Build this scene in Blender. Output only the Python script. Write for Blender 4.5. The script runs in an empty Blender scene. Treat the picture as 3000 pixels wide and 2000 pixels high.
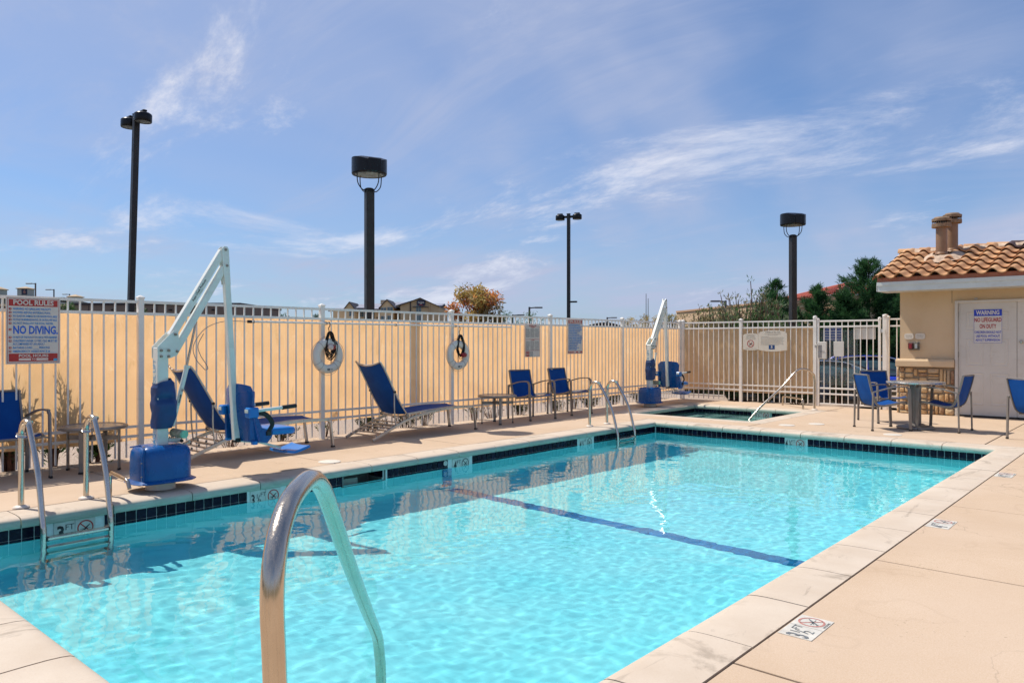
import bpy, bmesh, math, random
from mathutils import Vector, Matrix, noise
R = math.radians
PI = math.pi
random.seed(7)
S = bpy.context.scene
COL = S.collection

# ------------------------------------------------------------------ camera
cam = bpy.data.cameras.new('camera')
cam_o = bpy.data.objects.new('camera', cam)
COL.objects.link(cam_o)
cam_o.location = (6.726, -11.336, 1.35)
cam_o.rotation_euler = (R(90), 0, R(41.41))
cam.sensor_width = 36
cam.lens = 26.53
cam.shift_y = 0.001
cam.clip_start = 0.05
cam.clip_end = 3000
S.camera = cam_o

# ------------------------------------------------------------------ view, sky, sun
S.view_settings.view_transform = 'Standard'
S.view_settings.look = 'None'
S.view_settings.gamma = 1
S.view_settings.exposure = 0.20
S.view_settings.use_curve_mapping = False
S.cycles.use_denoising = True
S.cycles.max_bounces = 12
S.cycles.diffuse_bounces = 8
S.cycles.transmission_bounces = 8
S.cycles.transparent_max_bounces = 12
S.cycles.caustics_refractive = True
S.cycles.caustics_reflective = False
S.cycles.sample_clamp_indirect = 6.0

SUN_DIR = Vector((0.58, 0.17, -1.0)).normalized()
sun = bpy.data.lights.new('sun', 'SUN')
sun_o = bpy.data.objects.new('sun', sun)
COL.objects.link(sun_o)
sun_o.rotation_euler = SUN_DIR.to_track_quat('-Z', 'Y').to_euler()
sun_o.location = (-20, -8, 40)
sun.energy = 4.2
sun.angle = R(0.53)
sun.color = (1.0, 0.95, 0.87)
sun.cycles.is_caustics_light = True

world = bpy.data.worlds.new('World')
S.world = world
world.use_nodes = True
wt = world.node_tree
wt.nodes.clear()


def W(t, **k):
    n = wt.nodes.new(t)
    for a, b in k.items():
        setattr(n, a, b)
    return n


def wl(a, b):
    wt.links.new(a, b)


SKO = [(6.7, 18.2, 0), (12.4, 5.6, 0), (7.6, 30.2, 0)]
sky = W('ShaderNodeTexSky', sky_type='NISHITA', sun_disc=False)
sky.sun_elevation = R(58.9)
sky.sun_rotation = R(253.7)
sky.air_density = 1.0
sky.dust_density = 0.6
sky.ozone_density = 2.0
geo = W('ShaderNodeTexCoord')
sep = W('ShaderNodeSeparateXYZ')
wl(geo.outputs['Generated'], sep.inputs[0])


def wmath(op, a, b=None, c=None):
    n = W('ShaderNodeMath', operation=op)
    for i, v in enumerate((a, b, c)):
        if v is None:
            continue
        if isinstance(v, (int, float)):
            n.inputs[i].default_value = v
        else:
            wl(v, n.inputs[i])
    return n.outputs[0]


zc = wmath('ADD', wmath('MAXIMUM', sep.outputs[2], 0.0), 0.16)
cx = wmath('DIVIDE', sep.outputs[0], zc)
cy = wmath('DIVIDE', sep.outputs[1], zc)
cmb = W('ShaderNodeCombineXYZ')
wl(cx, cmb.inputs[0])
wl(cy, cmb.inputs[1])


def wnoise(scale, detail, rough, dist, off, sx=1.0, sy=1.0, rot=0.0):
    mp = W('ShaderNodeMapping')
    mp.inputs['Location'].default_value = off
    mp.inputs['Scale'].default_value = (sx, sy, 1)
    mp.inputs['Rotation'].default_value = (0, 0, rot)
    wl(cmb.outputs[0], mp.inputs[0])
    n = W('ShaderNodeTexNoise')
    n.inputs['Scale'].default_value = scale
    n.inputs['Detail'].default_value = detail
    n.inputs['Roughness'].default_value = rough
    n.inputs['Distortion'].default_value = dist
    wl(mp.outputs[0], n.inputs['Vector'])
    return n.outputs['Fac']


def wramp(v, lo, hi, a=0.0, b=1.0):
    n = W('ShaderNodeMapRange', interpolation_type='SMOOTHSTEP')
    n.inputs[1].default_value = lo
    n.inputs[2].default_value = hi
    n.inputs[3].default_value = a
    n.inputs[4].default_value = b
    wl(v, n.inputs[0])
    return n.outputs[0]


big = wramp(wnoise(0.62, 4, 0.55, 0.5, SKO[0], 1.0, 0.55, 0.55), 0.34, 0.66)
wisp = wramp(wnoise(1.5, 10, 0.66, 1.1, SKO[1], 0.5, 1.6, 0.9), 0.40, 0.74)
puff = wramp(wnoise(0.9, 12, 0.68, 0.5, SKO[2], 0.75, 1.15, 0.9), 0.53, 0.70)
low = wramp(sep.outputs[2], 0.30, 0.02)
veil = wmath('ADD', wmath('MULTIPLY', big, 0.50), wmath('ADD', 0.15, wmath('MULTIPLY', low, 0.22)))
c1 = wmath('MULTIPLY', wisp, wmath('ADD', wmath('MULTIPLY', big, 0.22), 0.12))
c2 = wmath('MULTIPLY', puff, 0.42)
cl = wmath('ADD', wmath('ADD', veil, c1), c2)
cl = wmath('MINIMUM', cl, 0.94)
mixc = W('ShaderNodeMix', data_type='RGBA')
wl(cl, mixc.inputs[0])
skyc = W('ShaderNodeMix', data_type='RGBA', blend_type='MULTIPLY')
skyc.inputs[0].default_value = 1.0
wl(sky.outputs[0], skyc.inputs[6])
skyc.inputs[7].default_value = (0.45, 0.65, 0.87, 1)
wl(skyc.outputs[2], mixc.inputs[6])
ccol = W('ShaderNodeMix', data_type='RGBA')
wl(puff, ccol.inputs[0])
ccol.inputs[6].default_value = (3.25, 3.65, 4.95, 1)
ccol.inputs[7].default_value = (5.2, 5.4, 6.2, 1)
wl(ccol.outputs[2], mixc.inputs[7])
bg = W('ShaderNodeBackground')
bg.inputs[1].default_value = 0.128
wl(mixc.outputs[2], bg.inputs[0])
wo = W('ShaderNodeOutputWorld')
wl(bg.outputs[0], wo.inputs[0])


# ------------------------------------------------------------------ helpers: materials
class NT:
    def __init__(s, name):
        s.m = bpy.data.materials.new(name)
        s.m.use_nodes = True
        s.t = s.m.node_tree
        s.b = s.t.nodes['Principled BSDF']
        s.out = s.t.nodes['Material Output']

    def n(s, t, **k):
        x = s.t.nodes.new(t)
        for a, b in k.items():
            setattr(x, a, b)
        return x

    def l(s, a, b):
        s.t.links.new(a, b)

    def coord(s, kind='Object', scale=(1, 1, 1), rot=(0, 0, 0)):
        c = s.n('ShaderNodeTexCoord')
        m = s.n('ShaderNodeMapping')
        m.inputs['Scale'].default_value = scale
        m.inputs['Rotation'].default_value = rot
        s.l(c.outputs[kind], m.inputs[0])
        return m.outputs[0]

    def pos(s, scale=(1, 1, 1)):
        c = s.n('ShaderNodeNewGeometry')
        m = s.n('ShaderNodeMapping')
        m.inputs['Scale'].default_value = scale
        s.l(c.outputs['Position'], m.inputs[0])
        return m.outputs[0]

    def noise(s, vec, scale, detail=3, rough=0.5, dist=0.0):
        n = s.n('ShaderNodeTexNoise')
        n.inputs['Scale'].default_value = scale
        n.inputs['Detail'].default_value = detail
        n.inputs['Roughness'].default_value = rough
        n.inputs['Distortion'].default_value = dist
        s.l(vec, n.inputs['Vector'])
        return n.outputs['Fac']

    def ramp(s, v, lo, hi, a=0.0, b=1.0):
        n = s.n('ShaderNodeMapRange')
        for i, q in ((1, lo), (2, hi), (3, a), (4, b)):
            n.inputs[i].default_value = q
        s.l(v, n.inputs[0])
        return n.outputs[0]

    def mix(s, f, a, b, mode='MIX'):
        n = s.n('ShaderNodeMix', data_type='RGBA', blend_type=mode)
        for i, v in ((0, f), (6, a), (7, b)):
            if isinstance(v, (int, float)):
                n.inputs[i].default_value = v
            elif isinstance(v, tuple):
                n.inputs[i].default_value = v if len(v) == 4 else v + (1,)
            else:
                s.l(v, n.inputs[i])
        return n.outputs[2]

    def math(s, op, a, b=None):
        n = s.n('ShaderNodeMath', operation=op)
        for i, v in enumerate((a, b)):
            if v is None:
                continue
            if isinstance(v, (int, float)):
                n.inputs[i].default_value = v
            else:
                s.l(v, n.inputs[i])
        return n.outputs[0]

    def bump(s, h, strength=0.3, dist=0.01):
        n = s.n('ShaderNodeBump')
        n.inputs['Strength'].default_value = strength
        n.inputs['Distance'].default_value = dist
        s.l(h, n.inputs['Height'])
        s.l(n.outputs[0], s.b.inputs['Normal'])
        return n

    def set(s, **k):
        for a, b in k.items():
            nm = {'color': 'Base Color', 'rough': 'Roughness', 'metal': 'Metallic', 'spec': 'Specular IOR Level',
                  'trans': 'Transmission Weight', 'ior': 'IOR', 'coat': 'Coat Weight', 'alpha': 'Alpha'}[a]
            if isinstance(b, tuple):
                b = b if len(b) == 4 else b + (1,)
                s.b.inputs[nm].default_value = b
            elif isinstance(b, (int, float)):
                s.b.inputs[nm].default_value = b
            else:
                s.l(b, s.b.inputs[nm])
        return s


def rnd(n):          # per-object random value socket
    o = n.n('ShaderNodeObjectInfo')
    return o.outputs['Random']


def plain(name, col, rough=0.5, metal=0.0, var=0.12, vs=8.0, bump=0.0, bs=60.0, spec=0.5, coat=0.0, dirt=None, objvar=0.0):
    n = NT(name)
    v = n.pos()
    f = n.noise(v, vs, 4, 0.6)
    dark = tuple(c * (1 - var * 1.6) for c in col)
    lite = tuple(min(1, c * (1 + var)) for c in col)
    c = n.mix(n.ramp(f, 0.3, 0.7), dark, lite)
    if objvar:
        c = n.mix(1.0, c, n.mix(rnd(n), (1 - objvar,) * 3, (1 + objvar * 0.6,) * 3), 'MULTIPLY')
    if dirt:
        g = n.noise(n.pos((1, 1, 2.5)), 3.1, 6, 0.7)
        c = n.mix(n.ramp(g, 0.56, 0.75, 0, 0.7), c, dirt)
    n.set(color=c, metal=metal, spec=spec, coat=coat)
    n.set(rough=n.ramp(n.noise(v, vs * 3, 3), 0.3, 0.7, max(0.02, rough - 0.08), min(1, rough + 0.08)))
    if bump:
        n.bump(n.noise(v, bs, 4, 0.6), bump, 0.004)
    return n.m


M = {}
LAZY = {}


def mat(k):
    if k not in M:
        M[k] = LAZY[k]()
    return M[k]


# ------------------------------------------------------------------ helpers: meshes
def frame_from(d, up=Vector((0, 0, 1))):
    d = d.normalized()
    if abs(d.dot(up)) > 0.98:
        up = Vector((0, 1, 0)) if abs(d.y) < 0.9 else Vector((1, 0, 0))
    x = up.cross(d).normalized()
    y = d.cross(x).normalized()
    return x, y


class MB:
    def __init__(s):
        s.v, s.f, s.mi, s.uv = [], [], [], {}
        s.cur = 0

    def add(s, vs, fs):
        b = len(s.v)
        s.v += [tuple(v) for v in vs]
        for f in fs:
            s.f.append(tuple(i + b for i in f))
            s.mi.append(s.cur)
        return s

    def box(s, c, d, rot=None, bev=0.0):
        hx, hy, hz = d[0] / 2, d[1] / 2, d[2] / 2
        c = Vector(c)
        m = Matrix.Identity(3) if rot is None else (Matrix.Rotation(rot, 3, 'Z') if isinstance(rot, (int, float)) else rot)
        if bev <= 0:
            vs = [Vector((x, y, z)) for z in (-hz, hz) for y in (-hy, hy) for x in (-hx, hx)]
            fs = [(0, 2, 3, 1), (4, 5, 7, 6), (0, 1, 5, 4), (2, 6, 7, 3), (0, 4, 6, 2), (1, 3, 7, 5)]
        else:
            b = min(bev, hx * .49, hy * .49, hz * .49)
            vs, idx = [], {}
            for i, sx in enumerate((-1, 1)):
                for j, sy in enumerate((-1, 1)):
                    for k, sz in enumerate((-1, 1)):
                        for a in range(3):
                            p = [sx * (hx - b), sy * (hy - b), sz * (hz - b)]
                            p[a] += (sx, sy, sz)[a] * b
                            idx[(i, j, k, a)] = len(vs)
                            vs.append(Vector(p))
            fs = []
            for a in range(3):
                o1, o2 = [q for q in range(3) if q != a]
                for sgn in (0, 1):
                    q = []
                    for (u, w) in ((0, 0), (1, 0), (1, 1), (0, 1)):
                        t = [0, 0, 0]
                        t[a], t[o1], t[o2] = sgn, u, w
                        q.append(idx[(t[0], t[1], t[2], a)])
                    fs.append(tuple(q))
            for a in range(3):      # edges along axis a
                o1, o2 = [q for q in range(3) if q != a]
                for u in (0, 1):
                    for w in (0, 1):
                        t0 = [0, 0, 0]
                        t0[o1], t0[o2] = u, w
                        t1 = list(t0)
                        t1[a] = 1
                        fs.append((idx[(*t0, o1)], idx[(*t1, o1)], idx[(*t1, o2)], idx[(*t0, o2)]))
            for i in (0, 1):
                for j in (0, 1):
                    for k in (0, 1):
                        fs.append((idx[(i, j, k, 0)], idx[(i, j, k, 1)], idx[(i, j, k, 2)]))
            # orient outward
            out = []
            for f in fs:
                p = [vs[i] for i in f]
                nn = (p[1] - p[0]).cross(p[2] - p[0])
                cen = sum(p, Vector()) / len(p)
                out.append(f if nn.dot(cen) > 0 else tuple(reversed(f)))
            fs = out
        return s.add([c + m @ v for v in vs], fs)

    def tube(s, pts, r, n=10, caps=True, flat=None, closed=False):
        """flat=(a,b): elliptic / rectangular section half sizes"""
        P = [Vector(p) for p in pts]
        rs = r if isinstance(r, (list, tuple)) else [r] * len(P)
        N = len(P)
        rings = []
        px = None
        for i, p in enumerate(P):
            if closed:
                d = P[(i + 1) % N] - P[i - 1]
            else:
                d = (P[min(i + 1, N - 1)] - P[max(i - 1, 0)])
            d.normalize()
            if px is None:
                x, y = frame_from(d)
            else:
                x = (px - d * px.dot(d)).normalized()
                y = d.cross(x)
            px = x
            sc = 1.0
            if 0 < i < N - 1:
                a = (P[i] - P[i - 1]).normalized().dot((P[i + 1] - P[i]).normalized())
                sc = 1 / max(0.6, math.sqrt(max(0.01, (1 + a) / 2)))
            ring = []
            for k in range(n):
                an = 2 * PI * k / n
                ca, sa = math.cos(an), math.sin(an)
                if flat:
                    e = 0.35
                    ca = math.copysign(abs(ca) ** e, ca) * flat[0]
                    sa = math.copysign(abs(sa) ** e, sa) * flat[1]
                    ring.append(p + x * ca + y * sa)
                else:
                    ring.append(p + (x * ca + y * sa) * rs[i] * sc)
            rings.append(ring)
        vs = [v for g in rings for v in g]
        fs = []
        for i in range(N if closed else N - 1):
            j = (i + 1) % N
            for k in range(n):
                l = (k + 1) % n
                fs.append((i * n + k, i * n + l, j * n + l, j * n + k))
        if caps and not closed:
            fs.append(tuple(range(n - 1, -1, -1)))
            fs.append(tuple((N - 1) * n + k for k in range(n)))
        return s.add(vs, fs)

    def bar(s, p, q, a, b, up=(0, 0, 1), bev=0.0):
        """rectangular bar from p to q, a wide (sideways), b deep (along up)"""
        p, q = Vector(p), Vector(q)
        d = q - p
        x, y = frame_from(d, Vector(up))
        m = Matrix((x, y, d.normalized())).transposed()
        return s.box((p + q) / 2, (a, b, d.length), m, bev)

    def lathe(s, prof, c=(0, 0, 0), n=24, axis='Z', caps=True):
        vs = []
        c = Vector(c)
        for r, z in prof:
            for k in range(n):
                a = 2 * PI * k / n
                v = (r * math.cos(a), r * math.sin(a), z)
                if axis == 'X':
                    v = (v[2], v[0], v[1])
                elif axis == 'Y':
                    v = (v[1], v[2], v[0])
                vs.append(c + Vector(v))
        fs = []
        for i in range(len(prof) - 1):
            for k in range(n):
                l = (k + 1) % n
                fs.append((i * n + k, i * n + l, (i + 1) * n + l, (i + 1) * n + k))
        if caps:
            fs.append(tuple(range(n - 1, -1, -1)))
            fs.append(tuple((len(prof) - 1) * n + k for k in range(n)))
        return s.add(vs, fs)

    def prism(s, poly, o, ux, uy, depth):
        """extrude 2D poly (in ux,uy at o) by vector depth"""
        o, ux, uy, depth = Vector(o), Vector(ux), Vector(uy), Vector(depth)
        n = len(poly)
        a = [o + ux * x + uy * y for x, y in poly]
        vs = a + [v + depth for v in a]
        fs = [tuple(range(n)), tuple(range(2 * n - 1, n - 1, -1))]
        for i in range(n):
            j = (i + 1) % n
            fs.append((i, i + n, j + n, j))
        return s.add(vs, fs)

    def grid(s, fn, nu, nv, closed_u=False):
        vs = [fn(i / nu, j / nv) for i in range(nu + (0 if closed_u else 1)) for j in range(nv + 1)]
        fs = []
        for i in range(nu):
            for j in range(nv):
                a = i * (nv + 1) + j
                i2 = (i + 1) % nu if closed_u else i + 1
                b = i2 * (nv + 1) + j
                fs.append((a, b, b + 1, a + 1))
        return s.add(vs, fs)

    def sheet(s, fn, nu, nv, th):
        """a grid with thickness along its own normal"""
        pts = [[Vector(fn(i / nu, j / nv)) for j in range(nv + 1)] for i in range(nu + 1)]
        top, bot = [], []
        for i in range(nu + 1):
            for j in range(nv + 1):
                du = pts[min(i + 1, nu)][j] - pts[max(i - 1, 0)][j]
                dv = pts[i][min(j + 1, nv)] - pts[i][max(j - 1, 0)]
                nn = du.cross(dv).normalized() * th / 2
                top.append(pts[i][j] + nn)
                bot.append(pts[i][j] - nn)
        m = nv + 1
        fs = []
        o = (nu + 1) * m
        for i in range(nu):
            for j in range(nv):
                a, b = i * m + j, (i + 1) * m + j
                fs.append((a, b, b + 1, a + 1))
                fs.append((o + a, o + a + 1, o + b + 1, o + b))
        for i in range(nu):
            for j, fl in ((0, 0), (nv, 1)):
                a, b = i * m + j, (i + 1) * m + j
                fs.append((a, o + a, o + b, b) if not fl else (b, o + b, o + a, a))
        for j in range(nv):
            for i, fl in ((0, 0), (nu, 1)):
                a, b = i * m + j, i * m + j + 1
                fs.append((b, o + b, o + a, a) if not fl else (a, o + a, o + b, b))
        return s.add(top + bot, fs)

    def mesh(s, name, mats, smooth=True, ang=35):
        me = bpy.data.meshes.new(name)
        me.from_pydata(s.v, [], s.f)
        for m in mats if isinstance(mats, (list, tuple)) else [mats]:
            me.materials.append(mat(m) if isinstance(m, str) else m)
        if any(s.mi):
            me.polygons.foreach_set('material_index', s.mi)
        if smooth:
            me.polygons.foreach_set('use_smooth', [True] * len(me.polygons))
            me.set_sharp_from_angle(angle=R(ang))
        me.update()
        return me

    def build(s, name, mats, parent=None, smooth=True, ang=35, loc=None):
        return link(name, s.mesh(name, mats, smooth, ang), parent, loc)


def link(name, me, parent=None, loc=None, rot=None):
    o = bpy.data.objects.new(name, me)
    COL.objects.link(o)
    if parent is not None:
        o.parent = parent
    if loc is not None:
        o.location = loc
    if rot is not None:
        o.rotation_euler = rot
    return o


def thing(name, label, cat, loc=(0, 0, 0), rz=0.0, group=None):
    o = bpy.data.objects.new(name, None)
    o.empty_display_size = 0.1
    COL.objects.link(o)
    o.location = loc
    o.rotation_euler = (0, 0, rz)
    return tag(o, label, cat, group)


def tag(o, label=None, cat=None, group=None, kind=None):
    for k, v in (('label', label), ('category', cat), ('group', group), ('kind', kind)):
        if v:
            o[k] = v
    return o


def kids(o):
    return [c for c in bpy.data.objects if c.parent == o]


def copy_thing(root, loc, rz, label, group=None):
    r = root.copy()
    COL.objects.link(r)
    r.location = loc
    r.rotation_euler = (0, 0, rz)
    r['label'] = label
    if group:
        r['group'] = group
    for ch in kids(root):
        c = ch.copy()
        COL.objects.link(c)
        c.parent = r
        for g in kids(ch):
            d = g.copy()
            COL.objects.link(d)
            d.parent = c
    return r


def arc(c, r, a0, a1, n, ux, uz):
    c, ux, uz = Vector(c), Vector(ux), Vector(uz)
    return [c + ux * (r * math.cos(R(a0 + (a1 - a0) * i / n))) + uz * (r * math.sin(R(a0 + (a1 - a0) * i / n))) for i in range(n + 1)]


def smooth_path(pts, rad=0.05, n=6):
    """round the corners of a polyline"""
    P = [Vector(p) for p in pts]
    out = [P[0]]
    for i in range(1, len(P) - 1):
        a, b, c = P[i - 1], P[i], P[i + 1]
        r = min(rad if not isinstance(rad, (list, tuple)) else rad[i - 1], (a - b).length * .49, (c - b).length * .49)
        p, q = b + (a - b).normalized() * r, b + (c - b).normalized() * r
        for k in range(n + 1):
            t = k / n
            out.append(p * (1 - t) ** 2 + b * 2 * t * (1 - t) + q * t * t)
    out.append(P[-1])
    return out


FONT = None


def text_mesh(body, size, mname, parent, origin, ux, uy, align='CENTER', bold=0.0, sx=1.0, th=0.0006, name='lettering', width=None, lh=1.0):
    """flat lettering turned into a mesh lying in the plane ux, uy"""
    cu = bpy.data.curves.new('lettering_curve', 'FONT')
    cu.body = body
    cu.size = size
    cu.align_x = align
    cu.align_y = 'CENTER'
    cu.offset = bold
    cu.space_line = lh
    cu.extrude = th / 2
    cu.resolution_u = 2
    tmp = bpy.data.objects.new('tmp', cu)
    me = bpy.data.meshes.new_from_object(tmp)
    bpy.data.objects.remove(tmp)
    bpy.data.curves.remove(cu)
    xs = [v.co.x for v in me.vertices] or [0]
    k = sx
    if width:
        k = width / max(1e-4, max(xs) - min(xs))
    ux, uy = Vector(ux).normalized(), Vector(uy).normalized()
    uz = ux.cross(uy)
    o = Vector(origin)
    for v in me.vertices:
        v.co = o + ux * (v.co.x * k) + uy * v.co.y + uz * v.co.z
    me.materials.clear()
    me.materials.append(mat(mname))
    return link(name, me, parent)
# ------------------------------------------------------------------ materials of the ground and the pool
def m_deck():
    n = NT('deck_concrete')
    v = n.pos()
    a = n.noise(v, 1.1, 5, 0.6)
    b = n.noise(v, 160, 3, 0.6)
    c = n.mix(n.ramp(a, 0.3, 0.72), (0.54, 0.40, 0.28), (0.625, 0.48, 0.35))
    c = n.mix(n.ramp(b, 0.35, 0.7, 0, 0.75), c, (0.46, 0.31, 0.18))
    sp = n.noise(v, 55, 2, 0.5)
    gate = n.ramp(n.noise(v, 1.7, 3, 0.5), 0.5, 0.68)
    c = n.mix(n.math('MULTIPLY', n.ramp(sp, 0.66, 0.72), n.math('MULTIPLY', gate, 0.85)), c, (0.20, 0.13, 0.07))
    g = n.noise(n.pos((1, 1, 1)), 0.7, 6, 0.65, 0.6)
    c = n.mix(n.ramp(g, 0.50, 0.72, 0, 0.5), c, (0.49, 0.35, 0.23))
    # hairline cracks and old splash rings
    vo = n.n('ShaderNodeTexVoronoi', feature='DISTANCE_TO_EDGE')
    vo.inputs['Scale'].default_value = 0.42
    wv = n.n('ShaderNodeVectorMath', operation='ADD')
    nz = n.n('ShaderNodeTexNoise')
    nz.inputs['Scale'].default_value = 2.2
    nz.inputs['Detail'].default_value = 6
    n.l(v, nz.inputs['Vector'])
    n.l(v, wv.inputs[0])
    n.l(nz.outputs['Color'], wv.inputs[1])
    n.l(wv.outputs[0], vo.inputs['Vector'])
    crack = n.math('MULTIPLY', n.ramp(vo.outputs['Distance'], 0.0035, 0.0008), n.ramp(n.noise(v, 0.5, 2), 0.50, 0.60))
    c = n.mix(n.math('MULTIPLY', crack, 0.55), c, (0.16, 0.11, 0.07))
    rg = n.noise(v, 1.9, 3, 0.45)
    ring = n.math('MULTIPLY', n.ramp(rg, 0.585, 0.60), n.ramp(rg, 0.625, 0.61))
    c = n.mix(n.math('MULTIPLY', ring, 0.16), c, (0.36, 0.25, 0.16))
    c = n.mix(n.ramp(n.noise(v, 0.35, 4, 0.6), 0.42, 0.70, 0, 0.30), c, (0.66, 0.53, 0.42))
    n.set(color=c, rough=0.85, spec=0.25)
    n.bump(n.math('ADD', n.noise(v, 90, 4, 0.7), n.math('MULTIPLY', n.noise(v, 9, 3), 0.5)), 0.35, 0.004)
    return n.m


def m_coping():
    n = NT('coping_stone')
    v = n.pos()
    a = n.noise(v, 2.3, 5, 0.6)
    c = n.mix(n.ramp(a, 0.3, 0.72), (0.54, 0.435, 0.33), (0.63, 0.53, 0.42))
    g = n.noise(n.pos((1.0, 1.0, 1)), 1.9, 7, 0.68, 1.1)
    c = n.mix(n.ramp(g, 0.56, 0.66, 0, 0.8), c, (0.36, 0.29, 0.22))
    g2 = n.noise(n.pos((5.5, 1.1, 1)), 1.3, 6, 0.65, 0.7)
    c = n.mix(n.ramp(g2, 0.60, 0.68, 0, 0.6), c, (0.30, 0.24, 0.18))
    sp = n.noise(v, 120, 3, 0.6)
    c = n.mix(n.ramp(sp, 0.5, 0.75, 0, 0.3), c, (0.48, 0.35, 0.24))
    # greenish stain low on the water face, with teal shade and reflection painted in
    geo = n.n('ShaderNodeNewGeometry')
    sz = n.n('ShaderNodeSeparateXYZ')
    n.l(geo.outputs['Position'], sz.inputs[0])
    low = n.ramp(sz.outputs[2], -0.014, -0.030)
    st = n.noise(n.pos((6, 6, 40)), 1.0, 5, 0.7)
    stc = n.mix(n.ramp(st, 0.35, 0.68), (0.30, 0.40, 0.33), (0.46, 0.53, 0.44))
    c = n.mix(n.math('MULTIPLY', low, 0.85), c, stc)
    n.set(color=c, rough=0.7, spec=0.3)
    n.bump(n.noise(v, 70, 4, 0.7), 0.25, 0.003)
    return n.m


LAZY['deck'] = m_deck
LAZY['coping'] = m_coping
LAZY['grout'] = lambda: plain('joint_grout', (0.17, 0.125, 0.085), 0.95, var=0.3, vs=30)
LAZY['bed'] = lambda: plain('bedding_mortar', (0.13, 0.095, 0.065), 0.95, var=0.3, vs=20)


def m_tile():
    n = NT('black_glazed_tile')
    c = n.mix(rnd(n), (0.003, 0.004, 0.012), (0.008, 0.009, 0.028))
    sc = n.noise(n.pos((1, 1, 4)), 14, 4, 0.7)
    c = n.mix(n.ramp(sc, 0.62, 0.8, 0, 0.25), c, (0.25, 0.28, 0.30))
    n.set(color=c, rough=0.25, spec=0.12)
    return n.m


LAZY['tile'] = m_tile
LAZY['tile_grout'] = lambda: plain('tile_grout', (0.70, 0.78, 0.75), 0.8, var=0.08, vs=20)
LAZY['marker'] = lambda: plain('white_marker_tile', (0.58, 0.62, 0.56), 0.35, var=0.08, vs=12)
LAZY['deck_marker'] = lambda: plain('white_deck_marker_tile', (0.62, 0.58, 0.50), 0.5, var=0.12, vs=14, dirt=(0.42, 0.34, 0.26))
LAZY['ink'] = lambda: plain('black_print', (0.015, 0.018, 0.02), 0.4, var=0.1)
LAZY['ink_grey'] = lambda: plain('worn_print', (0.17, 0.18, 0.185), 0.6, var=0.4, vs=90)
LAZY['ink_red'] = lambda: plain('red_print', (0.42, 0.025, 0.02), 0.4, var=0.1)
LAZY['ink_pink'] = lambda: plain('faded_red_print', (0.50, 0.22, 0.18), 0.6, var=0.3, vs=60)
LAZY['ink_blue'] = lambda: plain('blue_print', (0.02, 0.13, 0.60), 0.4, var=0.1)
LAZY['line_tile'] = lambda: plain('blue_floor_tile', (0.01, 0.21, 0.50), 0.2, var=0.25, vs=30, objvar=0.3)


def m_plaster():
    n = NT('pool_plaster')
    v = n.pos()
    a = n.noise(v, 1.3, 5, 0.6)
    c = n.mix(n.ramp(a, 0.3, 0.7), (0.21, 0.86, 0.93), (0.31, 0.92, 0.96))
    n.set(color=c, rough=0.8, spec=0.2)
    return n.m


LAZY['plaster'] = m_plaster


def m_spa_plaster():
    n = NT('spa_plaster')
    c = n.mix(n.noise(n.pos(), 2, 4), (0.28, 0.52, 0.48), (0.36, 0.62, 0.56))
    n.set(color=c, rough=0.8)
    return n.m


LAZY['spa_plaster'] = m_spa_plaster


def m_water():
    n = NT('pool_water')
    n.t.nodes.remove(n.b)
    g = n.n('ShaderNodeBsdfGlass')
    g.inputs['Roughness'].default_value = 0.0
    g.inputs['IOR'].default_value = 1.333
    g.inputs['Color'].default_value = (0.97, 1.0, 1.0, 1)
    n.l(g.outputs[0], n.out.inputs['Surface'])
    return n.m


LAZY['water'] = m_water

PW, PL_ = 5.00, 10.15      # pool inside width (x) and length (y, negative)
WZ = -0.19
CW = 0.31


def struct(name, mb, m, parent=None, smooth=False, label=None):
    o = mb.build(name, m, parent, smooth)
    if parent is None:
        o['kind'] = 'structure'
    if label:
        o['label'] = label
    return o


# pool shell: floor slopes from 3 ft at the near end to 4.5 ft at the far end
def floor_z(y):
    t = (y + PL_) / PL_
    return -1.04 - 0.65 * t


basin = MB()
rc = 0.12
for (x0, x1, y0, y1, fz0, fz1) in ((0, PW, -PL_, 0, floor_z(-PL_), floor_z(0)),):
    # walls go 2 cm behind the tile line
    def ring(z, ins):
        return [(x0 + ins, y0 + ins, z[0]), (x1 - ins, y0 + ins, z[0]), (x1 - ins, y1 - ins, z[1]), (x0 + ins, y1 - ins, z[1])]
    r0 = ring((-0.2, -0.2), -0.012)
    lv = [r0]
    for k in range(0, 7):
        a = k / 6 * PI / 2
        ins = rc * (1 - math.cos(a))
        dz = rc * math.sin(a)
        lv.append(ring((fz0 + rc - dz, fz1 + rc - dz), ins))
    vs = [p for r_ in lv for p in r_]
    fs = []
    for i in range(len(lv) - 1):
        for k in range(4):
            l = (k + 1) % 4
            fs.append((i * 4 + k, (i + 1) * 4 + k, (i + 1) * 4 + l, i * 4 + l))
    e = (len(lv) - 1) * 4
    fs.append((e, e + 1, e + 2, e + 3))
    basin.add(vs, fs)
pool_basin = struct('pool_basin', basin, 'plaster')
pool_basin.cycles.is_caustics_receiver = True

# water surface: real ripples
def wave(x, y):
    h = 0.0
    h += 0.0026 * noise.noise((x * 1.6, y * 1.6, 0.3))
    h += 0.0012 * noise.noise((x * 4.2 + 3, y * 3.4, 1.7))
    h += 0.0009 * noise.noise((x * 9.5, y * 8.0 + 5, 4.1))
    h += 0.00065 * noise.noise((x * 21.0, y * 18.0, 9.1))
    for (px, py, amp, k) in ((1.3, -9.0, 0.0007, 34.0), (3.87, -9.04, 0.0006, 40.0)):
        d = math.hypot(x - px, y - py)
        h += amp * math.sin(d * k) * math.exp(-d * 0.9)
    return h


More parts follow.
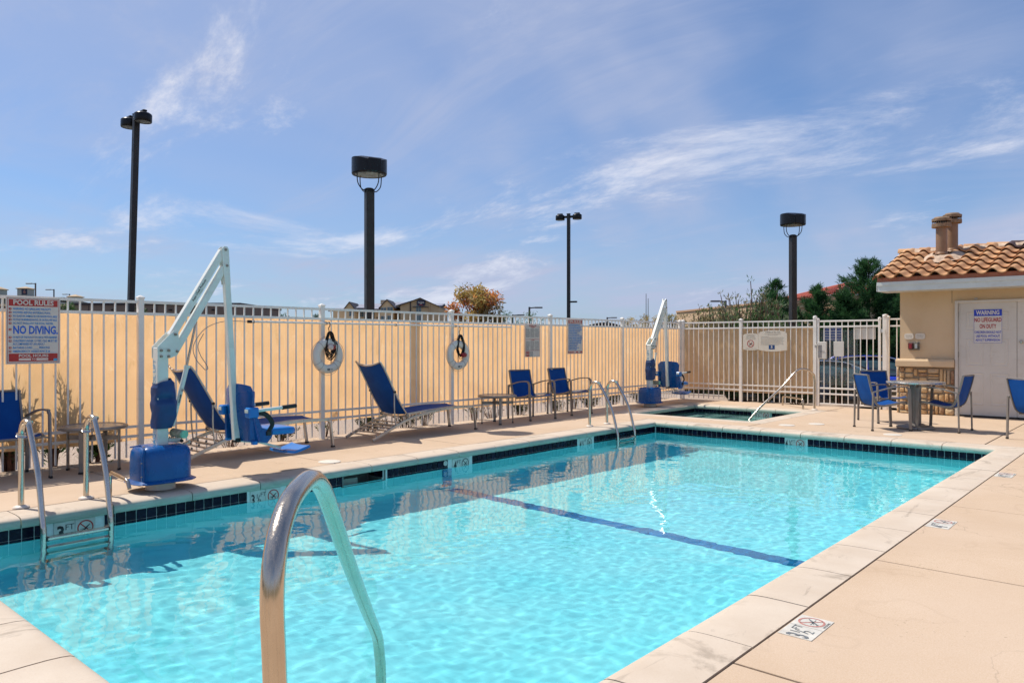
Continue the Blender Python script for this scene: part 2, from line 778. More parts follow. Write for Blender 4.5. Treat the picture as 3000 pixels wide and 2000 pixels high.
def water_sheet(name, x0, x1, y0, y1, wz, step, amp=1.0):
    nx, ny = int((x1 - x0) / step), int((y1 - y0) / step)
    mb = MB()
    mb.grid(lambda u, v: (x0 + (x1 - x0) * u, y0 + (y1 - y0) * v, wz + amp * wave(x0 + (x1 - x0) * u, y0 + (y1 - y0) * v)), nx, ny)
    o = mb.build(name, 'water', None, True, 180)
    o['kind'] = 'structure'
    return o


pool_water = water_sheet('pool_water', -0.01, PW + 0.01, -PL_ - 0.01, 0.01, WZ, 0.024)
pool_water.cycles.is_caustics_caster = True
LAZY['lid'] = lambda: plain('white_plastic_lid', (0.72, 0.66, 0.56), 0.45, var=0.06)
# ------------------------------------------------------------------ pool trim: waterline tiles, markers, skimmer, floor line
T0, T1, T2, T3 = -0.090, -0.171, -0.175, -0.208
PITCH = 0.0858
LEFT_MARKS = [(-9.24, -8.93, '3', '', 1), (-7.54, -7.21, '3', '1/2', 1), (-4.83, -4.53, '4', '', 0), (-2.19, -1.85, '4', '1/2', 0)]
SKIM = (-6.455, -5.91)


def tile_row(parent, axis, fixed, normal, a0, a1, skips, stuff=False, pitch=PITCH, z=(T0, T1, T2, T3), maxn=999):
    """axis 'y': runs along y at x=fixed; normal +1/-1 faces +/-"""
    n = max(1, int(round((a1 - a0) / pitch)))
    p = (a1 - a0) / n
    top = MB()
    w = p - 0.0075
    dep = 0.012
    me_box = MB()
    d = (dep, w, z[0] - z[1]) if axis == 'y' else (w, dep, z[0] - z[1])
    me_box.box((0, 0, 0), d, None, 0.0015)
    me = me_box.mesh('tile', 'tile')
    low = MB()
    rest = MB()
    k = 0
    for i in range(n):
        c = a0 + p * (i + .5)
        if any(s0 - 0.03 < c < s1 + 0.03 for s0, s1 in skips):
            continue
        off = random.uniform(-0.0006, 0.0006)
        pos = (fixed + off, c, (z[0] + z[1]) / 2) if axis == 'y' else (c, fixed + off, (z[0] + z[1]) / 2)
        if stuff or k >= maxn:
            rest.box(pos, d)
        else:
            link('tile', me, parent, pos)
            k += 1
        pos2 = (pos[0], pos[1], (z[2] + z[3]) / 2)
        low.box(pos2, (d[0], d[1], z[2] - z[3]))
    if rest.v:
        tag(rest.build('tile_band', 'tile', parent), kind='stuff')
    if low.v:
        tag(low.build('tile_edging', 'tile', parent), kind='stuff')


def grout_strip(parent, axis, fixed, a0, a1, z0, z1):
    mb = MB()
    d = 0.02
    if axis == 'y':
        mb.box((fixed, (a0 + a1) / 2, (z0 + z1) / 2), (d, a1 - a0, z0 - z1))
    else:
        mb.box(((a0 + a1) / 2, fixed, (z0 + z1) / 2), (a1 - a0, d, z0 - z1))
    return mb.build('grout_bed', 'tile_grout', parent)


def no_diving(parent, o, ux, uy, r, ring='ink_red', fig='ink'):
    o, ux, uy = Vector(o), Vector(ux), Vector(uy)
    uz = ux.cross(uy).normalized()
    mb = MB()
    n = 28
    pts = [o + ux * (r * math.cos(2 * PI * i / n)) + uy * (r * math.sin(2 * PI * i / n)) for i in range(n)]
    inn = [o + ux * (r * .83 * math.cos(2 * PI * i / n)) + uy * (r * .83 * math.sin(2 * PI * i / n)) for i in range(n)]
    for i in range(n):
        j = (i + 1) % n
        mb.add([pts[i] + uz * .001, pts[j] + uz * .001, inn[j] + uz * .001, inn[i] + uz * .001], [(0, 1, 2, 3)])
    a = (ux * -1 + uy).normalized()
    b = a.cross(uz)
    mb.add([o + a * r * .9 + b * r * .07 + uz * .001, o + a * r * .9 - b * r * .07 + uz * .001,
            o - a * r * .9 - b * r * .07 + uz * .001, o - a * r * .9 + b * r * .07 + uz * .001], [(0, 1, 2, 3)])
    mb.build('prohibition_ring', ring, parent, False)
    f = MB()
    e = uz * 0.0014

    def stroke(p, q, w0, w1):
        p, q = o + ux * p[0] * r + uy * p[1] * r, o + ux * q[0] * r + uy * q[1] * r
        d = (q - p).normalized()
        s_ = d.cross(uz)
        f.add([p + s_ * w0 * r + e, p - s_ * w0 * r + e, q - s_ * w1 * r + e, q + s_ * w1 * r + e], [(0, 1, 2, 3)])
    stroke((-.62, -.12), (.62, -.12), .03, .03)
    stroke((-.30, -.50), (.12, .02), .05, .11)
    stroke((.12, .02), (.55, .42), .10, .04)
    stroke((.0, -.05), (-.42, -.30), .05, .03)
    hc = Vector((-.42, -.58))
    f.add([o + ux * (hc.x + .10 * math.cos(i * PI / 4)) * r + uy * (hc.y + .10 * math.sin(i * PI / 4)) * r + e for i in range(8)], [tuple(range(8))])
    f.build('diving_figure', fig, parent, False)


def depth_marker(parent, c, ux, uy, w, h, num, frac, m='marker', ink='ink', red='ink_red', caption=True):
    """two square tiles: number + no diving symbol; c = left bottom corner"""
    c, ux, uy = Vector(c), Vector(ux), Vector(uy)
    uz = ux.cross(uy).normalized()
    for i in range(2):
        mb = MB()
        o = c + ux * (w / 2 * i + .002) - uz * 0.012
        a = [o, o + ux * (w / 2 - .004), o + ux * (w / 2 - .004) + uy * h, o + uy * h]
        mb.add(a + [p + uz * .012 for p in a], [(3, 2, 1, 0), (4, 5, 6, 7), (0, 1, 5, 4), (1, 2, 6, 5), (2, 3, 7, 6), (3, 0, 4, 7)])
        t = mb.build('marker_tile', m, parent, False)
        if i == 0:
            f = uz * .0012
            if frac:
                text_mesh(num, h * .92, ink, t, c + ux * (w * .09) + uy * (h * .42) + f, ux, uy, bold=0.003, width=w * .11)
                text_mesh('1', h * .42, ink, t, c + ux * (w * .22) + uy * (h * .62) + f, ux, uy)
                text_mesh('/', h * .62, ink, t, c + ux * (w * .265) + uy * (h * .45) + f, ux, uy)
                text_mesh('2', h * .42, ink, t, c + ux * (w * .31) + uy * (h * .27) + f, ux, uy)
                text_mesh('FT', h * .36, ink, t, c + ux * (w * .41) + uy * (h * .70) + f, ux, uy)
            else:
                text_mesh(num, h * .92, ink, t, c + ux * (w * .16) + uy * (h * .42) + f, ux, uy, bold=0.005, width=w * .17)
                text_mesh('FT', h * .42, ink, t, c + ux * (w * .37) + uy * (h * .68) + f, ux, uy)
        else:
            no_diving(t, c + ux * w * .75 + uy * h * .52, ux, uy, h * .40, red, ink)
            if caption:
                text_mesh('NO DIVING', h * .10, ink, t, c + ux * w * .75 + uy * h * .06 + uz * .0012, ux, uy)


skipsL = [(a, b) for a, b, *_ in LEFT_MARKS] + [SKIM]
tile_row(pool_basin, 'y', -0.001, 1, -PL_, 0.0, skipsL)
tile_row(pool_basin, 'x', 0.001, -1, 0.02, PW, [(2.256, 2.565)])
tile_row(pool_basin, 'y', PW + .001, -1, -PL_, 0.0, [], True)
tile_row(pool_basin, 'x', -PL_ - .001, 1, 0.0, PW, [], True)
for a0, a1 in ((-PL_ - .01, SKIM[0]), (SKIM[1], 0.01)):
    grout_strip(pool_basin, 'y', -0.0145, a0, a1, -0.04, T3 - .004)
grout_strip(pool_basin, 'x', 0.0145, 0.0, PW, -0.04, T3 - .004)
grout_strip(pool_basin, 'y', PW + 0.0145, -PL_, 0.0, -0.04, T3 - .004)
grout_strip(pool_basin, 'x', -PL_ - 0.0145, 0.0, PW, -0.04, T3 - .004)
for a, b, num, fr, red in LEFT_MARKS:
    depth_marker(pool_basin, (0.006, a, -0.245), (0, 1, 0), (0, 0, 1), b - a, 0.155, num, fr, red='ink_red' if red else 'ink', caption=True)
depth_marker(pool_basin, (2.256, -0.006, -0.245), (1, 0, 0), (0, 0, 1), 0.309, 0.155, '4', '1/2')
LAZY['weir'] = lambda: plain('shade_grey_weir', (0.30, 0.34, 0.30), .6)  # flap coloured darker to stand for the shade inside the mouth
LAZY['niche'] = lambda: plain('shade_dark_niche', (0.16, 0.19, 0.17), .8)  # shade of the recess is put into the niche colour
# the skimmer mouth in the long wall
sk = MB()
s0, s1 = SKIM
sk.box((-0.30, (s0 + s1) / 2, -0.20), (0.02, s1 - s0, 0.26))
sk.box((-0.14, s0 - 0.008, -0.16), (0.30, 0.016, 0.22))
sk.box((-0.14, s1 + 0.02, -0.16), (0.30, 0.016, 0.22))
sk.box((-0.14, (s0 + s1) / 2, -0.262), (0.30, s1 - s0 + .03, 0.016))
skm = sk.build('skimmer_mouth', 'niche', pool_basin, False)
for i in range(3):
    t = MB().box((-0.045 - 0.088 * i, s1 + 0.004, (T0 + T1) / 2), (0.080, 0.012, T0 - T1), None, .0015)
    t.build('tile', 'tile', skm)
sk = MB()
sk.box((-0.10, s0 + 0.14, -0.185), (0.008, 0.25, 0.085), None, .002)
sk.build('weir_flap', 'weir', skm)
# blue line down the wall and across the floor
LY = -4.915
for i in range(11):
    z = -0.30 - i * 0.1
    if z < floor_z(LY) + .14:
        break
    MB().box((0.003, LY, z), (0.008, 0.15, 0.094), None, .001).build('line_tile', 'line_tile', pool_basin)
zt = floor_z(LY)
mb = MB()
mb.box((0, 0, 0), (0.16, 0.18, 0.008), None, .001)
lm = mb.mesh('line_tile', 'line_tile')
for i in range(30):
    o = link('line_tile', lm, pool_basin, (0.13 + 0.166 * i, LY, zt + .004))
    o.rotation_euler = (math.atan(-0.65 / PL_), 0, 0)
# wall return fitting under the coping and a round light high on the end wall
rt = MB()
rt.lathe([(0.026, 0), (0.032, 0.008), (0.030, 0.014), (0.018, 0.014), (0.015, 0.006)], (0.0, 0, 0), 20, 'X')
r_ = rt.build('return_fitting', 'marker', pool_basin)
r_.location = (0.004, -4.955, -0.125)

# ------------------------------------------------------------------ spa
SX0, SX1, SY0, SY1 = -1.20, 1.22, 1.12, 3.68
SWZ = -0.165
sb = MB()
sb.add([(SX0, SY0, -.07), (SX1, SY0, -.07), (SX1, SY1, -.07), (SX0, SY1, -.07),
        (SX0, SY0, -.62), (SX1, SY0, -.62), (SX1, SY1, -.62), (SX0, SY1, -.62)],
       [(0, 4, 5, 1), (1, 5, 6, 2), (2, 6, 7, 3), (3, 7, 4, 0), (4, 7, 6, 5)])
sb.box(((SX0 + SX1) / 2, SY1 - .2, -.55), (SX1 - SX0 - .002, .398, .28))
sb.box((SX0 + .2, (SY0 + SY1) / 2, -.551), (.398, SY1 - SY0 - .002, .28))
spa_basin = struct('spa_basin', sb, 'spa_plaster')
spa_basin.cycles.is_caustics_receiver = True
SZ = (-.075, -.145, -.149, -.178)
tile_row(spa_basin, 'y', SX0 + .007, 1, SY0, SY1, [], False, z=SZ)
tile_row(spa_basin, 'x', SY1 - .007, -1, SX0 + .02, SX1, [(0.17, 0.50)], False, z=SZ)
depth_marker(spa_basin, (0.17, SY1 - .013, -0.21), (1, 0, 0), (0, 0, 1), 0.33, 0.145, '3', '1/2')
spa_water = water_sheet('spa_water', SX0 - .003, SX1 + .003, SY0 - .003, SY1 + .003, SWZ, 0.06, 0.6)
spa_water.cycles.is_caustics_caster = True
pool_basin.cycles.is_caustics_receiver = True
for o in kids(pool_basin) + kids(spa_basin):
    if o.name.startswith('line_tile'):
        o.cycles.is_caustics_receiver = True

# ------------------------------------------------------------------ coping stones
PROF = [(-CW, 0.0), (-0.17, 0.0015), (-0.09, 0.001), (-0.035, -0.002), (0.0, -0.007), (0.019, -0.016), (0.028, -0.028),
        (0.032, -0.048), (0.031, -0.070), (0.024, -0.083), (-0.02, -0.086), (-CW, -0.086)]


def coping_run(parent, x0, x1, y0, y1, side, unit):
    """side: which wall of the rectangle; profile s>0 points into the water"""
    L = (y1 - y0) if side in 'WE' else (x1 - x0)
    n = max(1, int(round(L / unit)))
    for i in range(n):
        a, b = L * i / n + (0 if i == 0 else .0045), L * (i + 1) / n - (0 if i == n - 1 else .0045)
        vs = []
        for t, end in ((a, i == 0), (b, i == n - 1)):
            for s_, z in PROF:
                tt = t
                if end:
                    tt = t + (s_ if t == a else -s_) + (.0015 if t == a else -.0015)
                zz = z + (dz_ if (z > -.02) else 0) if False else z
                if side == 'W':
                    p = (x0 + s_, y0 + tt, zz)
                elif side == 'E':
                    p = (x1 - s_, y0 + tt, zz)
                elif side == 'S':
                    p = (x0 + tt, y0 + s_, zz)
                else:
                    p = (x0 + tt, y1 - s_, zz)
                vs.append(p)
        m = len(PROF)
        fs = [(k, (k + 1) % m, m + (k + 1) % m, m + k) for k in range(m)]
        fs += [tuple(range(m - 1, -1, -1)), tuple(range(m, 2 * m))]
        if side in 'WN':
            fs = [tuple(reversed(f)) for f in fs]
        mb = MB()
        mb.add(vs, fs)
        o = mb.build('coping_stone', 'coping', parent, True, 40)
        o.location.z = random.uniform(-.0012, .0012)


cp = MB()
for (x, y, w, d) in ((-CW / 2 - .02, -PL_ / 2, CW - .05, PL_ + .5), (PW + CW / 2 + .02, -PL_ / 2, CW - .05, PL_ + .5),
                     (PW / 2, CW / 2 + .02, PW + .1, CW - .05), (PW / 2, -PL_ - CW / 2 - .02, PW + .1, CW - .05)):
    cp.box((x, y, -.052), (w, d, .06))
pool_coping = struct('pool_coping', cp, 'bed')
for sd in 'WENS':
    coping_run(pool_coping, 0, PW, -PL_, 0, sd, 0.66)
cp = MB()
for (x, y, w, d) in ((SX0 - .17, (SY0 + SY1) / 2, .24, SY1 - SY0 + .4), (SX1 + .17, (SY0 + SY1) / 2, .24, SY1 - SY0 + .4),
                     ((SX0 + SX1) / 2, SY0 - .17, SX1 - SX0, .24), ((SX0 + SX1) / 2, SY1 + .17, SX1 - SX0, .24)):
    cp.box((x, y, -.052), (w, d, .06))
spa_coping = struct('spa_coping', cp, 'bed')
for sd in 'WENS':
    coping_run(spa_coping, SX0, SX1, SY0, SY1, sd, 0.62)

# ------------------------------------------------------------------ concrete deck in slabs
DX0, DX1 = -2.46, 9.6
bed = MB()
zc_ = -.045
for (x0, x1, y0, y1) in ((DX0, -CW, -15, 5.0), (PW + CW, DX1, -15, 5.0), (-CW, PW + CW, -15, -PL_ - CW), (-CW, PW + CW, CW, SY0 - CW),
                         (-CW, SX1 + CW, SY1 + CW, 5.0), (SX1 + CW, PW + CW, SY0 - CW, 5.0)):
    if x0 == DX0:
        bed.box(((x0 + SX0 - CW) / 2, 2.5, zc_), (SX0 - CW - x0, 5.0, .07))
        bed.box(((x0 + x1) / 2, -7.5, zc_), (x1 - x0, 14.998, .07))
        bed.box(((SX0 - CW - CW) / 2, (SY0 - CW) / 2, zc_), (-CW - (SX0 - CW), SY0 - CW, .07))
    else:
        bed.box(((x0 + x1) / 2, (y0 + y1) / 2, zc_), (x1 - x0 - .001, y1 - y0 - .001, .07))
pool_deck = struct('pool_deck', bed, 'grout')


def slab(x0, x1, y0, y1, holes=()):
    g = 0.0075
    mb = MB()
    mb.box(((x0 + x1) / 2, (y0 + y1) / 2, -0.0042), (x1 - x0 - 2 * g, y1 - y0 - 2 * g, 0.010), None, .004)
    o = mb.build('deck_slab', 'deck', pool_deck)
    o.location.z = random.uniform(-.001, .001)
    return o


ys = [-15, -12.43, -10.40, -8.33, -6.32, -4.25, -2.2, -0.15]
for i in range(len(ys) - 1):
    slab(DX0, -CW - .004, ys[i], ys[i + 1])
    slab(PW + CW + .004, 7.45, ys[i], ys[i + 1])
    slab(7.45, DX1, ys[i], ys[i + 1])
slab(DX0, -CW - .004, -.15, .32)
slab(PW + CW + .004, DX1, -.15, .32)
slab(DX0, SX0 - CW - .004, .32, 2.4)
slab(DX0, SX0 - CW - .004, 2.4, 5.0)
slab(SX0 - CW, SX1 + CW, CW + .004, SY0 - CW - .004)
slab(SX0 - CW, SX1 + CW, SY1 + CW + .004, 5.0)
slab(SX1 + CW + .004, 4.81, CW + .004, 2.4)
slab(SX1 + CW + .004, 4.81, 2.4, 5.0)
slab(4.81, DX1, .32, 2.4)
slab(4.81, DX1, 2.4, 4.7)
for x0, x1 in ((-CW, 1.7), (1.7, 3.5), (3.5, PW + CW)):
    slab(x0, x1, -12.43, -PL_ - CW - .004)
    slab(x0, x1, -15, -12.43)
# depth markers let into the deck, read from the water side
for (yy, num, fr) in ((-7.735, '3', '1/2'), (-5.02, '4', ''), (-2.26, '4', '1/2')):
    depth_marker(pool_deck, (5.328, yy - .155, 0.0046), (0, 1, 0), (-1, 0, 0), 0.31, -0.155 if False else 0.155, num, fr, 'deck_marker', 'ink_grey', 'ink_pink')
for o in kids(pool_deck):
    if o.name.startswith('marker_tile'):
        o.location.x = 0.158
for (cx_, cy_, r1, r2) in ((-0.56, -9.08, .11, .07),):
    pass
# flush plastic lids in the deck
for (x_, y_) in ((-0.47, -6.30), (2.25, 1.35), (1.95, 0.85), (3.6, 0.62), (6.15, -0.55)):
    mb = MB()
    mb.lathe([(0.125, 0.0), (0.125, 0.007), (0.118, 0.009), (0.0, 0.009)], (0, 0, 0), 28, caps=False)
    o = mb.build('skimmer_lid', 'lid', pool_deck)
    o.location = (x_, y_, 0.0)


# ------------------------------------------------------------------ ground beyond the fence
def m_gravel():
    n = NT('pale_gravel')
    v = n.pos()
    vo = n.n('ShaderNodeTexVoronoi')
    vo.inputs['Scale'].default_value = 42
    n.l(v, vo.inputs['Vector'])
    c = n.mix(n.ramp(vo.outputs['Distance'], 0.0, 0.6), (0.62, 0.54, 0.45), (0.25, 0.18, 0.13))
    c = n.mix(n.math('MULTIPLY', vo.outputs['Color'], 0.55), c, (0.50, 0.36, 0.26))
    n.set(color=c, rough=0.9)
    n.bump(vo.outputs['Distance'], -0.8, 0.02)
    return n.m


def m_asphalt():
    n = NT('asphalt')
    v = n.pos()
    c = n.mix(n.ramp(n.noise(v, 0.3, 5), 0.35, 0.7), (0.055, 0.055, 0.058), (0.10, 0.10, 0.10))
    n.set(color=c, rough=0.9)
    n.bump(n.noise(v, 60, 3), 0.3, 0.006)
    return n.m


LAZY['gravel'] = m_gravel
LAZY['asphalt'] = m_asphalt
LAZY['kerb'] = lambda: plain('concrete_kerb', (0.55, 0.47, 0.38), 0.85, var=0.12, vs=6, bump=.2)
LAZY['plain_ground'] = lambda: plain('dry_ground', (0.22, 0.19, 0.12), 0.95, var=0.35, vs=.08)
g = MB()
g.box((-3.93, -5.0, -.10), (2.93, 20.5, .13))
g.box((-1.0, 5.8, -.10), (8.8, 1.58, .13))
struct('planting_bed', g, 'gravel')
g = MB()
g.box((-5.47, -4.6, -.09), (.14, 22.0, .20))
g.box((0.02, 6.66, -.09), (10.84, .14, .20))
struct('kerb', g, 'kerb')
g = MB()
g.box((-23, -5, -.60), (34.8, 70, .1))
g.box((30, 36, -.60), (71.2, 58.4, .1))
g.box((-23, 50, -.601), (34.79, 40, .1))
struct('car_park', g, 'asphalt')
g = MB()
for (x0, x1, y0, y1) in ((-1500, -3, -600, 1800), (7, 1500, -600, 1800), (-3, 7, -600, -12), (-3, 7, 6, 1800)):
    g.add([(x0, y0, -.9), (x1, y0, -.9), (x1, y1, -.9), (x0, y1, -.9)], [(0, 1, 2, 3)])
struct('ground', g, 'plain_ground')
g = MB()
g.box((2.6, 5.55, -.10), (2.0, 1.0, .13))
g.box((6.2, 7.0, -.14), (5.2, 5.0, .1))
struct('gate_path', g, 'kerb')

# ------------------------------------------------------------------ white aluminium fence with tan privacy screen
LAZY['fence_white'] = lambda: plain('white_powder_coat', (0.84, 0.79, 0.71), 0.38, var=0.05, vs=3, dirt=(0.62, 0.58, 0.50))
FX, FY = -2.28, 4.98
FZ = dict(top=1.818, sec=1.682, lo1=.385, lo2=.275, cap=1.875)


def fence_section(label, posts, axis, fixed, group, last_cap=True):
    f = thing('picket_fence', label, 'fence', (fixed, posts[0], 0) if axis == 'y' else (posts[0], fixed, 0), 0, group)
    base = Vector(f.location)

    def P(a, z, off=0.0):
        v = Vector((fixed + off, a, z)) if axis == 'y' else Vector((a, fixed + off, z))
        return v - base
    pm = MB()
    pm.box((0, 0, .93), (.064, .064, 1.86), None, .003)
    pmesh = pm.mesh('post', 'fence_white')
    cm = MB()
    cm.box((0, 0, 1.866), (.078, .078, .022), None, .004)
    cm.add([(-.034, -.034, 1.877), (.034, -.034, 1.877), (.034, .034, 1.877), (-.034, .034, 1.877), (0, 0, 1.898)],
           [(0, 1, 4), (1, 2, 4), (2, 3, 4), (3, 0, 4)])
    cmesh = cm.mesh('post_cap', 'fence_white', False)
    sc = MB()
    sc.box((0, 0, .925), (.0165, .0165, 1.78))
    kmesh = sc.mesh('picket', 'fence_white', False)
    for i, a in enumerate(posts):
        p = link('post', pmesh, f, P(a, 0))
        link('post_cap', cmesh, p)
    for i in range(len(posts) - 1):
        a, b = posts[i] + .034, posts[i + 1] - .034
        for z, h in ((FZ['top'], .032), (FZ['sec'], .032), (FZ['lo1'], .030), (FZ['lo2'], .030)):
            mb = MB()
            L = b - a
            for s_ in (-1, 1):
                q = P((a + b) / 2, z, s_ * .0125)
                mb.box(q, (.007, L, h) if axis == 'y' else (L, .007, h))
            q = P((a + b) / 2, z + h / 2 - .002)
            mb.box(q, (.0178, L, .004) if axis == 'y' else (L, .0178, .004))
            mb.build('rail', 'fence_white', f, False)
        n = int(round((b - a) / .1235))
        st = (b - a) / n
        for k in range(n):
            if k == 0:
                continue
            link('picket', kmesh, f, P(a + st * k, 0))
    return f


YP = [-12.61, -10.12, -7.63, -5.16, -2.64, -0.02, 2.48, 4.98]
fence_section('long white picket fence behind the loungers and pool lifts', YP, 'y', FX, 'white fence panels')
fence_section('white picket fence behind the spa, left of the gate', [-2.21, -.74, .93], 'x', FY + .04, 'white fence panels')


def m_fabric():
    n = NT('tan_screen_fabric')
    n.t.nodes.remove(n.b)
    v = n.pos()
    a = n.noise(v, 2.2, 5, .6, .5)
    c1 = n.mix(n.ramp(a, .3, .7), (0.64, 0.42, 0.225), (0.73, 0.50, 0.285))
    spot = n.noise(n.pos((1, 1, .45)), 5.5, 6, .7, 1.2)
    c1 = n.mix(n.ramp(spot, .58, .72, 0, .6), c1, (0.80, 0.64, 0.44))
    c1 = n.mix(n.ramp(n.noise(n.pos((1, 1, .3)), 11, 3, .6), .62, .7, 0, .25), c1, (0.40, 0.27, 0.10))
    d = n.n('ShaderNodeBsdfDiffuse')
    t = n.n('ShaderNodeBsdfTranslucent')
    n.l(c1, d.inputs[0])
    c2 = n.mix(1.0, c1, (1.75, 1.62, 1.42), 'MULTIPLY')
    n.l(c2, t.inputs[0])
    b = n.n('ShaderNodeBump')
    b.inputs['Strength'].default_value = .5
    b.inputs['Distance'].default_value = .02
    n.l(n.noise(n.pos((1, 1, .35)), 4.5, 6, .65, .8), b.inputs['Height'])
    n.l(b.outputs[0], d.inputs['Normal'])
    n.l(b.outputs[0], t.inputs['Normal'])
    m = n.n('ShaderNodeMixShader')
    m.inputs[0].default_value = .55
    n.l(d.outputs[0], m.inputs[1])
    n.l(t.outputs[0], m.inputs[2])
    n.l(m.outputs[0], n.out.inputs['Surface'])
    return n.m


LAZY['fabric'] = m_fabric
LAZY['hem'] = lambda: plain('tan_hem_webbing', (0.42, 0.28, 0.14), .9, var=.15)


def screen(label, axis, fixed, a0, a1, wrinkle, seed, z0=.225, z1=1.668):
    root = thing('privacy_screen', label, 'privacy screen', (fixed, a0, 0) if axis == 'y' else (a0, fixed, 0), 0, 'tan privacy screens')
    L = a1 - a0
    nu, nv = int(L / .045), 34

    def fn(u, v):
        a, z = u * L, z0 + (z1 - z0) * v
        w = wrinkle * (noise.noise((a * 5.5 + seed + z * (1.8 if axis == 'x' else 0), z * 1.3, seed)) + .8 * noise.noise((a * 14 + z * 3.0, z * 2.2, seed + 5)) * (1 - v * .4))
        w += .012 * (1 - v) * noise.noise((a * 1.2, 0, seed + 9))
        zz = z + (.012 * math.sin(a * 2.53) * (1 - v)) - (.004 * abs(math.sin(a * PI / .25)) if v > .97 else 0)
        return (w, a, zz) if axis == 'y' else (a, -w, zz)
    mb = MB()
    mb.grid(fn, nu, nv)
    mb.build('fabric_panel', 'fabric', root, True, 180)
    h = MB()
    for k in range(int(L / .25)):
        a = .12 + k * .25
        p = (.006, a, z0 + .02) if axis == 'y' else (a, -.006, z0 + .02)
        h.lathe([(0.009, 0), (0.009, .003), (0.004, .003)], p, 8, 'X' if axis == 'y' else 'Y')
    tag(h.build('eyelets', 'fence_white', root), kind='stuff')
    return root


screen('long sunlit tan fabric screen laced behind the fence by the loungers', 'y', FX - .028, -12.6, 4.96, .010, 3.0)
screen('creased tan fabric screen behind the spa fence, left of the gate', 'x', FY + .085, -2.20, .90, .040, 8.0)
LAZY['tabletop'] = lambda: plain('satin_aluminium_top', (0.55, 0.52, 0.48), .22, metal=.75, var=.08)
# ------------------------------------------------------------------ materials of the furniture
def m_metal(name, col, rough, var=.1, streak=0.0):
    def f():
        n = NT(name)
        v = n.pos()
        a = n.noise(v, 9, 4, .6)
        n.set(color=n.mix(n.ramp(a, .3, .7), tuple(c * .85 for c in col), col), metal=1.0)
        sc = n.noise(n.coord('Object', (260, 260, 12)), 1.0, 3, .6)
        r_ = n.math('ADD', n.ramp(a, .3, .7, rough * .75, rough * 1.25), n.math('MULTIPLY', n.ramp(sc, .5, .8), streak))
        n.set(rough=r_)
        return n.m
    return f


LAZY['steel'] = m_metal('stainless_steel', (0.62, 0.57, 0.50), 0.20, streak=.14)
LAZY['steel_worn'] = m_metal('weathered_stainless_steel', (0.56, 0.48, 0.39), 0.17, streak=.28)
LAZY['alu'] = lambda: plain('pewter_powder_coat', (0.24, 0.215, 0.19), 0.38, metal=.35, var=.1, vs=6)
LAZY['alu_light'] = lambda: plain('brushed_aluminium', (0.50, 0.47, 0.43), 0.34, metal=.7, var=.1, vs=8)
LAZY['rubber'] = lambda: plain('black_rubber', (0.012, 0.012, 0.013), .6)
LAZY['bolt'] = lambda: plain('dull_steel_bolt', (0.30, 0.26, 0.21), .4, metal=.8)


def m_sling():
    n = NT('blue_sling_mesh')
    v = n.coord('Object')
    w = n.n('ShaderNodeTexWave')
    w.inputs['Scale'].default_value = 130
    w.bands_direction = 'Y'
    n.l(v, w.inputs['Vector'])
    a = n.noise(n.pos(), 5, 4, .6)
    c = n.mix(n.ramp(a, .3, .7), (0.004, 0.082, 0.34), (0.008, 0.115, 0.43))
    c = n.mix(n.math('MULTIPLY', w.outputs['Fac'], .25), c, (0.006, 0.03, 0.16))
    n.set(color=c, rough=.7, spec=.2)
    n.t.nodes.remove(n.out)
    o = n.n('ShaderNodeOutputMaterial')
    tr = n.n('ShaderNodeBsdfTranslucent')
    n.l(c, tr.inputs[0])
    mx = n.n('ShaderNodeMixShader')
    mx.inputs[0].default_value = .28
    n.l(n.b.outputs[0], mx.inputs[1])
    n.l(tr.outputs[0], mx.inputs[2])
    n.l(mx.outputs[0], o.inputs[0])
    return n.m


LAZY['sling'] = m_sling
LAZY['glossy_blue'] = lambda: plain('blue_moulded_plastic', (0.002, 0.085, 0.29), 0.26, var=.08, vs=3, spec=.4)
LAZY['bright_blue'] = lambda: plain('bright_blue_plastic', (0.003, 0.17, 0.52), 0.35, var=.08, vs=5)
LAZY['blue_cloth'] = lambda: plain('blue_vinyl_cover', (0.003, 0.045, 0.165), 0.5, var=.2, vs=4, bump=.2, bs=30)
LAZY['lift_white'] = lambda: plain('white_lift_paint', (0.72, 0.74, 0.68), 0.35, var=.06, vs=5, dirt=(0.50, 0.52, 0.42))
LAZY['collar'] = lambda: plain('cream_plastic_collar', (0.72, 0.62, 0.52), 0.5, var=.06)
LAZY['mint'] = lambda: plain('mint_plastic_cap', (0.22, 0.52, 0.36), 0.5, var=.08)
LAZY['dirty_metal'] = lambda: plain('weathered_motor_housing', (0.38, 0.33, 0.22), 0.6, var=.3, vs=25, dirt=(0.18, 0.14, 0.09))
LAZY['decal_blue'] = lambda: plain('light_blue_decal', (0.05, 0.38, 0.62), .4)


def mirror_y(pts):
    return [(p[0], -p[1], p[2]) for p in pts]


# ------------------------------------------------------------------ sling armchair, faces +x
def bez(P, n=8):
    """smooth curve through points (catmull-rom)"""
    P = [Vector(p) for p in P]
    Q = [P[0] * 2 - P[1]] + P + [P[-1] * 2 - P[-2]]
    out = []
    for i in range(1, len(Q) - 2):
        a, b, c, d = Q[i - 1], Q[i], Q[i + 1], Q[i + 2]
        for k in range(n):
            t = k / n
            out.append(.5 * ((2 * b) + (c - a) * t + (2 * a - 5 * b + 4 * c - d) * t * t + (-a + 3 * b - 3 * c + d) * t ** 3))
    out.append(P[-1])
    return out


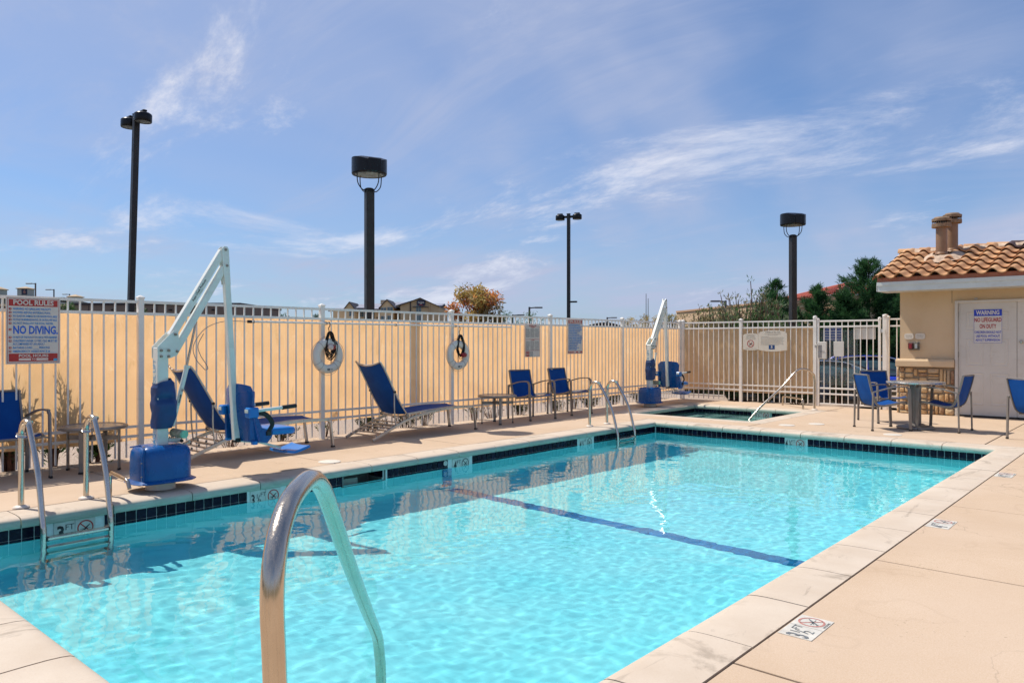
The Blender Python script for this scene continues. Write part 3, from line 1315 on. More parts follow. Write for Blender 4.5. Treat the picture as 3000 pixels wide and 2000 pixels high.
def make_armchair(label, loc, rz, group, legx=0.0):
    t = thing('sling_armchair', label, 'chair', loc, rz, group)
    hw = .285
    rail = [(-.34, 0, .85), (-.305, 0, .70), (-.255, 0, .52), (-.205, 0, .405), (-.12, 0, .375), (.06, 0, .40), (.20, 0, .435), (.255, 0, .42)]
    curve = bez(rail, 6)
    L = [0]
    for i in range(1, len(curve)):
        L.append(L[-1] + (curve[i] - curve[i - 1]).length)

    def at(s):
        s *= L[-1]
        for i in range(1, len(L)):
            if s <= L[i]:
                k = (s - L[i - 1]) / (L[i] - L[i - 1])
                return curve[i - 1].lerp(curve[i], k)
        return curve[-1]
    split = .52
    for nm, a, b in (('backrest', .012, split), ('seat', split + .004, .985)):
        mb = MB()

        def fn(u, v, a=a, b=b):
            p = at(a + (b - a) * u)
            y = (v - .5) * 2 * (hw - .055)
            sag = -.020 * (1 - (2 * v - 1) ** 2)
            nx = .8 if u * (b - a) + a < .45 else .2
            return (p.x + sag * nx, y, p.z + sag * (1 - nx))
        mb.sheet(fn, 12, 8, .004)
        mb.build(nm, 'sling', t, True, 60)
    for s_ in (-1, 1):
        mb = MB()
        mb.tube([(p.x, s_ * (hw - .045), p.z) for p in curve], .012, 8, flat=(.011, .016))
        mb.build('side_rail', 'alu', t, True, 50)
        arm = bez([(-.295, 0, .585), (-.20, 0, .610), (-.02, 0, .655), (.14, 0, .672), (.235, 0, .668)], 5)
        mb = MB()
        mb.tube([(p.x, s_ * (hw + .012), p.z) for p in arm], .02, 8, flat=(.020, .0095))
        mb.build('armrest', 'alu', t, True, 50)
        mb = MB()
        mb.tube([(.228, s_ * (hw + .012), .663), (.262, s_ * (hw + .012), .63), (.285, s_ * (hw + .012), .02)], .02, 8, flat=(.011, .023))
        lg = mb.build('leg', 'alu', t, True, 50)
        MB().box((.286, s_ * (hw + .012), .011), (.050, .026, .022), None, .004).build('foot', 'rubber', lg)
        mb = MB()
        mb.tube([(-.288, s_ * (hw + .012), .583), (-.300, s_ * (hw + .012), .02)], .02, 8, flat=(.010, .018))
        lg = mb.build('leg', 'alu', t, True, 50)
        MB().box((-.30, s_ * (hw + .012), .011), (.040, .024, .022), None, .004).build('foot', 'rubber', lg)
        MB().bar((.26, s_ * (hw + .004), .40), (.26, s_ * (hw - .05), .415), .018, .018).build('bracket', 'alu', t, False)
        MB().bar((-.28, s_ * (hw + .004), .572), (-.27, s_ * (hw - .05), .56), .018, .018).build('bracket', 'alu', t, False)
    mb = MB()
    mb.tube([(-.342, -hw + .05, .848), (-.342, hw - .05, .848)], .012, 8)
    mb.build('top_rail', 'alu', t)
    for x, z in ((.25, .408), (-.17, .358)):
        mb = MB()
        mb.tube([(x, -hw + .05, z), (x, hw - .05, z)], .011, 8)
        mb.build('stretcher', 'alu', t)
    return t


# ------------------------------------------------------------------ round side table
def make_side_table(label, loc, rz, group):
    t = thing('side_table', label, 'table', loc, rz, group)
    mb = MB()
    mb.lathe([(.0, .468), (.285, .468), (.287, .474), (.305, .474), (.322, .468), (.330, .455), (.326, .442), (.305, .434), (.0, .434)], (0, 0, 0), 40, caps=False)
    mb.build('table_top', 'alu', t, True, 30)
    mb = MB()
    mb.lathe([(.0, .4695), (.280, .4695), (.280, .4695)], (0, 0, 0), 36, caps=False)
    g = mb.build('textured_insert', 'table_glass', t)
    for k in range(4):
        a = PI / 4 + k * PI / 2
        c, s_ = math.cos(a), math.sin(a)
        mb = MB()
        mb.box((c * .262, s_ * .262, .228), (.045, .014, .42), a + PI / 2, .003)
        lg = mb.build('leg', 'alu', t)
        MB().box((c * .262, s_ * .262, .010), (.048, .018, .02), a + PI / 2).build('foot', 'rubber', lg)
        mb = MB()
        mb.bar((c * .075, s_ * .075, .345), (c * .258, s_ * .258, .345), .012, .045)
        mb.build('strut', 'alu', t, False)
    mb = MB()
    mb.lathe([(.068, .365), (.078, .365), (.078, .325), (.068, .325), (.068, .365)], (0, 0, 0), 28, caps=False)
    mb.build('hub_ring', 'alu', t, True, 30)
    return t


LAZY['table_glass'] = lambda: plain('dimpled_grey_insert', (0.42, 0.38, 0.33), .25, metal=.3, var=.25, vs=70, bump=.4, bs=120)


# ------------------------------------------------------------------ chaise lounge, lies along +y, head at -y
def make_lounger(label, loc, rz, group):
    t = thing('sling_lounger', label, 'sun lounger', loc, rz, group)
    hw = .295
    side = bez([(0, -.95, .018), (0, -.60, .155), (0, -.27, .268), (0, .13, .335), (0, .55, .368), (0, .92, .362), (0, .985, .355)], 6)
    for s_ in (-1, 1):
        mb = MB()
        mb.tube([(s_ * hw, p.y, p.z) for p in side], .02, 8, flat=(.013, .021))
        mb.build('side_rail', 'alu_light', t, True, 50)
        mb = MB()
        mb.tube([(s_ * hw, .972, .352), (s_ * hw, 1.012, .325), (s_ * hw, 1.055, .02)], .02, 8, flat=(.024, .013))
        lg = mb.build('leg', 'alu_light', t, True, 50)
        MB().box((s_ * hw, 1.056, .010), (.030, .052, .02), None, .003).build('foot', 'rubber', lg)
    # sling deck
    mb = MB()
    zz = lambda y: .335 + .05 * min(1, max(0, (y + .35) / .8)) - .015 * max(0, (y - .6) / .4)
    mb.sheet(lambda u, v: ((v - .5) * 2 * (hw - .028), -.33 + 1.29 * u, zz(-.33 + 1.29 * u) - .018 * (1 - (2 * v - 1) ** 2)), 16, 8, .004)
    mb.build('seat', 'sling', t, True, 60)
    for s_ in (-1, 1):
        mb = MB()
        mb.tube([(s_ * (hw - .022), -.33 + 1.31 * i / 12, zz(-.33 + 1.31 * i / 12) - .006) for i in range(13)], .01, 8, flat=(.008, .013))
        mb.build('seat_rail', 'alu_light', t, True, 50)
    # raised back
    bk = bez([(0, -.33, .335), (0, -.47, .53), (0, -.62, .79), (0, -.735, .985), (0, -.80, 1.075)], 6)
    n = len(bk) - 1
    mb = MB()
    mb.sheet(lambda u, v: ((v - .5) * 2 * (hw - .035), bk[round(u * n)].y + .028 * (1 - (2 * v - 1) ** 2) * (-1), bk[round(u * n)].z - .03 * (1 - (2 * v - 1) ** 2) * (.3 + u)), n, 8, .004)
    mb.build('backrest', 'sling', t, True, 60)
    for s_ in (-1, 1):
        mb = MB()
        mb.tube([(s_ * (hw - .022), p.y, p.z) for p in bk], .012, 8)
        mb.build('back_rail', 'alu_light', t)
    mb = MB()
    mb.tube([(x * (hw - .022), -.80 - .030 * (1 - x * x), 1.077 - .055 * (1 - x * x)) for x in [i / 8 - 1 for i in range(17)]], .012, 8)
    mb.build('head_bow', 'alu_light', t)
    mb = MB()
    mb.tube([(x * (hw - .022), -.335, .318 - .03 * (1 - x * x)) for x in [i / 6 - 1 for i in range(13)]], .012, 8)
    mb.build('hinge_bar', 'alu_light', t)
    for s_ in (-1, 1):
        k = MB()
        k.lathe([(.0, -.012), (.026, -.012), (.026, .012), (.0, .012)], (s_ * (hw - .01), -.33, .31), 14, 'X', False)
        k.build('pivot_disc', 'alu', t)
        k = MB()
        k.lathe([(.0, -.012), (.017, -.012), (.017, .012), (.0, .012)], (s_ * (hw - .02), -.545, .655), 12, 'X', False)
        k.build('hinge_knob', 'rubber', t)
        st = bez([(s_ * (hw - .03), -.545, .65), (s_ * (hw - .035), -.54, .40), (s_ * (hw - .035), -.52, .20)], 4)
        k = MB()
        k.tube(st, .009, 8)
        k.build('support_strut', 'alu_light', t)
    k = MB()
    k.tube(smooth_path([(-hw + .035, -.52, .22), (-hw + .04, -.50, .165), (0, -.40, .145), (hw - .04, -.50, .165), (hw - .035, -.52, .22)], .06), .009, 8)
    k.build('support_bar', 'alu_light', t)
    # rungs across the lower rails, with stop buttons
    for i in range(6):
        y = -.88 + .085 * i
        z = .045 + .40 * (y + .95) * .88
        k = MB()
        k.tube([(-hw + .01, y, z), (hw - .01, y, z)], .011, 8)
        r_ = k.build('rung', 'alu_light', t)
        if 0 < i < 5:
            k = MB()
            for x in (-.1, .1):
                k.lathe([(.012, 0), (.012, .022), (.006, .028)], (x, y, z + .004), 8)
            k.build('stop_button', 'alu', r_)
    k = MB()
    k.tube([(-hw + .01, .93, .345), (hw - .01, .93, .345)], .011, 8)
    k.build('stretcher', 'alu_light', t)
    return t


ca = 'blue sling armchairs'
ch = make_armchair('blue sling armchair at the left edge, beside the smaller side table and below the pool rules sign', (-1.94, -9.06, 0.005), R(4), ca)
ch['label'] = 'blue sling armchair cut by the left edge of the photo, under the pool rules board'
copy_thing(ch, (-1.83, -1.10, 0.005), R(-8), 'left blue sling armchair of the pair by the fence, beside the round side table', ca)
copy_thing(ch, (-1.90, .10, 0.005), R(-2), 'blue sling armchair right of its twin, under the spa rules sign', ca)
copy_thing(ch, (3.27, 1.32, 0.005), R(42), 'blue sling armchair left of the dining table, seen from behind', ca)
copy_thing(ch, (4.03, 1.76, 0.005), R(174), 'blue sling armchair right of the dining table, seen side on by the white door', ca)
copy_thing(ch, (2.98, 2.52, 0.005), R(-42), 'blue sling armchair behind the dining table in front of the gate and cars', ca)
copy_thing(ch, (5.36, 1.17, 0.005), R(44), 'blue sling armchair cut off by the right edge of the photo', ca)
ta = 'low round side tables'
tb = make_side_table('low round side table behind the near pool ladder, beside the leftmost armchair', (-1.865, -8.28, 0.005), R(0), ta)
copy_thing(tb, (-1.78, -2.06, 0.005), R(8), 'low round side table between the second lounger and the pair of armchairs', ta)
lo = 'sling sun loungers'
ln = make_lounger('sun lounger with raised blue back right behind the near pool lift', (-1.74, -6.62, 0.005), R(0), lo)
copy_thing(ln, (-1.745, -3.97, 0.005), R(0), 'sun lounger with raised blue back in full view between the two life rings', lo)

# ------------------------------------------------------------------ dining table
t = thing('pedestal_table', 'round metal dining table on a single column with heavy round base', 'table', (3.64, 1.74, 0.005), R(10))
mb = MB()
mb.lathe([(.0, .735), (.39, .735), (.412, .733), (.418, .722), (.416, .706), (.40, .698), (.0, .698)], (0, 0, 0), 48, caps=False)
mb.build('table_top', 'tabletop', t, True, 30)
mb = MB()
mb.lathe([(.022, .7365), (.034, .7365), (.034, .738), (.022, .738)], (0, 0, 0), 20, caps=False)
mb.build('parasol_hole_ring', 'alu', t)
for k in range(4):
    a = k * PI / 2
    mb = MB()
    mb.tube([(math.cos(a) * .052, math.sin(a) * .052, .08), (math.cos(a) * .052, math.sin(a) * .052, .70)], .026, 8, flat=(.030, .026))
    mb.build('column_post', 'alu', t, True, 50)
    mb = MB()
    mb.bar((0, 0, .688), (math.cos(a + .78) * .30, math.sin(a + .78) * .30, .688), .03, .018)
    mb.build('top_bracket', 'alu', t, False)
mb = MB()
mb.lathe([(.0, .0), (.265, .0), (.275, .012), (.272, .030), (.245, .042), (.16, .052), (.10, .078), (.0, .080)], (0, 0, 0), 40, caps=False)
mb.build('base', 'alu', t, True, 40)


# ------------------------------------------------------------------ pool ladders
def make_ladder(label, loc, group):
    t = thing('pool_ladder', label, 'pool ladder', loc, 0, group)
    for s_ in (-.245, .245):
        pts = [(-.36, s_, 0.004), (-.36, s_, .56)] + [(-.24 + .12 * math.cos(R(180 - a)), s_, .56 + .155 * math.sin(R(a))) for a in range(10, 150, 14)]
        pts += [(.05, s_, .33), (.155, s_, -.02)]
        pts = [Vector(p) for p in pts]
        pp = pts + [Vector((.175, s_, -.10)), Vector((.178, s_, -.22)), Vector((.172, s_, -.85)), Vector((.150, s_, -.92)), Vector((.06, s_, -.95))]
        mb = MB()
        mb.tube(bez(pp, 5), .0225, 14)
        r_ = mb.build('handrail', 'steel', t, True, 60)
        mb = MB()
        mb.lathe([(.024, .022), (.040, .018), (.060, .008), (.062, .0)], (-.36, s_, 0.004), 20, caps=False)
        mb.build('escutcheon', 'collar', r_, True, 50)
    for i, z in enumerate((-.165, -.36, -.55, -.75)):
        mb = MB()
        mb.box((.165, 0, z), (.075, .445, .022), None, .004)
        st = mb.build('step', 'steel', t, True, 30)
        for s_ in (-.222, .222):
            MB().box((.165, s_, z), (.07, .03, .034), None, .004).build('step_end', 'rubber', st)
    return t


la = 'stainless steel pool ladders'
ld = make_ladder('stainless pool ladder at the left, in front of the small round side table', (0, -9.12, 0), la)
copy_thing(ld, (0, -1.17, 0), 0, 'stainless pool ladder in the far left corner by the 4 1/2 FT marker', la)

# foreground grab rail across the corner steps
base, water = Vector((5.315, -10.475, 0)), Vector((3.87, -9.03, -.19))
dirn = (water - base)
dirn.z = 0
Lh = dirn.length
dirn.normalize()
t = thing('grab_rail', 'thick curved stainless grab rail rising in the foreground and dipping into the water', 'handrail', base)


def rp(s_, z):
    return Vector((dirn.x * s_, dirn.y * s_, z))


mb = MB()
prof = [(0, 0.004), (0, .35), (-.03, .66), (-.052, .83), (-.02, .925), (.06, .982), (.18, 1.006), (.34, 1.003), (.48, .955), (.62, .862), (.95, .617), (1.39, .312), (1.70, .105), (1.81, .02), (1.88, -.08), (1.93, -.19), (1.96, -.55), (1.96, -1.0)]
mb.tube(bez([rp(a, b) for a, b in prof], 6), .0245, 20)
r_ = mb.build('rail', 'steel_worn', t, True, 60)
mb = MB()
mb.lathe([(.026, .024), (.044, .020), (.066, .008), (.068, .0)], (0, 0, .004), 24, caps=False)
mb.build('escutcheon', 'collar', t, True, 50)

# spa handrail and low bar
t = thing('grab_rail', 'slim sloping handrail that runs down into the small spa', 'handrail', (1.27, 4.02, 0))
mb = MB()
q = [(0, 0, .004), (0, 0, .60), (-.03, -.05, .74), (-.13, -.17, .815), (-.25, -.30, .775), (-.45, -.55, .46), (-.70, -.93, .10), (-.85, -1.14, -.16), (-.95, -1.27, -.34)]
mb.tube(bez(q, 6), .021, 12)
mb.build('rail', 'steel_worn', t, True, 60)
mb = MB()
mb.lathe([(.022, .02), (.038, .016), (.058, .007), (.06, .0)], (0, 0, .004), 20, caps=False)
mb.build('escutcheon', 'collar', t, True, 50)
t = thing('grab_bar', 'short low steel bar on the deck behind the spa', 'grab bar', (.70, 4.36, 0))
mb = MB()
mb.tube(smooth_path([(-.34, .32, .004), (-.34, .32, .20), (.33, -.31, .20), (.33, -.31, .004)], .07), .019, 12)
mb.build('bar', 'steel_worn', t, True, 60)
t = thing('fill_spout', 'small bent steel fill pipe beside the near pool ladder', 'pipe', (-.31, -8.70, 0))
mb = MB()
mb.tube(smooth_path([(0, 0, .004), (0, 0, .215), (.37, 0, .185), (.415, 0, .12)], .05), .0165, 12)
mb.build('pipe', 'steel_worn', t, True, 60)


# ------------------------------------------------------------------ pool lift. local: x across, y = along the pool, mast at origin
def make_lift(label, loc, group):
    t = thing('pool_lift', label, 'pool lift', loc, 0, group)
    # fixed socket, mast, base cover
    MB().lathe([(.135, .0), (.128, .004), (.128, .095), (.0, .095)], (0, 0, 0), 30, caps=False).build('socket_collar', 'collar', t, True, 40)
    mast = MB().box((0, 0, .70), (.102, .102, 1.20), None, .006).build('mast', 'lift_white', t)
    text_mesh('AQUA CREEK  POOL LIFT', .075, 'decal_blue', mast, (-.012, -.0525, .80), (0, 0, 1), (1, 0, 0) if False else (-1, 0, 0), width=.78, name='lettering')
    cov = MB()
    n = 30

    def ring(rx, ry, z):
        out = []
        for k in range(n):
            a = 2 * PI * k / n
            ca, sa = math.cos(a), math.sin(a)
            e = .62
            out.append((math.copysign(abs(ca) ** e, ca) * rx, math.copysign(abs(sa) ** e, sa) * ry, z))
        return out
    prof_ = [(.225, .285, .075), (.235, .290, .082), (.222, .268, .092), (.198, .245, .105), (.196, .245, .30), (.188, .238, .355), (.165, .215, .392), (.12, .16, .405), (.06, .06, .407)]
    vs = [p for a, b, z in prof_ for p in ring(a, b, z)]
    fs = [(i * n + k, i * n + (k + 1) % n, (i + 1) * n + (k + 1) % n, (i + 1) * n + k) for i in range(len(prof_) - 1) for k in range(n)]
    cov.add(vs, fs)
    cv = cov.build('base_cover', 'glossy_blue', t, True, 50)
    fl = MB()
    fl.tube([(.198 * .86, -.235, .11), (.19 * .86, -.235, .33), (.15, -.21, .385), (.0, -.17, .412), (-.15, -.21, .385)], .008, 6)
    fl.build('cover_flange', 'glossy_blue', cv)
    sc = MB()
    for p in ((.175, -.243, .15), (.172, -.243, .27), (.10, -.19, .405), (.0, .165, .412), (.1, .17, .405)):
        sc.lathe([(.009, 0), (.007, .008), (.0, .009)], p, 8, caps=False)
    sc.build('screw', 'bolt', cv)
    # battery bag
    bg_ = MB()

    def bagpt(u, v):
        z = .555 + .435 * v
        a = 2 * PI * u
        ca, sa = math.cos(a), math.sin(a)
        rx, ry = .082 + .012 * math.sin(v * 3.1), .082 + .02 * math.sin(v * 3.1)
        cy = .022 * math.sin(v * 3.1) + .01
        k = 1 + .10 * noise.noise((ca * 2, sa * 2, v * 5)) + .05 * noise.noise((ca * 4, sa * 4, v * 9 + 3))
        if v > .95:
            k *= .86
        pinch = -.030 * math.exp(-((v - .62) / .055) ** 2) * max(0, ca * .8 + .5)
        e = .6
        return ((math.copysign(abs(ca) ** e, ca) * rx) * k + pinch, (math.copysign(abs(sa) ** e, sa) * ry) * k + cy, z + .025 * sa * (v > .9))
    bg_.grid(bagpt, 32, 22, True)
    bg_.build('battery_cover', 'blue_cloth', t, True, 70)
    # pivot plates and bolts
    for s_ in (-.058, .058):
        pl = MB()
        pl.prism([(-.055, 1.20), (.060, 1.20), (.125, 1.225), (.148, 1.265), (.150, 1.33), (.135, 1.44), (.10, 1.455), (.055, 1.42), (-.055, 1.305)],
                 (s_ - .004, 0, 0), (0, 1, 0), (0, 0, 1), (.008, 0, 0))
        p_ = pl.build('pivot_plate', 'lift_white', t, False)
        bl = MB()
        for y, z in ((-.023, 1.271), (.045, 1.271), (-.023, 1.217), (.045, 1.216), (.108, 1.419), (.124, 1.262)):
            bl.lathe([(.0, -.012), (.0125, -.012), (.0125, .012), (.0, .012)], (s_ + (.008 if s_ > 0 else -.008), y, z), 8, 'X', False)
        bl.build('bolt', 'bolt', p_, False)
    # parallel arms and head
    for nm, a, b, w in (('upper_arm', (0, .095, 1.405), (0, .600, 2.245), .064), ('lower_arm', (0, .128, 1.262), (0, .612, 2.085), .060)):
        mb = MB()
        mb.bar(a, b, .062, w, (0, 1, 0), .004)
        o = mb.build(nm, 'lift_white', t)
        if nm == 'upper_arm':
            d = (Vector(b) - Vector(a)).normalized()
            c = Vector(a).lerp(Vector(b), .52)
            upv = Vector((1, 0, 0)).cross(d)
            text_mesh('Aqua Creek Products', .028, 'ink', o, c + Vector((.0315, 0, 0)) + upv * .006, d, upv, bold=.0006)
            text_mesh('POOL LIFT', .012, 'ink', o, c + Vector((.0315, 0, 0)) - upv * .016, d, upv)
            lg = MB()
            for k in (-1, 1):
                q0 = c + Vector((.0318, 0, 0)) + d * (.02 * k) + upv * .010
                lg.tube([q0 - d * .02 * k, q0 + upv * .018, q0 + d * .02 * k], .0008, 4)
            lg.build('emblem', 'ink_grey', o)
    for s_ in (-.036, .036):
        mb = MB()
        mb.prism([(.575, 2.262), (.600, 2.290), (.632, 2.286), (.648, 2.262), (.668, 1.915), (.612, 1.915), (.598, 2.03)],
                 (s_ - .004, 0, 0), (0, 1, 0), (0, 0, 1), (.008, 0, 0))
        o = mb.build('head_plate', 'lift_white', t, False)
        bl = MB()
        for y, z in ((.615, 2.255), (.628, 2.10)):
            bl.lathe([(.0, -.010), (.012, -.010), (.012, .010), (.0, .010)], (s_ + (.005 if s_ > 0 else -.005), y, z), 8, 'X', False)
        bl.build('bolt', 'bolt', o, False)
    mb = MB()
    mb.bar((0, .636, 2.05), (0, .745, .375), .058, .058, (0, 1, 0), .004)
    ha = mb.build('hanging_arm', 'lift_white', t)
    MB().box((0, .752, .372), (.06, .06, .045), None, .003).build('end_cap', 'rubber', ha)
    # actuator
    a0, a1, a2 = Vector((0, .335, 1.545)), Vector((0, .245, 1.115)), Vector((0, .105, .56))
    MB().tube([a1, a0], .011, 10).build('actuator_rod', 'steel_worn', t)
    tb_ = MB()
    tb_.tube([a2, a1], .022, 14)
    at_ = tb_.build('actuator_tube', 'lift_white', t)
    MB().tube([a1 - Vector((0, 0, .012)), a1 + Vector((0, .004, .012))], .029, 14).build('collar', 'lift_white', at_)
    d = (a1 - a2).normalized()
    upv = Vector((1, 0, 0)).cross(d)
    c = a2.lerp(a1, .50)
    lb = MB()
    lb.box(c + Vector((.0218, 0, 0)), (.0022, .026, .17), Matrix((Vector((1, 0, 0)), upv * -1, d)).transposed())
    lo_ = lb.build('warning_decal', 'marker', at_, False)
    text_mesh('DANGER', .020, 'ink', lo_, c - d * .02 + Vector((.0235, 0, 0)), d, upv, bold=.0008)
    no_diving(lo_, c + d * .06 + Vector((.0232, 0, 0)), d, upv, .012)
    MB().tube([(.0, .115, .505), (.135, .150, .495)], .040, 16).build('actuator_motor', 'dirty_metal', t)
    MB().tube([(.136, .150, .495), (.156, .155, .494)], .038, 14).build('motor_cap', 'mint', t)
    MB().tube([(.02, .05, .44), (.03, .17, .43)], .020, 10).build('bracket_tube', 'lift_white', t)
    MB().lathe([(.0, -.006), (.016, -.006), (.016, .006), (.0, .006)], (.06, .17, .425), 10, 'X', False).build('knob', 'rubber', t)
    MB().tube(bez([(.15, .15, .47), (.16, .20, .42), (.10, .16, .40), (.06, .10, .42)], 5), .004, 6).build('cable', 'collar', t)
    # seat shell
    y0 = .80
    W2 = .268
    sb_ = MB()

    def shell(u, v):
        z = .365 + .57 * u
        w = W2 * (1.0 - .10 * math.sin(u * PI)) * (1 if u < .82 else math.sqrt(max(0, 1 - ((u - .82) / .18) ** 2 * .42)))
        x = (v - .5) * 2 * w
        y = y0 - .055 * u - .05 * abs(2 * v - 1) ** 2.5 * -1 - .02 * math.sin(u * PI)
        return (x, y, z + (-.03 * abs(2 * v - 1) ** 3 if u > .9 else 0))
    sb_.sheet(shell, 16, 12, .035)
    sh = sb_.build('seat_back', 'glossy_blue', t, True, 50)
    for s_ in (-1, 1):
        wg = MB()
        wg.prism([(-.04, .375), (.15, .345), (.20, .40), (.21, .455), (.09, .50), (.045, .60), (.02, .70), (-.05, .70)], (s_ * .225 - .018, y0, 0), (0, 1, 0), (0, 0, 1), (.036, 0, 0))
        wg.build('side_wing', 'glossy_blue', sh)
        MB().box((s_ * .262, y0 - .03, .66), (.09, .11, .10), None, .012).build('armrest_block', 'bright_blue', sh)
        pl = MB().box((s_ * .262, y0 - .089, .675), (.062, .006, .034), None, .002).build('hinge_plate', 'marker', sh)
        MB().box((s_ * .255, y0 + .0, .36), (.05, .05, .035), None, .006).build('hinge_lug', 'bright_blue', sh)
    cu = MB()

    n = 28
    lay = [(0.0, .405), (.94, .402), (1.0, .415), (1.0, .452), (.97, .466), (.85, .474), (0.0, .470)]
    vs, fs = [], []
    for sc_, z in lay:
        for k in range(n):
            a = 2 * PI * k / n
            ca, sa = math.cos(a), math.sin(a)
            vs.append((math.copysign(abs(ca) ** .4, ca) * .225 * sc_, y0 + .275 + math.copysign(abs(sa) ** .4, sa) * .245 * sc_, z + .008 * sa * sc_ * -1 + .01))
    fs = [(i * n + k, i * n + (k + 1) % n, (i + 1) * n + (k + 1) % n, (i + 1) * n + k) for i in range(len(lay) - 1) for k in range(n)]
    cu.add(vs, fs)
    cu.build('seat', 'bright_blue', t, True, 50)
    for s_ in (-1, 1):
        a_ = MB()
        a_.tube([(s_ * .262, y0 - .02, .672), (s_ * .262, y0 + .24, .685), (s_ * .262, y0 + .33, .690)], .017, 12)
        ar = a_.build('armrest', 'lift_white', t)
        MB().tube([(s_ * .262, y0 + .30, .688), (s_ * .262, y0 + .46, .697)], .022, 12).build('grip', 'rubber', ar)
    # belt
    b_ = MB()
    path = bez([(.235, y0 + .02, .655), (.262, y0 + .12, .63), (.262, y0 + .19, .54), (.245, y0 + .17, .47), (.238, y0 + .14, .415)], 6)
    b_.tube(path, .02, 8, flat=(.0035, .024))
    bt = b_.build('belt', 'rubber', t, True, 50)
    MB().box((.245, y0 + .16, .44), (.03, .055, .045), None, .006).build('buckle', 'rubber', bt)
    # foot rest
    f_ = MB()
    f_.tube([(.0, y0 - .02, .362), (.0, y0 + .20, .325), (.0, y0 + .44, .245)], .014, 10, flat=(.020, .012))
    f_.build('footrest_arm', 'lift_white', t, True, 50)
    f_ = MB()
    f_.sheet(lambda u, v: ((v - .5) * .34, y0 + .42 + .27 * u, .195 + (.075 * max(0, u - .35) ** 1.2) + .03 * max(0, .25 - u) * 4 * .5 + .012 * abs(2 * v - 1) ** 3), 10, 10, .026)
    fr = f_.build('footrest', 'bright_blue', t, True, 50)
    f_ = MB()
    f_.bar((.10, y0 + .42, .225), (.0, y0 + .50, .205), .03, .012)
    f_.bar((-.10, y0 + .42, .225), (.0, y0 + .50, .205), .03, .012)
    f_.build('footrest_fork', 'glossy_blue', fr, False)
    return t


pl = 'blue and white pool lifts'
lf = make_lift('blue and white pool lift with hanging blue seat, in front at the left', (-.33, -8.25, 0.005), pl)
copy_thing(lf, (-1.62, 2.52, 0.005), 0, 'blue and white pool lift in the far corner beside the spa', pl)

# ------------------------------------------------------------------ life rings, heaving lines, reaching pole
LAZY['ring_white'] = lambda: plain('off_white_foam', (0.72, 0.68, 0.60), .6, var=.06, vs=5, dirt=(0.55, 0.50, 0.40))
LAZY['rope_black'] = lambda: plain('black_rope', (0.008, 0.008, 0.010), .8, bump=.4, bs=300)
LAZY['rope_grey'] = lambda: plain('thin_grey_cord', (0.32, 0.30, 0.28), .8)
LAZY['float_red'] = lambda: plain('dark_red_float', (0.28, 0.012, 0.015), .35)
LAZY['float_white'] = lambda: plain('white_float', (0.72, 0.60, 0.52), .4)


def life_ring(label, y, z, tilt):
    t = thing('life_ring', label, 'life ring', (-2.165, y, z), 0, 'life rings on the fence')
    mb = MB()
    n, m = 40, 14
    Rr, r = .185, .062
    mb.grid(lambda u, v: ((.045 * math.sin(2 * PI * v)), (Rr + r * math.cos(2 * PI * v)) * math.cos(2 * PI * u), (Rr + r * math.cos(2 * PI * v)) * math.sin(2 * PI * u)), n, m, True)
    mb.build('foam_ring', 'ring_white', t, True, 180)
    for a in (-150, -128, -50, -28, 130, 55):
        a_ = R(a)
        c = Vector((0, math.cos(a_) * Rr, math.sin(a_) * Rr))
        rad = Vector((0, math.cos(a_), math.sin(a_)))
        k = MB()
        k.tube([c + rad * (r + .003) * math.cos(2 * PI * i / 14) + Vector((1, 0, 0)) * .048 * math.sin(2 * PI * i / 14) for i in range(14)], .0022, 5, closed=True)
        k.build('lashing', 'rope_grey', t)
    k = MB()
    pts = []
    an = [130, 210, 232, 310, 332, 415]
    for i in range(len(an)):
        a0, a1 = an[i], an[(i + 1) % len(an)] + (360 if i == len(an) - 1 else 0)
        for j in range(7):
            u = j / 7
            a_ = R(a0 + (a1 - a0) * u)
            rr = Rr + r + .004 + .022 * math.sin(u * PI) * ((a1 - a0) / 80)
            pts.append((.0, math.cos(a_) * rr, math.sin(a_) * rr))
    k.tube(pts, .003, 5, closed=True)
    k.build('grab_line', 'rope_grey', t)
    text_mesh('IV', .04, 'ink_grey', t, (.046, .035, -.19), (0, 1, 0), (0, 0, 1))
    k = MB()
    k.add([(.0475, -.04, -.205), (.0475, .0, -.205), (.0475, .01, -.175), (.0475, -.04, -.175)], [(0, 1, 2, 3)])
    k.build('stencil', 'ink_grey', t, False)
    return t


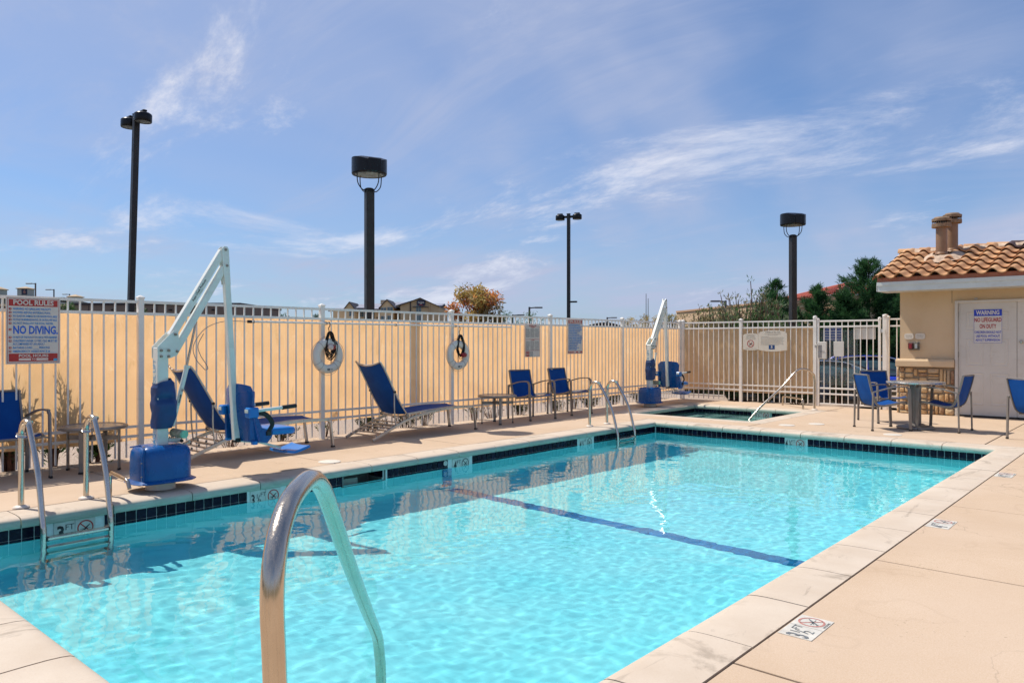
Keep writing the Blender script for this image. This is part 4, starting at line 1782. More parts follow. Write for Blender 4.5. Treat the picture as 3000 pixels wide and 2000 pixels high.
def heaving_line(label, y, z, seed, spread, fl):
    t = thing('coiled_rope', label, 'rope', (-2.135, y, z), 0, 'coiled throw lines over the life rings')
    rr = random.Random(seed)
    for i in range(15):
        k = MB()
        w = .050 + .035 * rr.random()
        h = .145 + .055 * rr.random()
        oy = rr.uniform(-.018, .018)
        ox = rr.uniform(-.022, .022)
        pts = []
        for j in range(26):
            a = 2 * PI * j / 26
            yy = math.sin(a) * w * (1 - .45 * (math.cos(a) > 0) * math.cos(a)) + oy + (.012 * rr.random())
            zz_ = math.cos(a) * h - h + .006 * rr.random()
            if spread and i > 12 and math.cos(a) < .2:
                yy += max(0, math.sin(a)) * .075
            pts.append((ox * (.4 + .6 * abs(math.sin(a))), yy, zz_))
        k.tube(pts, .0048, 6, closed=True)
        k.build('rope_loop', 'rope_black', t, True, 180)
    k = MB()
    k.tube(bez([(-.02, 0, .14), (-.02, .018, .11), (-.02, .012, .07), (-.02, -.004, .05), (0, -.004, -.01)], 5), .006, 6)
    k.build('hook', 'rubber', t)
    f = Vector(fl)
    k = MB()
    k.lathe([(.0, -.055), (.025, -.050), (.038, -.03), (.041, 0), (.041, .001)], f, 16, 'Y', False)
    k.build('float_end', 'float_white' if spread else 'float_red', t, True, 60)
    k = MB()
    k.lathe([(.041, .0), (.038, .03), (.025, .05), (.0, .055)], f + Vector((0, .001, 0)), 16, 'Y', False)
    k.build('float_end', 'float_red', t, True, 60)
    return t


life_ring('white life ring on the fence left of the second lounger', -5.14, 1.165, 0)
life_ring('white life ring on the fence right of the second lounger', -2.60, 1.145, 0)
heaving_line('black coiled rope with half white, half red float hung over the left life ring', -5.13, 1.50, 3, True, (.05, -.0, -.215))
heaving_line('black coiled rope with small red float hung over the right life ring', -2.58, 1.475, 9, False, (.04, .045, -.33))
t = thing('reaching_pole', 'long white reaching pole with bent wire hook hung along the top of the fence', 'reaching pole', (-2.215, -6.30, 1.618))
MB().tube([(0, 0, 0), (0, 5.10, .006)], .0145, 10).build('pole', 'fence_white', t)
MB().tube([(0, -.02, 0), (0, .03, 0)], .020, 10).build('collar', 'rubber', t)
MB().tube(bez([(0, 0, 0), (.02, -.35, -.005), (.03, -.60, -.10), (.03, -.745, -.30), (.03, -.72, -.46), (.03, -.63, -.57), (.03, -.60, -.60), (.03, -.565, -.585), (.03, -.59, -.53), (.03, -.66, -.42), (.03, -.69, -.30), (.03, -.62, -.16)], 5), .0045, 6).build('wire_crook', 'rope_grey', t)
for i, y in enumerate((.06, 1.17, 2.42, 3.69)):
    MB().tube([(-.03, y, .02), (.018, y, .016), (.020, y, -.016), (-.03, y, -.018)], .004, 6).build('bracket', 'bolt', t)
# ------------------------------------------------------------------ signs on the fence (face +x, text runs along +y)
LAZY['sign_white'] = lambda: plain('white_sign_face', (0.66, 0.62, 0.55), .35, var=.04, vs=4)
LAZY['sign_cream'] = lambda: plain('cream_sign_face', (0.70, 0.62, 0.50), .45, var=.04, vs=4)
LAZY['ink_lightblue'] = lambda: plain('light_blue_print', (0.02, 0.24, 0.62), .4)
LAZY['ink_taupe'] = lambda: plain('taupe_print', (0.36, 0.31, 0.25), .5)
LAZY['navy'] = lambda: plain('navy_print', (0.01, 0.06, 0.20), .4)


def rect(m, parent, o, ux, uy, x, y, w, h, lift=.0012, name='printed_panel'):
    ux, uy, o = Vector(ux), Vector(uy), Vector(o)
    uz = ux.cross(uy)
    mb = MB()
    mb.add([o + ux * a + uy * b + uz * lift for a, b in ((x, y), (x + w, y), (x + w, y + h), (x, y + h))], [(0, 1, 2, 3)])
    return mb.build(name, m, parent, False)


def outline(m, parent, o, ux, uy, x, y, w, h, t_, lift=.0012, name='printed_border'):
    ux, uy, o = Vector(ux), Vector(uy), Vector(o)
    uz = ux.cross(uy)
    mb = MB()
    P = [(x, y), (x + w, y), (x + w, y + h), (x, y + h)]
    Q = [(x + t_, y + t_), (x + w - t_, y + t_), (x + w - t_, y + h - t_), (x + t_, y + h - t_)]
    vs = [o + ux * a + uy * b + uz * lift for a, b in P + Q]
    mb.add(vs, [(i, (i + 1) % 4, 4 + (i + 1) % 4, 4 + i) for i in range(4)])
    return mb.build(name, m, parent, False)


def board(name, label, cat, loc, w, h, ux, m='sign_white', th=.004, group=None):
    """board with its lower left corner at the local origin"""
    t = thing(name, label, cat, loc, 0, group)
    ux = Vector(ux)
    uy = Vector((0, 0, 1))
    uz = ux.cross(uy)
    mb = MB()
    mb.prism([(0, 0), (w, 0), (w, h), (0, h)], -uz * th, ux, uy, uz * th)
    b = mb.build('board', m, t, False)
    return t, b


Y_, Z_, X_ = (0, 1, 0), (0, 0, 1), (1, 0, 0)

# pool rules
W_, H_ = .50, .69
t, b = board('pool_rules_sign', 'large POOL RULES board with red header and big blue NO DIVING lettering', 'sign', (-2.215, -8.985, 1.128), W_, H_, Y_)


def TX(s_, size, m, x, y, w=None, align='LEFT', bold=0.0, lift=.0022):
    o = (lift, x, y)
    return text_mesh(s_, size, m, b, o, Y_, Z_, align, bold, width=w)


outline('ink_red', b, (0, 0, 0), Y_, Z_, .012, .012, W_ - .024, H_ - .024, .004)
rect('ink_red', b, (0, 0, 0), Y_, Z_, .026, .598, W_ - .052, .068)
TX('POOL RULES', .070, 'sign_white', W_ / 2, .632, .37, 'CENTER', .0022)
rows = [(1, .567, 'WARNING: NO LIFEGUARD ON DUTY', .35), (2, .530, 'SHOWER BEFORE ENTERING POOL', .345), (3, .493, 'NO GLASS OR ANIMALS IN THE FENCED POOL AREA', .405),
        (4, .456, 'NO FOOD OR BEVERAGES IN POOL OR ON POOL WET DECK', .405), (5, .419, 'DO NOT SWALLOW THE POOL WATER.', .37),
        (7, .275, 'DO NOT USE THE POOL IF YOU ARE ILL WITH DIARRHEA', .405), (8, .238, 'CHILDREN UNDER 13 YRS. OLD MUST BE', .405),
        (0, .205, 'ACCOMPANIED BY AN ADULT', .29), (9, .168, 'BATHING LOAD ____ PERSONS', .335), (10, .130, 'EMERGENCY ASSISTANCE # ____', .40)]
for n_, y, s_, w in rows:
    TX(s_, .031, 'ink_lightblue', .062, y, w, 'LEFT', .0005)
    if n_:
        rect('ink_red', b, (0, 0, 0), Y_, Z_, .026, y - .012, .024, .024)
        TX(str(n_), .021, 'sign_white', .038, y, None, 'CENTER', .0006, .0028)
rect('ink_red', b, (0, 0, 0), Y_, Z_, .026, .343, .024, .024)
TX('6', .021, 'sign_white', .038, .355, None, 'CENTER', .0006, .0028)
TX('NO DIVING.', .115, 'ink_blue', .062, .348, .41, 'LEFT', .0035)
rect('ink_red', b, (0, 0, 0), Y_, Z_, .026, .026, W_ - .052, .082)
TX('POOL HOURS', .040, 'sign_white', W_ / 2, .084, .27, 'CENTER', .0012)
TX('TO', .026, 'sign_white', W_ / 2, .048, None, 'CENTER', .0008)
rect('float_white', b, (0, 0, 0), Y_, Z_, .115, .036, .11, .024, .0020)
rect('float_white', b, (0, 0, 0), Y_, Z_, .275, .036, .11, .024, .0020)
rect('decal_blue', b, (0, 0, 0), Y_, Z_, .435, .030, .034, .024, .0020)

# rescue instructions
W_, H_ = .43, .60
t, b = board('rescue_sign', 'white SAVING A LIFE instruction sheet with two tables and a red 911 box', 'sign', (-2.215, -.835, 1.082), W_, H_, Y_)
TX('SAVING A LIFE', .034, 'ink_red', W_ / 2, .578, .21, 'CENTER', .0010)
for y0_, h_ in ((.335, .225), (.120, .205)):
    outline('ink_red', b, (0, 0, 0), Y_, Z_, .012, y0_, W_ - .024, h_, .004)
    for k in range(2):
        rect('ink_grey', b, (0, 0, 0), Y_, Z_, .012 + (W_ - .024) * (k + 1) / 3 - .001, y0_, .002, h_)
    TX(('CHOKING', 'CPR')[y0_ < .2], .024, 'ink_red', W_ / 2, y0_ + h_ - .014, .10, 'CENTER', .0006)
    for c in range(3):
        x0_ = .018 + (W_ - .024) * c / 3
        for r in range(9):
            yy = y0_ + h_ - .040 - r * .019
            if yy > y0_ + .01:
                TX(random.choice(['CHECK VICTIM', 'OPEN AIRWAY', 'LOOK LISTEN', 'GIVE BREATHS', 'CALL FOR HELP', 'REPEAT STEPS', 'TILT HEAD']), .0125, 'ink_grey', x0_, yy, .095 + .02 * random.random(), 'LEFT', .0004)
rect('ink_red', b, (0, 0, 0), Y_, Z_, .012, .012, .110, .096)
TX('CALL', .020, 'sign_white', .080, .088, .06, 'CENTER', .0005, .0026)
TX('911', .048, 'sign_white', .080, .048, .065, 'CENTER', .0014, .0026)
k = MB()
k.tube(bez([(.0026, .035, .095), (.0026, .026, .06), (.0026, .035, .024)], 5), .004, 6)
k.build('phone_symbol', 'sign_white', b)
outline('ink_grey', b, (0, 0, 0), Y_, Z_, .125, .012, W_ - .137, .096, .0015)
for r in range(5):
    TX(['AMBULANCE', 'FIRE DEPT', 'POLICE', 'HOSPITAL', 'DOCTOR'][r], .014, 'ink_grey', .135, .092 - r * .018, .09, 'LEFT', .0003)

# spa rules
W_, H_ = .50, .68
t, b = board('spa_rules_sign', 'white SPA RULES board with red header and blue text lines', 'sign', (-2.215, .445, 1.125), W_, H_, Y_)
outline('ink_red', b, (0, 0, 0), Y_, Z_, .010, .010, W_ - .02, H_ - .02, .0035)
rect('ink_red', b, (0, 0, 0), Y_, Z_, .026, .600, W_ - .052, .062)
TX('SPA RULES', .068, 'sign_white', W_ / 2, .631, .39, 'CENTER', .002)
sl = [('SHOWER BEFORE ENTERING SPA', .36, 1), ('NO GLASS OR ANIMALS IN THE SPA OR', .42, 1), ('AREA, OR 50 FEET FROM UNFENCED SPA', .40, 0), ('NO FOOD OR DRINK IN OR ON THE WET DECK', .42, 1),
      ('CHILDREN UNDER 18 YRS. OLD MUST', .37, 1), ('HAVE ADULT SUPERVISION', .27, 0), ('DO NOT SWALLOW THE SPA WATER', .34, 1), ('DO NOT USE THE SPA IF YOU ARE ILL', .43, 1),
      ('PREGNANT WOMEN, SMALL CHILDREN, PEOPLE', .44, 1), ('WITH HEALTH PROBLEMS, AND PEOPLE USING', .42, 0), ('ALCOHOL, NARCOTICS OR OTHER DRUGS THAT', .40, 0), ('CAUSE DROWSINESS SHOULD NOT USE SPA', .40, 0),
      ('WITHOUT CONSULTING A DOCTOR', .30, 0), ('MAXIMUM USE: 15 MINUTES', .26, 1), ('MAXIMUM TEMPERATURE 104 F', .33, 1), ('BATHING LOAD 5 PERSONS', .26, 1)]
for i, (s_, w, dot) in enumerate(sl):
    y = .575 - i * .0325
    TX(s_, .030, 'ink_lightblue', .042, y, w, 'LEFT', .0012)
    if dot:
        rect('ink_red', b, (0, 0, 0), Y_, Z_, .024, y - .005, .009, .009)
rect('ink_red', b, (0, 0, 0), Y_, Z_, .020, .020, W_ - .04, .034)
TX('SPA HOURS', .028, 'sign_white', .10, .037, .13, 'CENTER', .0006)
rect('float_white', b, (0, 0, 0), Y_, Z_, .19, .025, .09, .022, .0020)
rect('float_white', b, (0, 0, 0), Y_, Z_, .33, .025, .09, .022, .0020)


# arched cream plaques on the back fence (face -y, text runs along +x)
def plaque(name, label, loc, w, h, arch, notch):
    t = thing(name, label, 'sign', loc, 0, 'cream plaques on the back fence')
    pts = [(0, 0.0)]
    n = 12
    for i in range(n + 1):
        u = i / n
        pts.append((w * u, -arch * math.sin(PI * u)))
    pts = pts[1:] + [(w, h - notch)]
    for i in range(5):
        a = i / 4 * PI / 2
        pts.append((w - notch * math.sin(a) , h - notch + notch * (1 - math.cos(a)) * .9))
    for i in range(n + 1):
        u = 1 - i / n
        pts.append((notch + (w - 2 * notch) * u, h + arch * math.sin(PI * u)))
    for i in range(5):
        a = i / 4 * PI / 2
        pts.append((notch * math.cos(a), h - notch * math.sin(a)))
    clean = []
    for p in pts:
        if not clean or math.hypot(p[0] - clean[-1][0], p[1] - clean[-1][1]) > .002:
            clean.append(p)
    mb = MB()
    mb.prism(list(clean), (0, 0, 0), X_, Z_, (0, .018, 0))
    b = mb.build('board', 'sign_cream', t, False)
    return t, b


def TP(b, s_, size, m, x, y, w=None, align='CENTER', bold=0.0):
    return text_mesh(s_, size, m, b, (x, -.0018, y), X_, Z_, align, bold, width=w)


t, b = plaque('warning_plaque', 'smaller cream plaque with a no diving symbol on the back fence', (-.665, 4.965, 1.195), .36, .34, .022, .022)
TP(b, 'WARNING!', .038, 'ink_taupe', .18, .320, .18)
TP(b, 'NO DIVING', .034, 'ink_taupe', .18, .280, .19)
TP(b, 'SHALLOW WATER', .028, 'ink_taupe', .18, .242, .23)
no_diving(b, (.18, -.0008, .13), X_, Z_, .082, 'ink_red', 'ink')
TP(b, 'Persons diving do so at their own risk', .014, 'ink_taupe', .18, .022, .27)
t, b = plaque('spa_rules_plaque', 'larger cream Whirlpool Spa Use plaque with a small blue number 5', (-.30, 4.962, 1.185), .64, .40, .035, .032)
TP(b, 'Whirlpool Spa Use', .050, 'ink_taupe', .32, .395, .34, 'CENTER', .0008)
TP(b, 'For the comfort and safety of all guests please', .020, 'ink_taupe', .32, .355, .36)
TP(b, 'observe the following', .020, 'ink_taupe', .32, .332, .22)
for i, w in enumerate((.18, .50, .52, .50, .49, .53, .51, .44, .50, .52, .40)):
    TP(b, 'Do not use alone  Limit your stay to ten minutes  Elderly persons and pregnant women consult a physician', .012, 'ink_taupe', .055, .300 - i * .0185, w, 'LEFT')
rect('navy', b, (0, 0, 0), X_, Z_, .235, .015, .135, .095, .0012)
TP(b, '5', .085, 'sign_white', .302, .066, None, 'CENTER', .003).location.y = -.0012

# ------------------------------------------------------------------ gate
LAZY['acrylic'] = None


def m_acrylic():
    n = NT('clear_acrylic')
    n.set(color=(.75, .85, .85), rough=.05, alpha=.05, spec=.5)
    return n.m


LAZY['acrylic'] = m_acrylic
LAZY['box_grey'] = lambda: plain('grey_latch_face', (0.26, 0.24, 0.23), .5)
g = thing('gate', 'white picket gate with a latch box and a clear guard panel', 'gate', (.99, 5.02, 0))
GW = 1.22


def gpost(x, h, w, cap, parent, name):
    mb = MB()
    mb.box((x, 0, h / 2), (w, w, h), None, .004)
    p = mb.build(name, 'fence_white', parent)
    c = MB()
    c.lathe([(.0, -.03), (cap, -.03), (cap * 1.05, -.005), (cap * .9, .012), (.0, .024)], (x, 0, h), 18, caps=False)
    c.build('post_cap', 'fence_white', p, True, 40)
    return p


gpost(.0, 1.845, .045, .030, g, 'stile')
gpost(GW, 1.845, .045, .030, g, 'stile')
for z in (1.80, 1.682, .385, .265, .055):
    MB().box((GW / 2, 0, z), (GW - .046, .030, .034), None, .003).build('rail', 'fence_white', g)
sc = MB()
sc.box((0, 0, .93), (.0165, .0165, 1.74))
km = sc.mesh('picket', 'fence_white', False)
for k in range(1, 10):
    link('picket', km, g, (GW * k / 10, 0, 0))
bx = MB().box((.105, -.055, 1.185), (.175, .05, .36), None, .006).build('latch_box', 'sign_white', g)
MB().box((.062, -.0815, 1.165), (.075, .004, .265), None, .001).build('grey_plate', 'box_grey', bx)
MB().tube([(.062, -.0845, 1.165), (.16, -.0845, 1.160)], .003, 5).build('pull_wire', 'rubber', bx)
MB().box((.43, -.025, 1.215), (.205, .012, .315), None, .003).build('blank_plate', 'sign_white', g)
MB().box((.92, .030, 1.535), (.43, .006, .235), None, .002).build('sheet', 'sign_white', g)
MB().box((.42, .024, 1.03), (.76, .005, 1.17)).build('guard_panel', 'acrylic', g, False)
MB().box((-.035, -.03, 1.28), (.05, .03, .06), None, .004).build('latch', 'alu_light', g)
p1 = thing('gate_post', 'tall white gate post with round cap left of the gate', 'post', (.925, 5.02, 0), 0, 'white gate posts')
gpost(0, 1.90, .065, .042, p1, 'shaft')
p2 = thing('gate_post', 'tall white gate post with round cap right of the gate', 'post', (2.315, 5.02, 0), 0, 'white gate posts')
gpost(0, 1.90, .080, .050, p2, 'shaft')
MB().tube(bez([(.0, -.045, 1.62), (.03, -.05, 1.30), (.07, -.05, .95), (.05, -.05, .6)], 5), .004, 5).build('gate_cable', 'fence_white', p2)
for z in (1.58, .45):
    MB().box((-.055, -.02, z), (.05, .02, .07), None, .004).build('hinge', 'alu_light', p2)
fence_section('narrow white picket fence piece between the gate and the utility building', [2.36, 2.70], 'x', FY + .04, 'white fence panels')

# ------------------------------------------------------------------ utility building
def m_stucco():
    n = NT('beige_stucco')
    v = n.pos()
    a = n.noise(v, 1.4, 4, .6)
    c = n.mix(n.ramp(a, .3, .7), (0.60, 0.43, 0.26), (0.66, 0.49, 0.31))
    n.set(color=c, rough=.9, spec=.2)
    n.bump(n.noise(v, 75, 4, .7), .6, .006)
    return n.m


LAZY['stucco'] = m_stucco
LAZY['fascia'] = lambda: plain('white_fascia_paint', (0.66, 0.68, 0.64), .5, var=.05, vs=3, dirt=(0.55, 0.50, 0.42))
LAZY['fascia_pink'] = lambda: plain('terracotta_bird_stop', (0.36, 0.13, 0.075), .7, var=.1)
LAZY['soffit'] = lambda: plain('soffit_paint', (0.55, 0.55, 0.50), .6)
LAZY['door_paint'] = lambda: plain('grey_white_door_paint', (0.60, 0.56, 0.50), .35, var=.05, vs=2, dirt=(0.50, 0.44, 0.36))


def m_rooftile():
    n = NT('clay_roof_tile')
    v = n.coord('Object')
    r = rnd(n)
    c = n.mix(r, (0.44, 0.225, 0.11), (0.62, 0.36, 0.18))
    g_ = n.noise(n.pos(), 9, 5, .65)
    c = n.mix(n.ramp(g_, .45, .75, 0, .6), c, (0.66, 0.42, 0.25))
    c = n.mix(n.ramp(n.noise(n.pos(), 3.1, 5, .7), .60, .75, 0, .7), c, (0.33, 0.20, 0.13))
    n.set(color=c, rough=.85, spec=.2)
    n.bump(n.noise(n.pos(), 60, 4, .7), .35, .004)
    return n.m


LAZY['rooftile'] = m_rooftile
LAZY['dark_tile'] = lambda: plain('dark_repair_tile', (0.075, 0.040, 0.036), .7, var=.2, vs=12)
LAZY['mortar'] = lambda: plain('smeared_mortar', (0.52, 0.38, 0.27), .95, var=.25, vs=14, bump=.5)
BX0, BX1, BY, BD = 2.72, 8.6, 4.50, 3.05
bt = thing('utility_building', 'beige stucco utility building with clay tiled roof, stone base and white double door', 'building', (BX0, BY, 0))


def BP(x, y, z):
    return Vector((x - BX0, y - BY, z))


wl_ = MB()
DXa, DXb, DZ = 3.655, 5.58, 2.115
wl_.box(BP((BX0 + DXa) / 2, BY + .08, 1.60), (DXa - BX0, .16, 1.60))
wl_.box(BP((BX0 + DXa) / 2, BY + .085, .41), (DXa - BX0 - .002, .15, .80))
wl_.box(BP((DXa + DXb) / 2, BY + .08, (DZ + 2.40) / 2), (DXb - DXa, .16, 2.40 - DZ))
wl_.box(BP((DXb + BX1) / 2, BY + .08, 1.20), (BX1 - DXb, .16, 2.40))
wl_.box(BP(BX0 + .08, BY + BD / 2, 1.2), (.16, BD - .33, 2.40))
wl_.box(BP(BX1 - .08, BY + BD / 2, 1.2), (.16, BD - .33, 2.40))
wl_.box(BP((BX0 + BX1) / 2, BY + BD - .08, 1.2), (BX1 - BX0, .16, 2.40))
# gables
for gx in (BX0 + .0, BX1 - .16):
    wl_.prism([(0, 2.40), (BD, 2.40), (BD / 2, 2.94)], BP(gx, BY, 0), (0, 1, 0), (0, 0, 1), (.16, 0, 0))
wall = wl_.build('wall', 'stucco', bt, False)
for x in (3.60,):
    MB().box(BP(x, BY - .001, 2.24), (.006, .004, .32)).build('control_joint', 'grout', wall, False)
# stone base, each stone its own piece
st_root = MB().box(BP((BX0 + DXa) / 2 - .001, BY - .0125, .445), (DXa - BX0 - .03, .022, .885)).build('stone_facing', 'stone_mortar' if False else 'mortar_dark', bt, False) if False else None
LAZY['mortar_dark'] = lambda: plain('stone_joint_mortar', (0.27, 0.215, 0.15), .95, var=.2, vs=20)
sf = MB()
sf.box(BP((BX0 + DXa) / 2 - .006, BY - .012, .445), (DXa - BX0 - .02, .022, .885))
sf.box(BP(BX0 - .012, BY + .25, .445), (.022, .52, .885))
sfo = sf.build('stone_facing', 'mortar_dark', bt, False)


def m_stone():
    n = NT('field_stone')
    r = rnd(n)
    cr = n.n('ShaderNodeValToRGB')
    e = cr.color_ramp.elements
    e[0].position, e[0].color = 0, (.20, .10, .065, 1)
    e[1].position, e[1].color = 1, (.52, .40, .26, 1)
    for p_, c_ in ((.18, (.30, .17, .09, 1)), (.36, (.48, .27, .11, 1)), (.55, (.56, .36, .17, 1)), (.72, (.58, .42, .24, 1)), (.86, (.36, .28, .20, 1))):
        q_ = cr.color_ramp.elements.new(p_)
        q_.color = c_
    n.l(r, cr.inputs[0])
    a = n.noise(n.pos(), 22, 5, .65)
    c = n.mix(n.ramp(a, .35, .7, 0, .7), cr.outputs[0], (.58, .40, .22))
    c = n.mix(n.ramp(n.noise(n.pos(), 9, 4, .6), .58, .72, 0, .6), c, (.26, .15, .09))
    n.set(color=c, rough=.85, spec=.2)
    n.bump(n.noise(n.pos(), 38, 5, .7), .7, .010)
    return n.m


LAZY['stone'] = m_stone
rs = random.Random(5)


RECTS = '''115,130,245,270 255,145,485,288 255,296,485,422 492,175,604,384 610,185,848,276 856,150,1165,305 612,282,862,384 868,312,1165,378 636,392,848,528
870,384,1165,446 115,276,248,440 115,446,240,545 248,430,630,545 870,452,1172,572 1174,160,1270,610 1274,190,1352,668 1356,190,1446,596 1450,200,1556,588
490,390,630,424 115,552,340,690 346,552,640,652 646,536,864,660 870,578,1268,690 1274,674,1556,812 1356,602,1556,668 115,696,250,828 256,658,470,828
476,696,648,836 654,666,866,828 115,834,340,1008 346,834,470,1014 476,842,644,1004 650,834,846,966 852,834,1034,1016 1040,822,1144,1094 1150,822,1300,1066
1306,818,1420,1046 1426,818,1556,1040 870,696,1268,816 115,1014,310,1130 316,1020,570,1138 576,1010,846,1116 650,972,846,1004 852,1022,1034,1100
115,1136,246,1310 252,1144,408,1316 414,1144,650,1300 656,1122,852,1264 858,1106,1052,1266 858,1272,1056,1396 1058,1100,1152,1396 1158,1072,1304,1396
1310,1052,1556,1208 1310,1214,1556,1396 656,1270,852,1396 414,1306,650,1396 115,1316,408,1396'''
SW_ = (DXa - BX0 - .01) / 1441
for rec in RECTS.split():
    a0_, b0_, a1_, b1_ = [float(v) for v in rec.split(',')]
    x, w = (a0_ - 115) * SW_, (a1_ - a0_ + 6) * SW_
    h = (b1_ - b0_ + 6) * .89 / 1272
    y = .89 - (b1_ + 6 - 130) * .89 / 1272
    if y < 0:
        y = .002
    if w < .03 or h < .03:
        continue
    jw, jh = w - .010, h - .010
    d = .030 + rs.random() * .022
    mb = MB()
    n = 12
    rim, fr_, top = [], [], []
    for k in range(n):
        a = 2 * PI * k / n + .26
        ca, sa = math.cos(a), math.sin(a)
        e = .38
        qx, qz = math.copysign(abs(ca) ** e, ca) * jw / 2, math.copysign(abs(sa) ** e, sa) * jh / 2
        j1 = 1 + rs.uniform(-.07, .0)
        rim.append((x + w / 2 + qx * j1, -.015, y + h / 2 + qz * j1))
        fr_.append((x + w / 2 + qx * .97 * j1, -.015 - d * .6, y + h / 2 + qz * .96 * j1))
        top.append((x + w / 2 + qx * .72, -.015 - d * rs.uniform(.85, 1.1), y + h / 2 + qz * .68))
    vs = rim + fr_ + top + [(x + w / 2, -.015 - d * 1.05, y + h / 2)]
    fs = [(k, (k + 1) % n, n + (k + 1) % n, n + k) for k in range(n)] + [(n + k, n + (k + 1) % n, 2 * n + (k + 1) % n, 2 * n + k) for k in range(n)]
    fs += [(2 * n + k, 2 * n + (k + 1) % n, 3 * n) for k in range(n)]
    mb.add(vs, fs)
    mb.build('stone', 'stone', sfo, True, 50)
for i in range(9):
    z0_ = i * .098
    for j, (y0_, w_) in enumerate(((.0, .24), (.25, .24)) if i % 2 else ((.0, .15), (.16, .33))):
        MB().box((-.034 - rs.random() * .008, y0_ + w_ / 2, z0_ + .05), (.034, w_ - .014, .086), None, .014).build('stone', 'stone', sfo, True, 50)
MB().prism([(0, 0), (.10, .0), (.105, .012), (.105, .105), (.085, .135), (.0, .150)], BP(BX0 - .055, BY - .005, .893), (0, -1, 0), (0, 0, 1), (DXa - BX0 + .050, 0, 0)).build('ledge', 'stucco', bt, False)
MB().box(BP(BX0 - .028, BY + .28, .965), (.055, .55, .145), None, .012).build('ledge', 'stucco', bt, False)
# door frame and leaves
fr = MB()
fr.box(BP(DXa + .024, BY - .004, DZ / 2), (.048, .10, DZ), None, .003)
fr.box(BP((DXa + DXb) / 2, BY - .004, DZ - .022), (DXb - DXa - .097, .10, .044), None, .003)
fr.box(BP(DXb - .024, BY - .004, DZ / 2), (.048, .10, DZ), None, .003)
dfr = fr.build('door_frame', 'door_paint', bt)
MB().box(BP((DXa + DXb) / 2, BY + .004, .012), (DXb - DXa - .1, .12, .018)).build('threshold', 'rubber', dfr, False)


def door_leaf(x0, x1, hinges, knob):
    mb = MB()
    mb.box(BP((x0 + x1) / 2, BY + .012, 1.055), (x1 - x0, .036, 2.05), None, .002)
    d = mb.build('door', 'door_paint', bt)
    w = x1 - x0
    for cx_ in (x0 + w * .29, x0 + w * .71):
        for (z0, z1) in ((.22, .80), (.92, 1.42), (1.56, 1.90)):
            o = MB()
            W2_, H2 = w * .31, z1 - z0
            c = BP(cx_, BY - .006, (z0 + z1) / 2)
            a = [(-W2_ / 2, -H2 / 2), (W2_ / 2, -H2 / 2), (W2_ / 2, H2 / 2), (-W2_ / 2, H2 / 2)]

            def ring_(k, dy):
                return [c + Vector((x - math.copysign(k, x), dy, z - math.copysign(k, z))) for x, z in a]
            vs = ring_(0, -.0002) + ring_(.010, -.007) + ring_(.024, -.0015) + ring_(.046, -.0015) + ring_(.060, -.006)
            fs = []
            for i in range(4):
                for k in range(4):
                    l = (k + 1) % 4
                    fs.append((i * 4 + k, i * 4 + l, (i + 1) * 4 + l, (i + 1) * 4 + k))
            fs.append((16, 17, 18, 19))
            o.add(vs, fs)
            o.build('moulded_panel', 'door_paint', d, False)
    if hinges:
        for z in (1.86, 1.13, .30):
            MB().lathe([(.0, -.05), (.009, -.05), (.009, .05), (.0, .05)], BP(x0 - .004, BY - .012, z), 8, 'Z', False).build('hinge', 'bolt', d)
    if knob:
        k = MB()
        k.lathe([(.0, 0), (.026, 0), (.026, .008), (.011, .012), (.011, .035), (.026, .045), (.029, .06), (.02, .072), (.0, .074)], (0, 0, 0), 18, caps=False)
        o = k.build('knob', 'steel_worn', d)
        o.rotation_euler = (R(90), 0, 0)
        o.location = BP(x0 + .065, BY - .007, 1.36)
    return d


door_leaf(3.706, 4.606, True, False)
door_leaf(4.612, 5.528, False, True)
MB().box(BP(3.985, BY - .012, 2.145), (.05, .02, .022), None, .003).build('door_bell', 'alu_light', bt)
# sign on the door
ws, wb = board('warning_sign', 'WARNING NO LIFEGUARD ON DUTY sign on the white door of the utility building', 'sign', (3.951, BY - .016, 1.338), .438, .608, X_)


def TW(s_, size, m, x, y, w, bold):
    return text_mesh(s_, size, m, wb, (x, -.0025, y), X_, Z_, 'CENTER', bold, width=w)


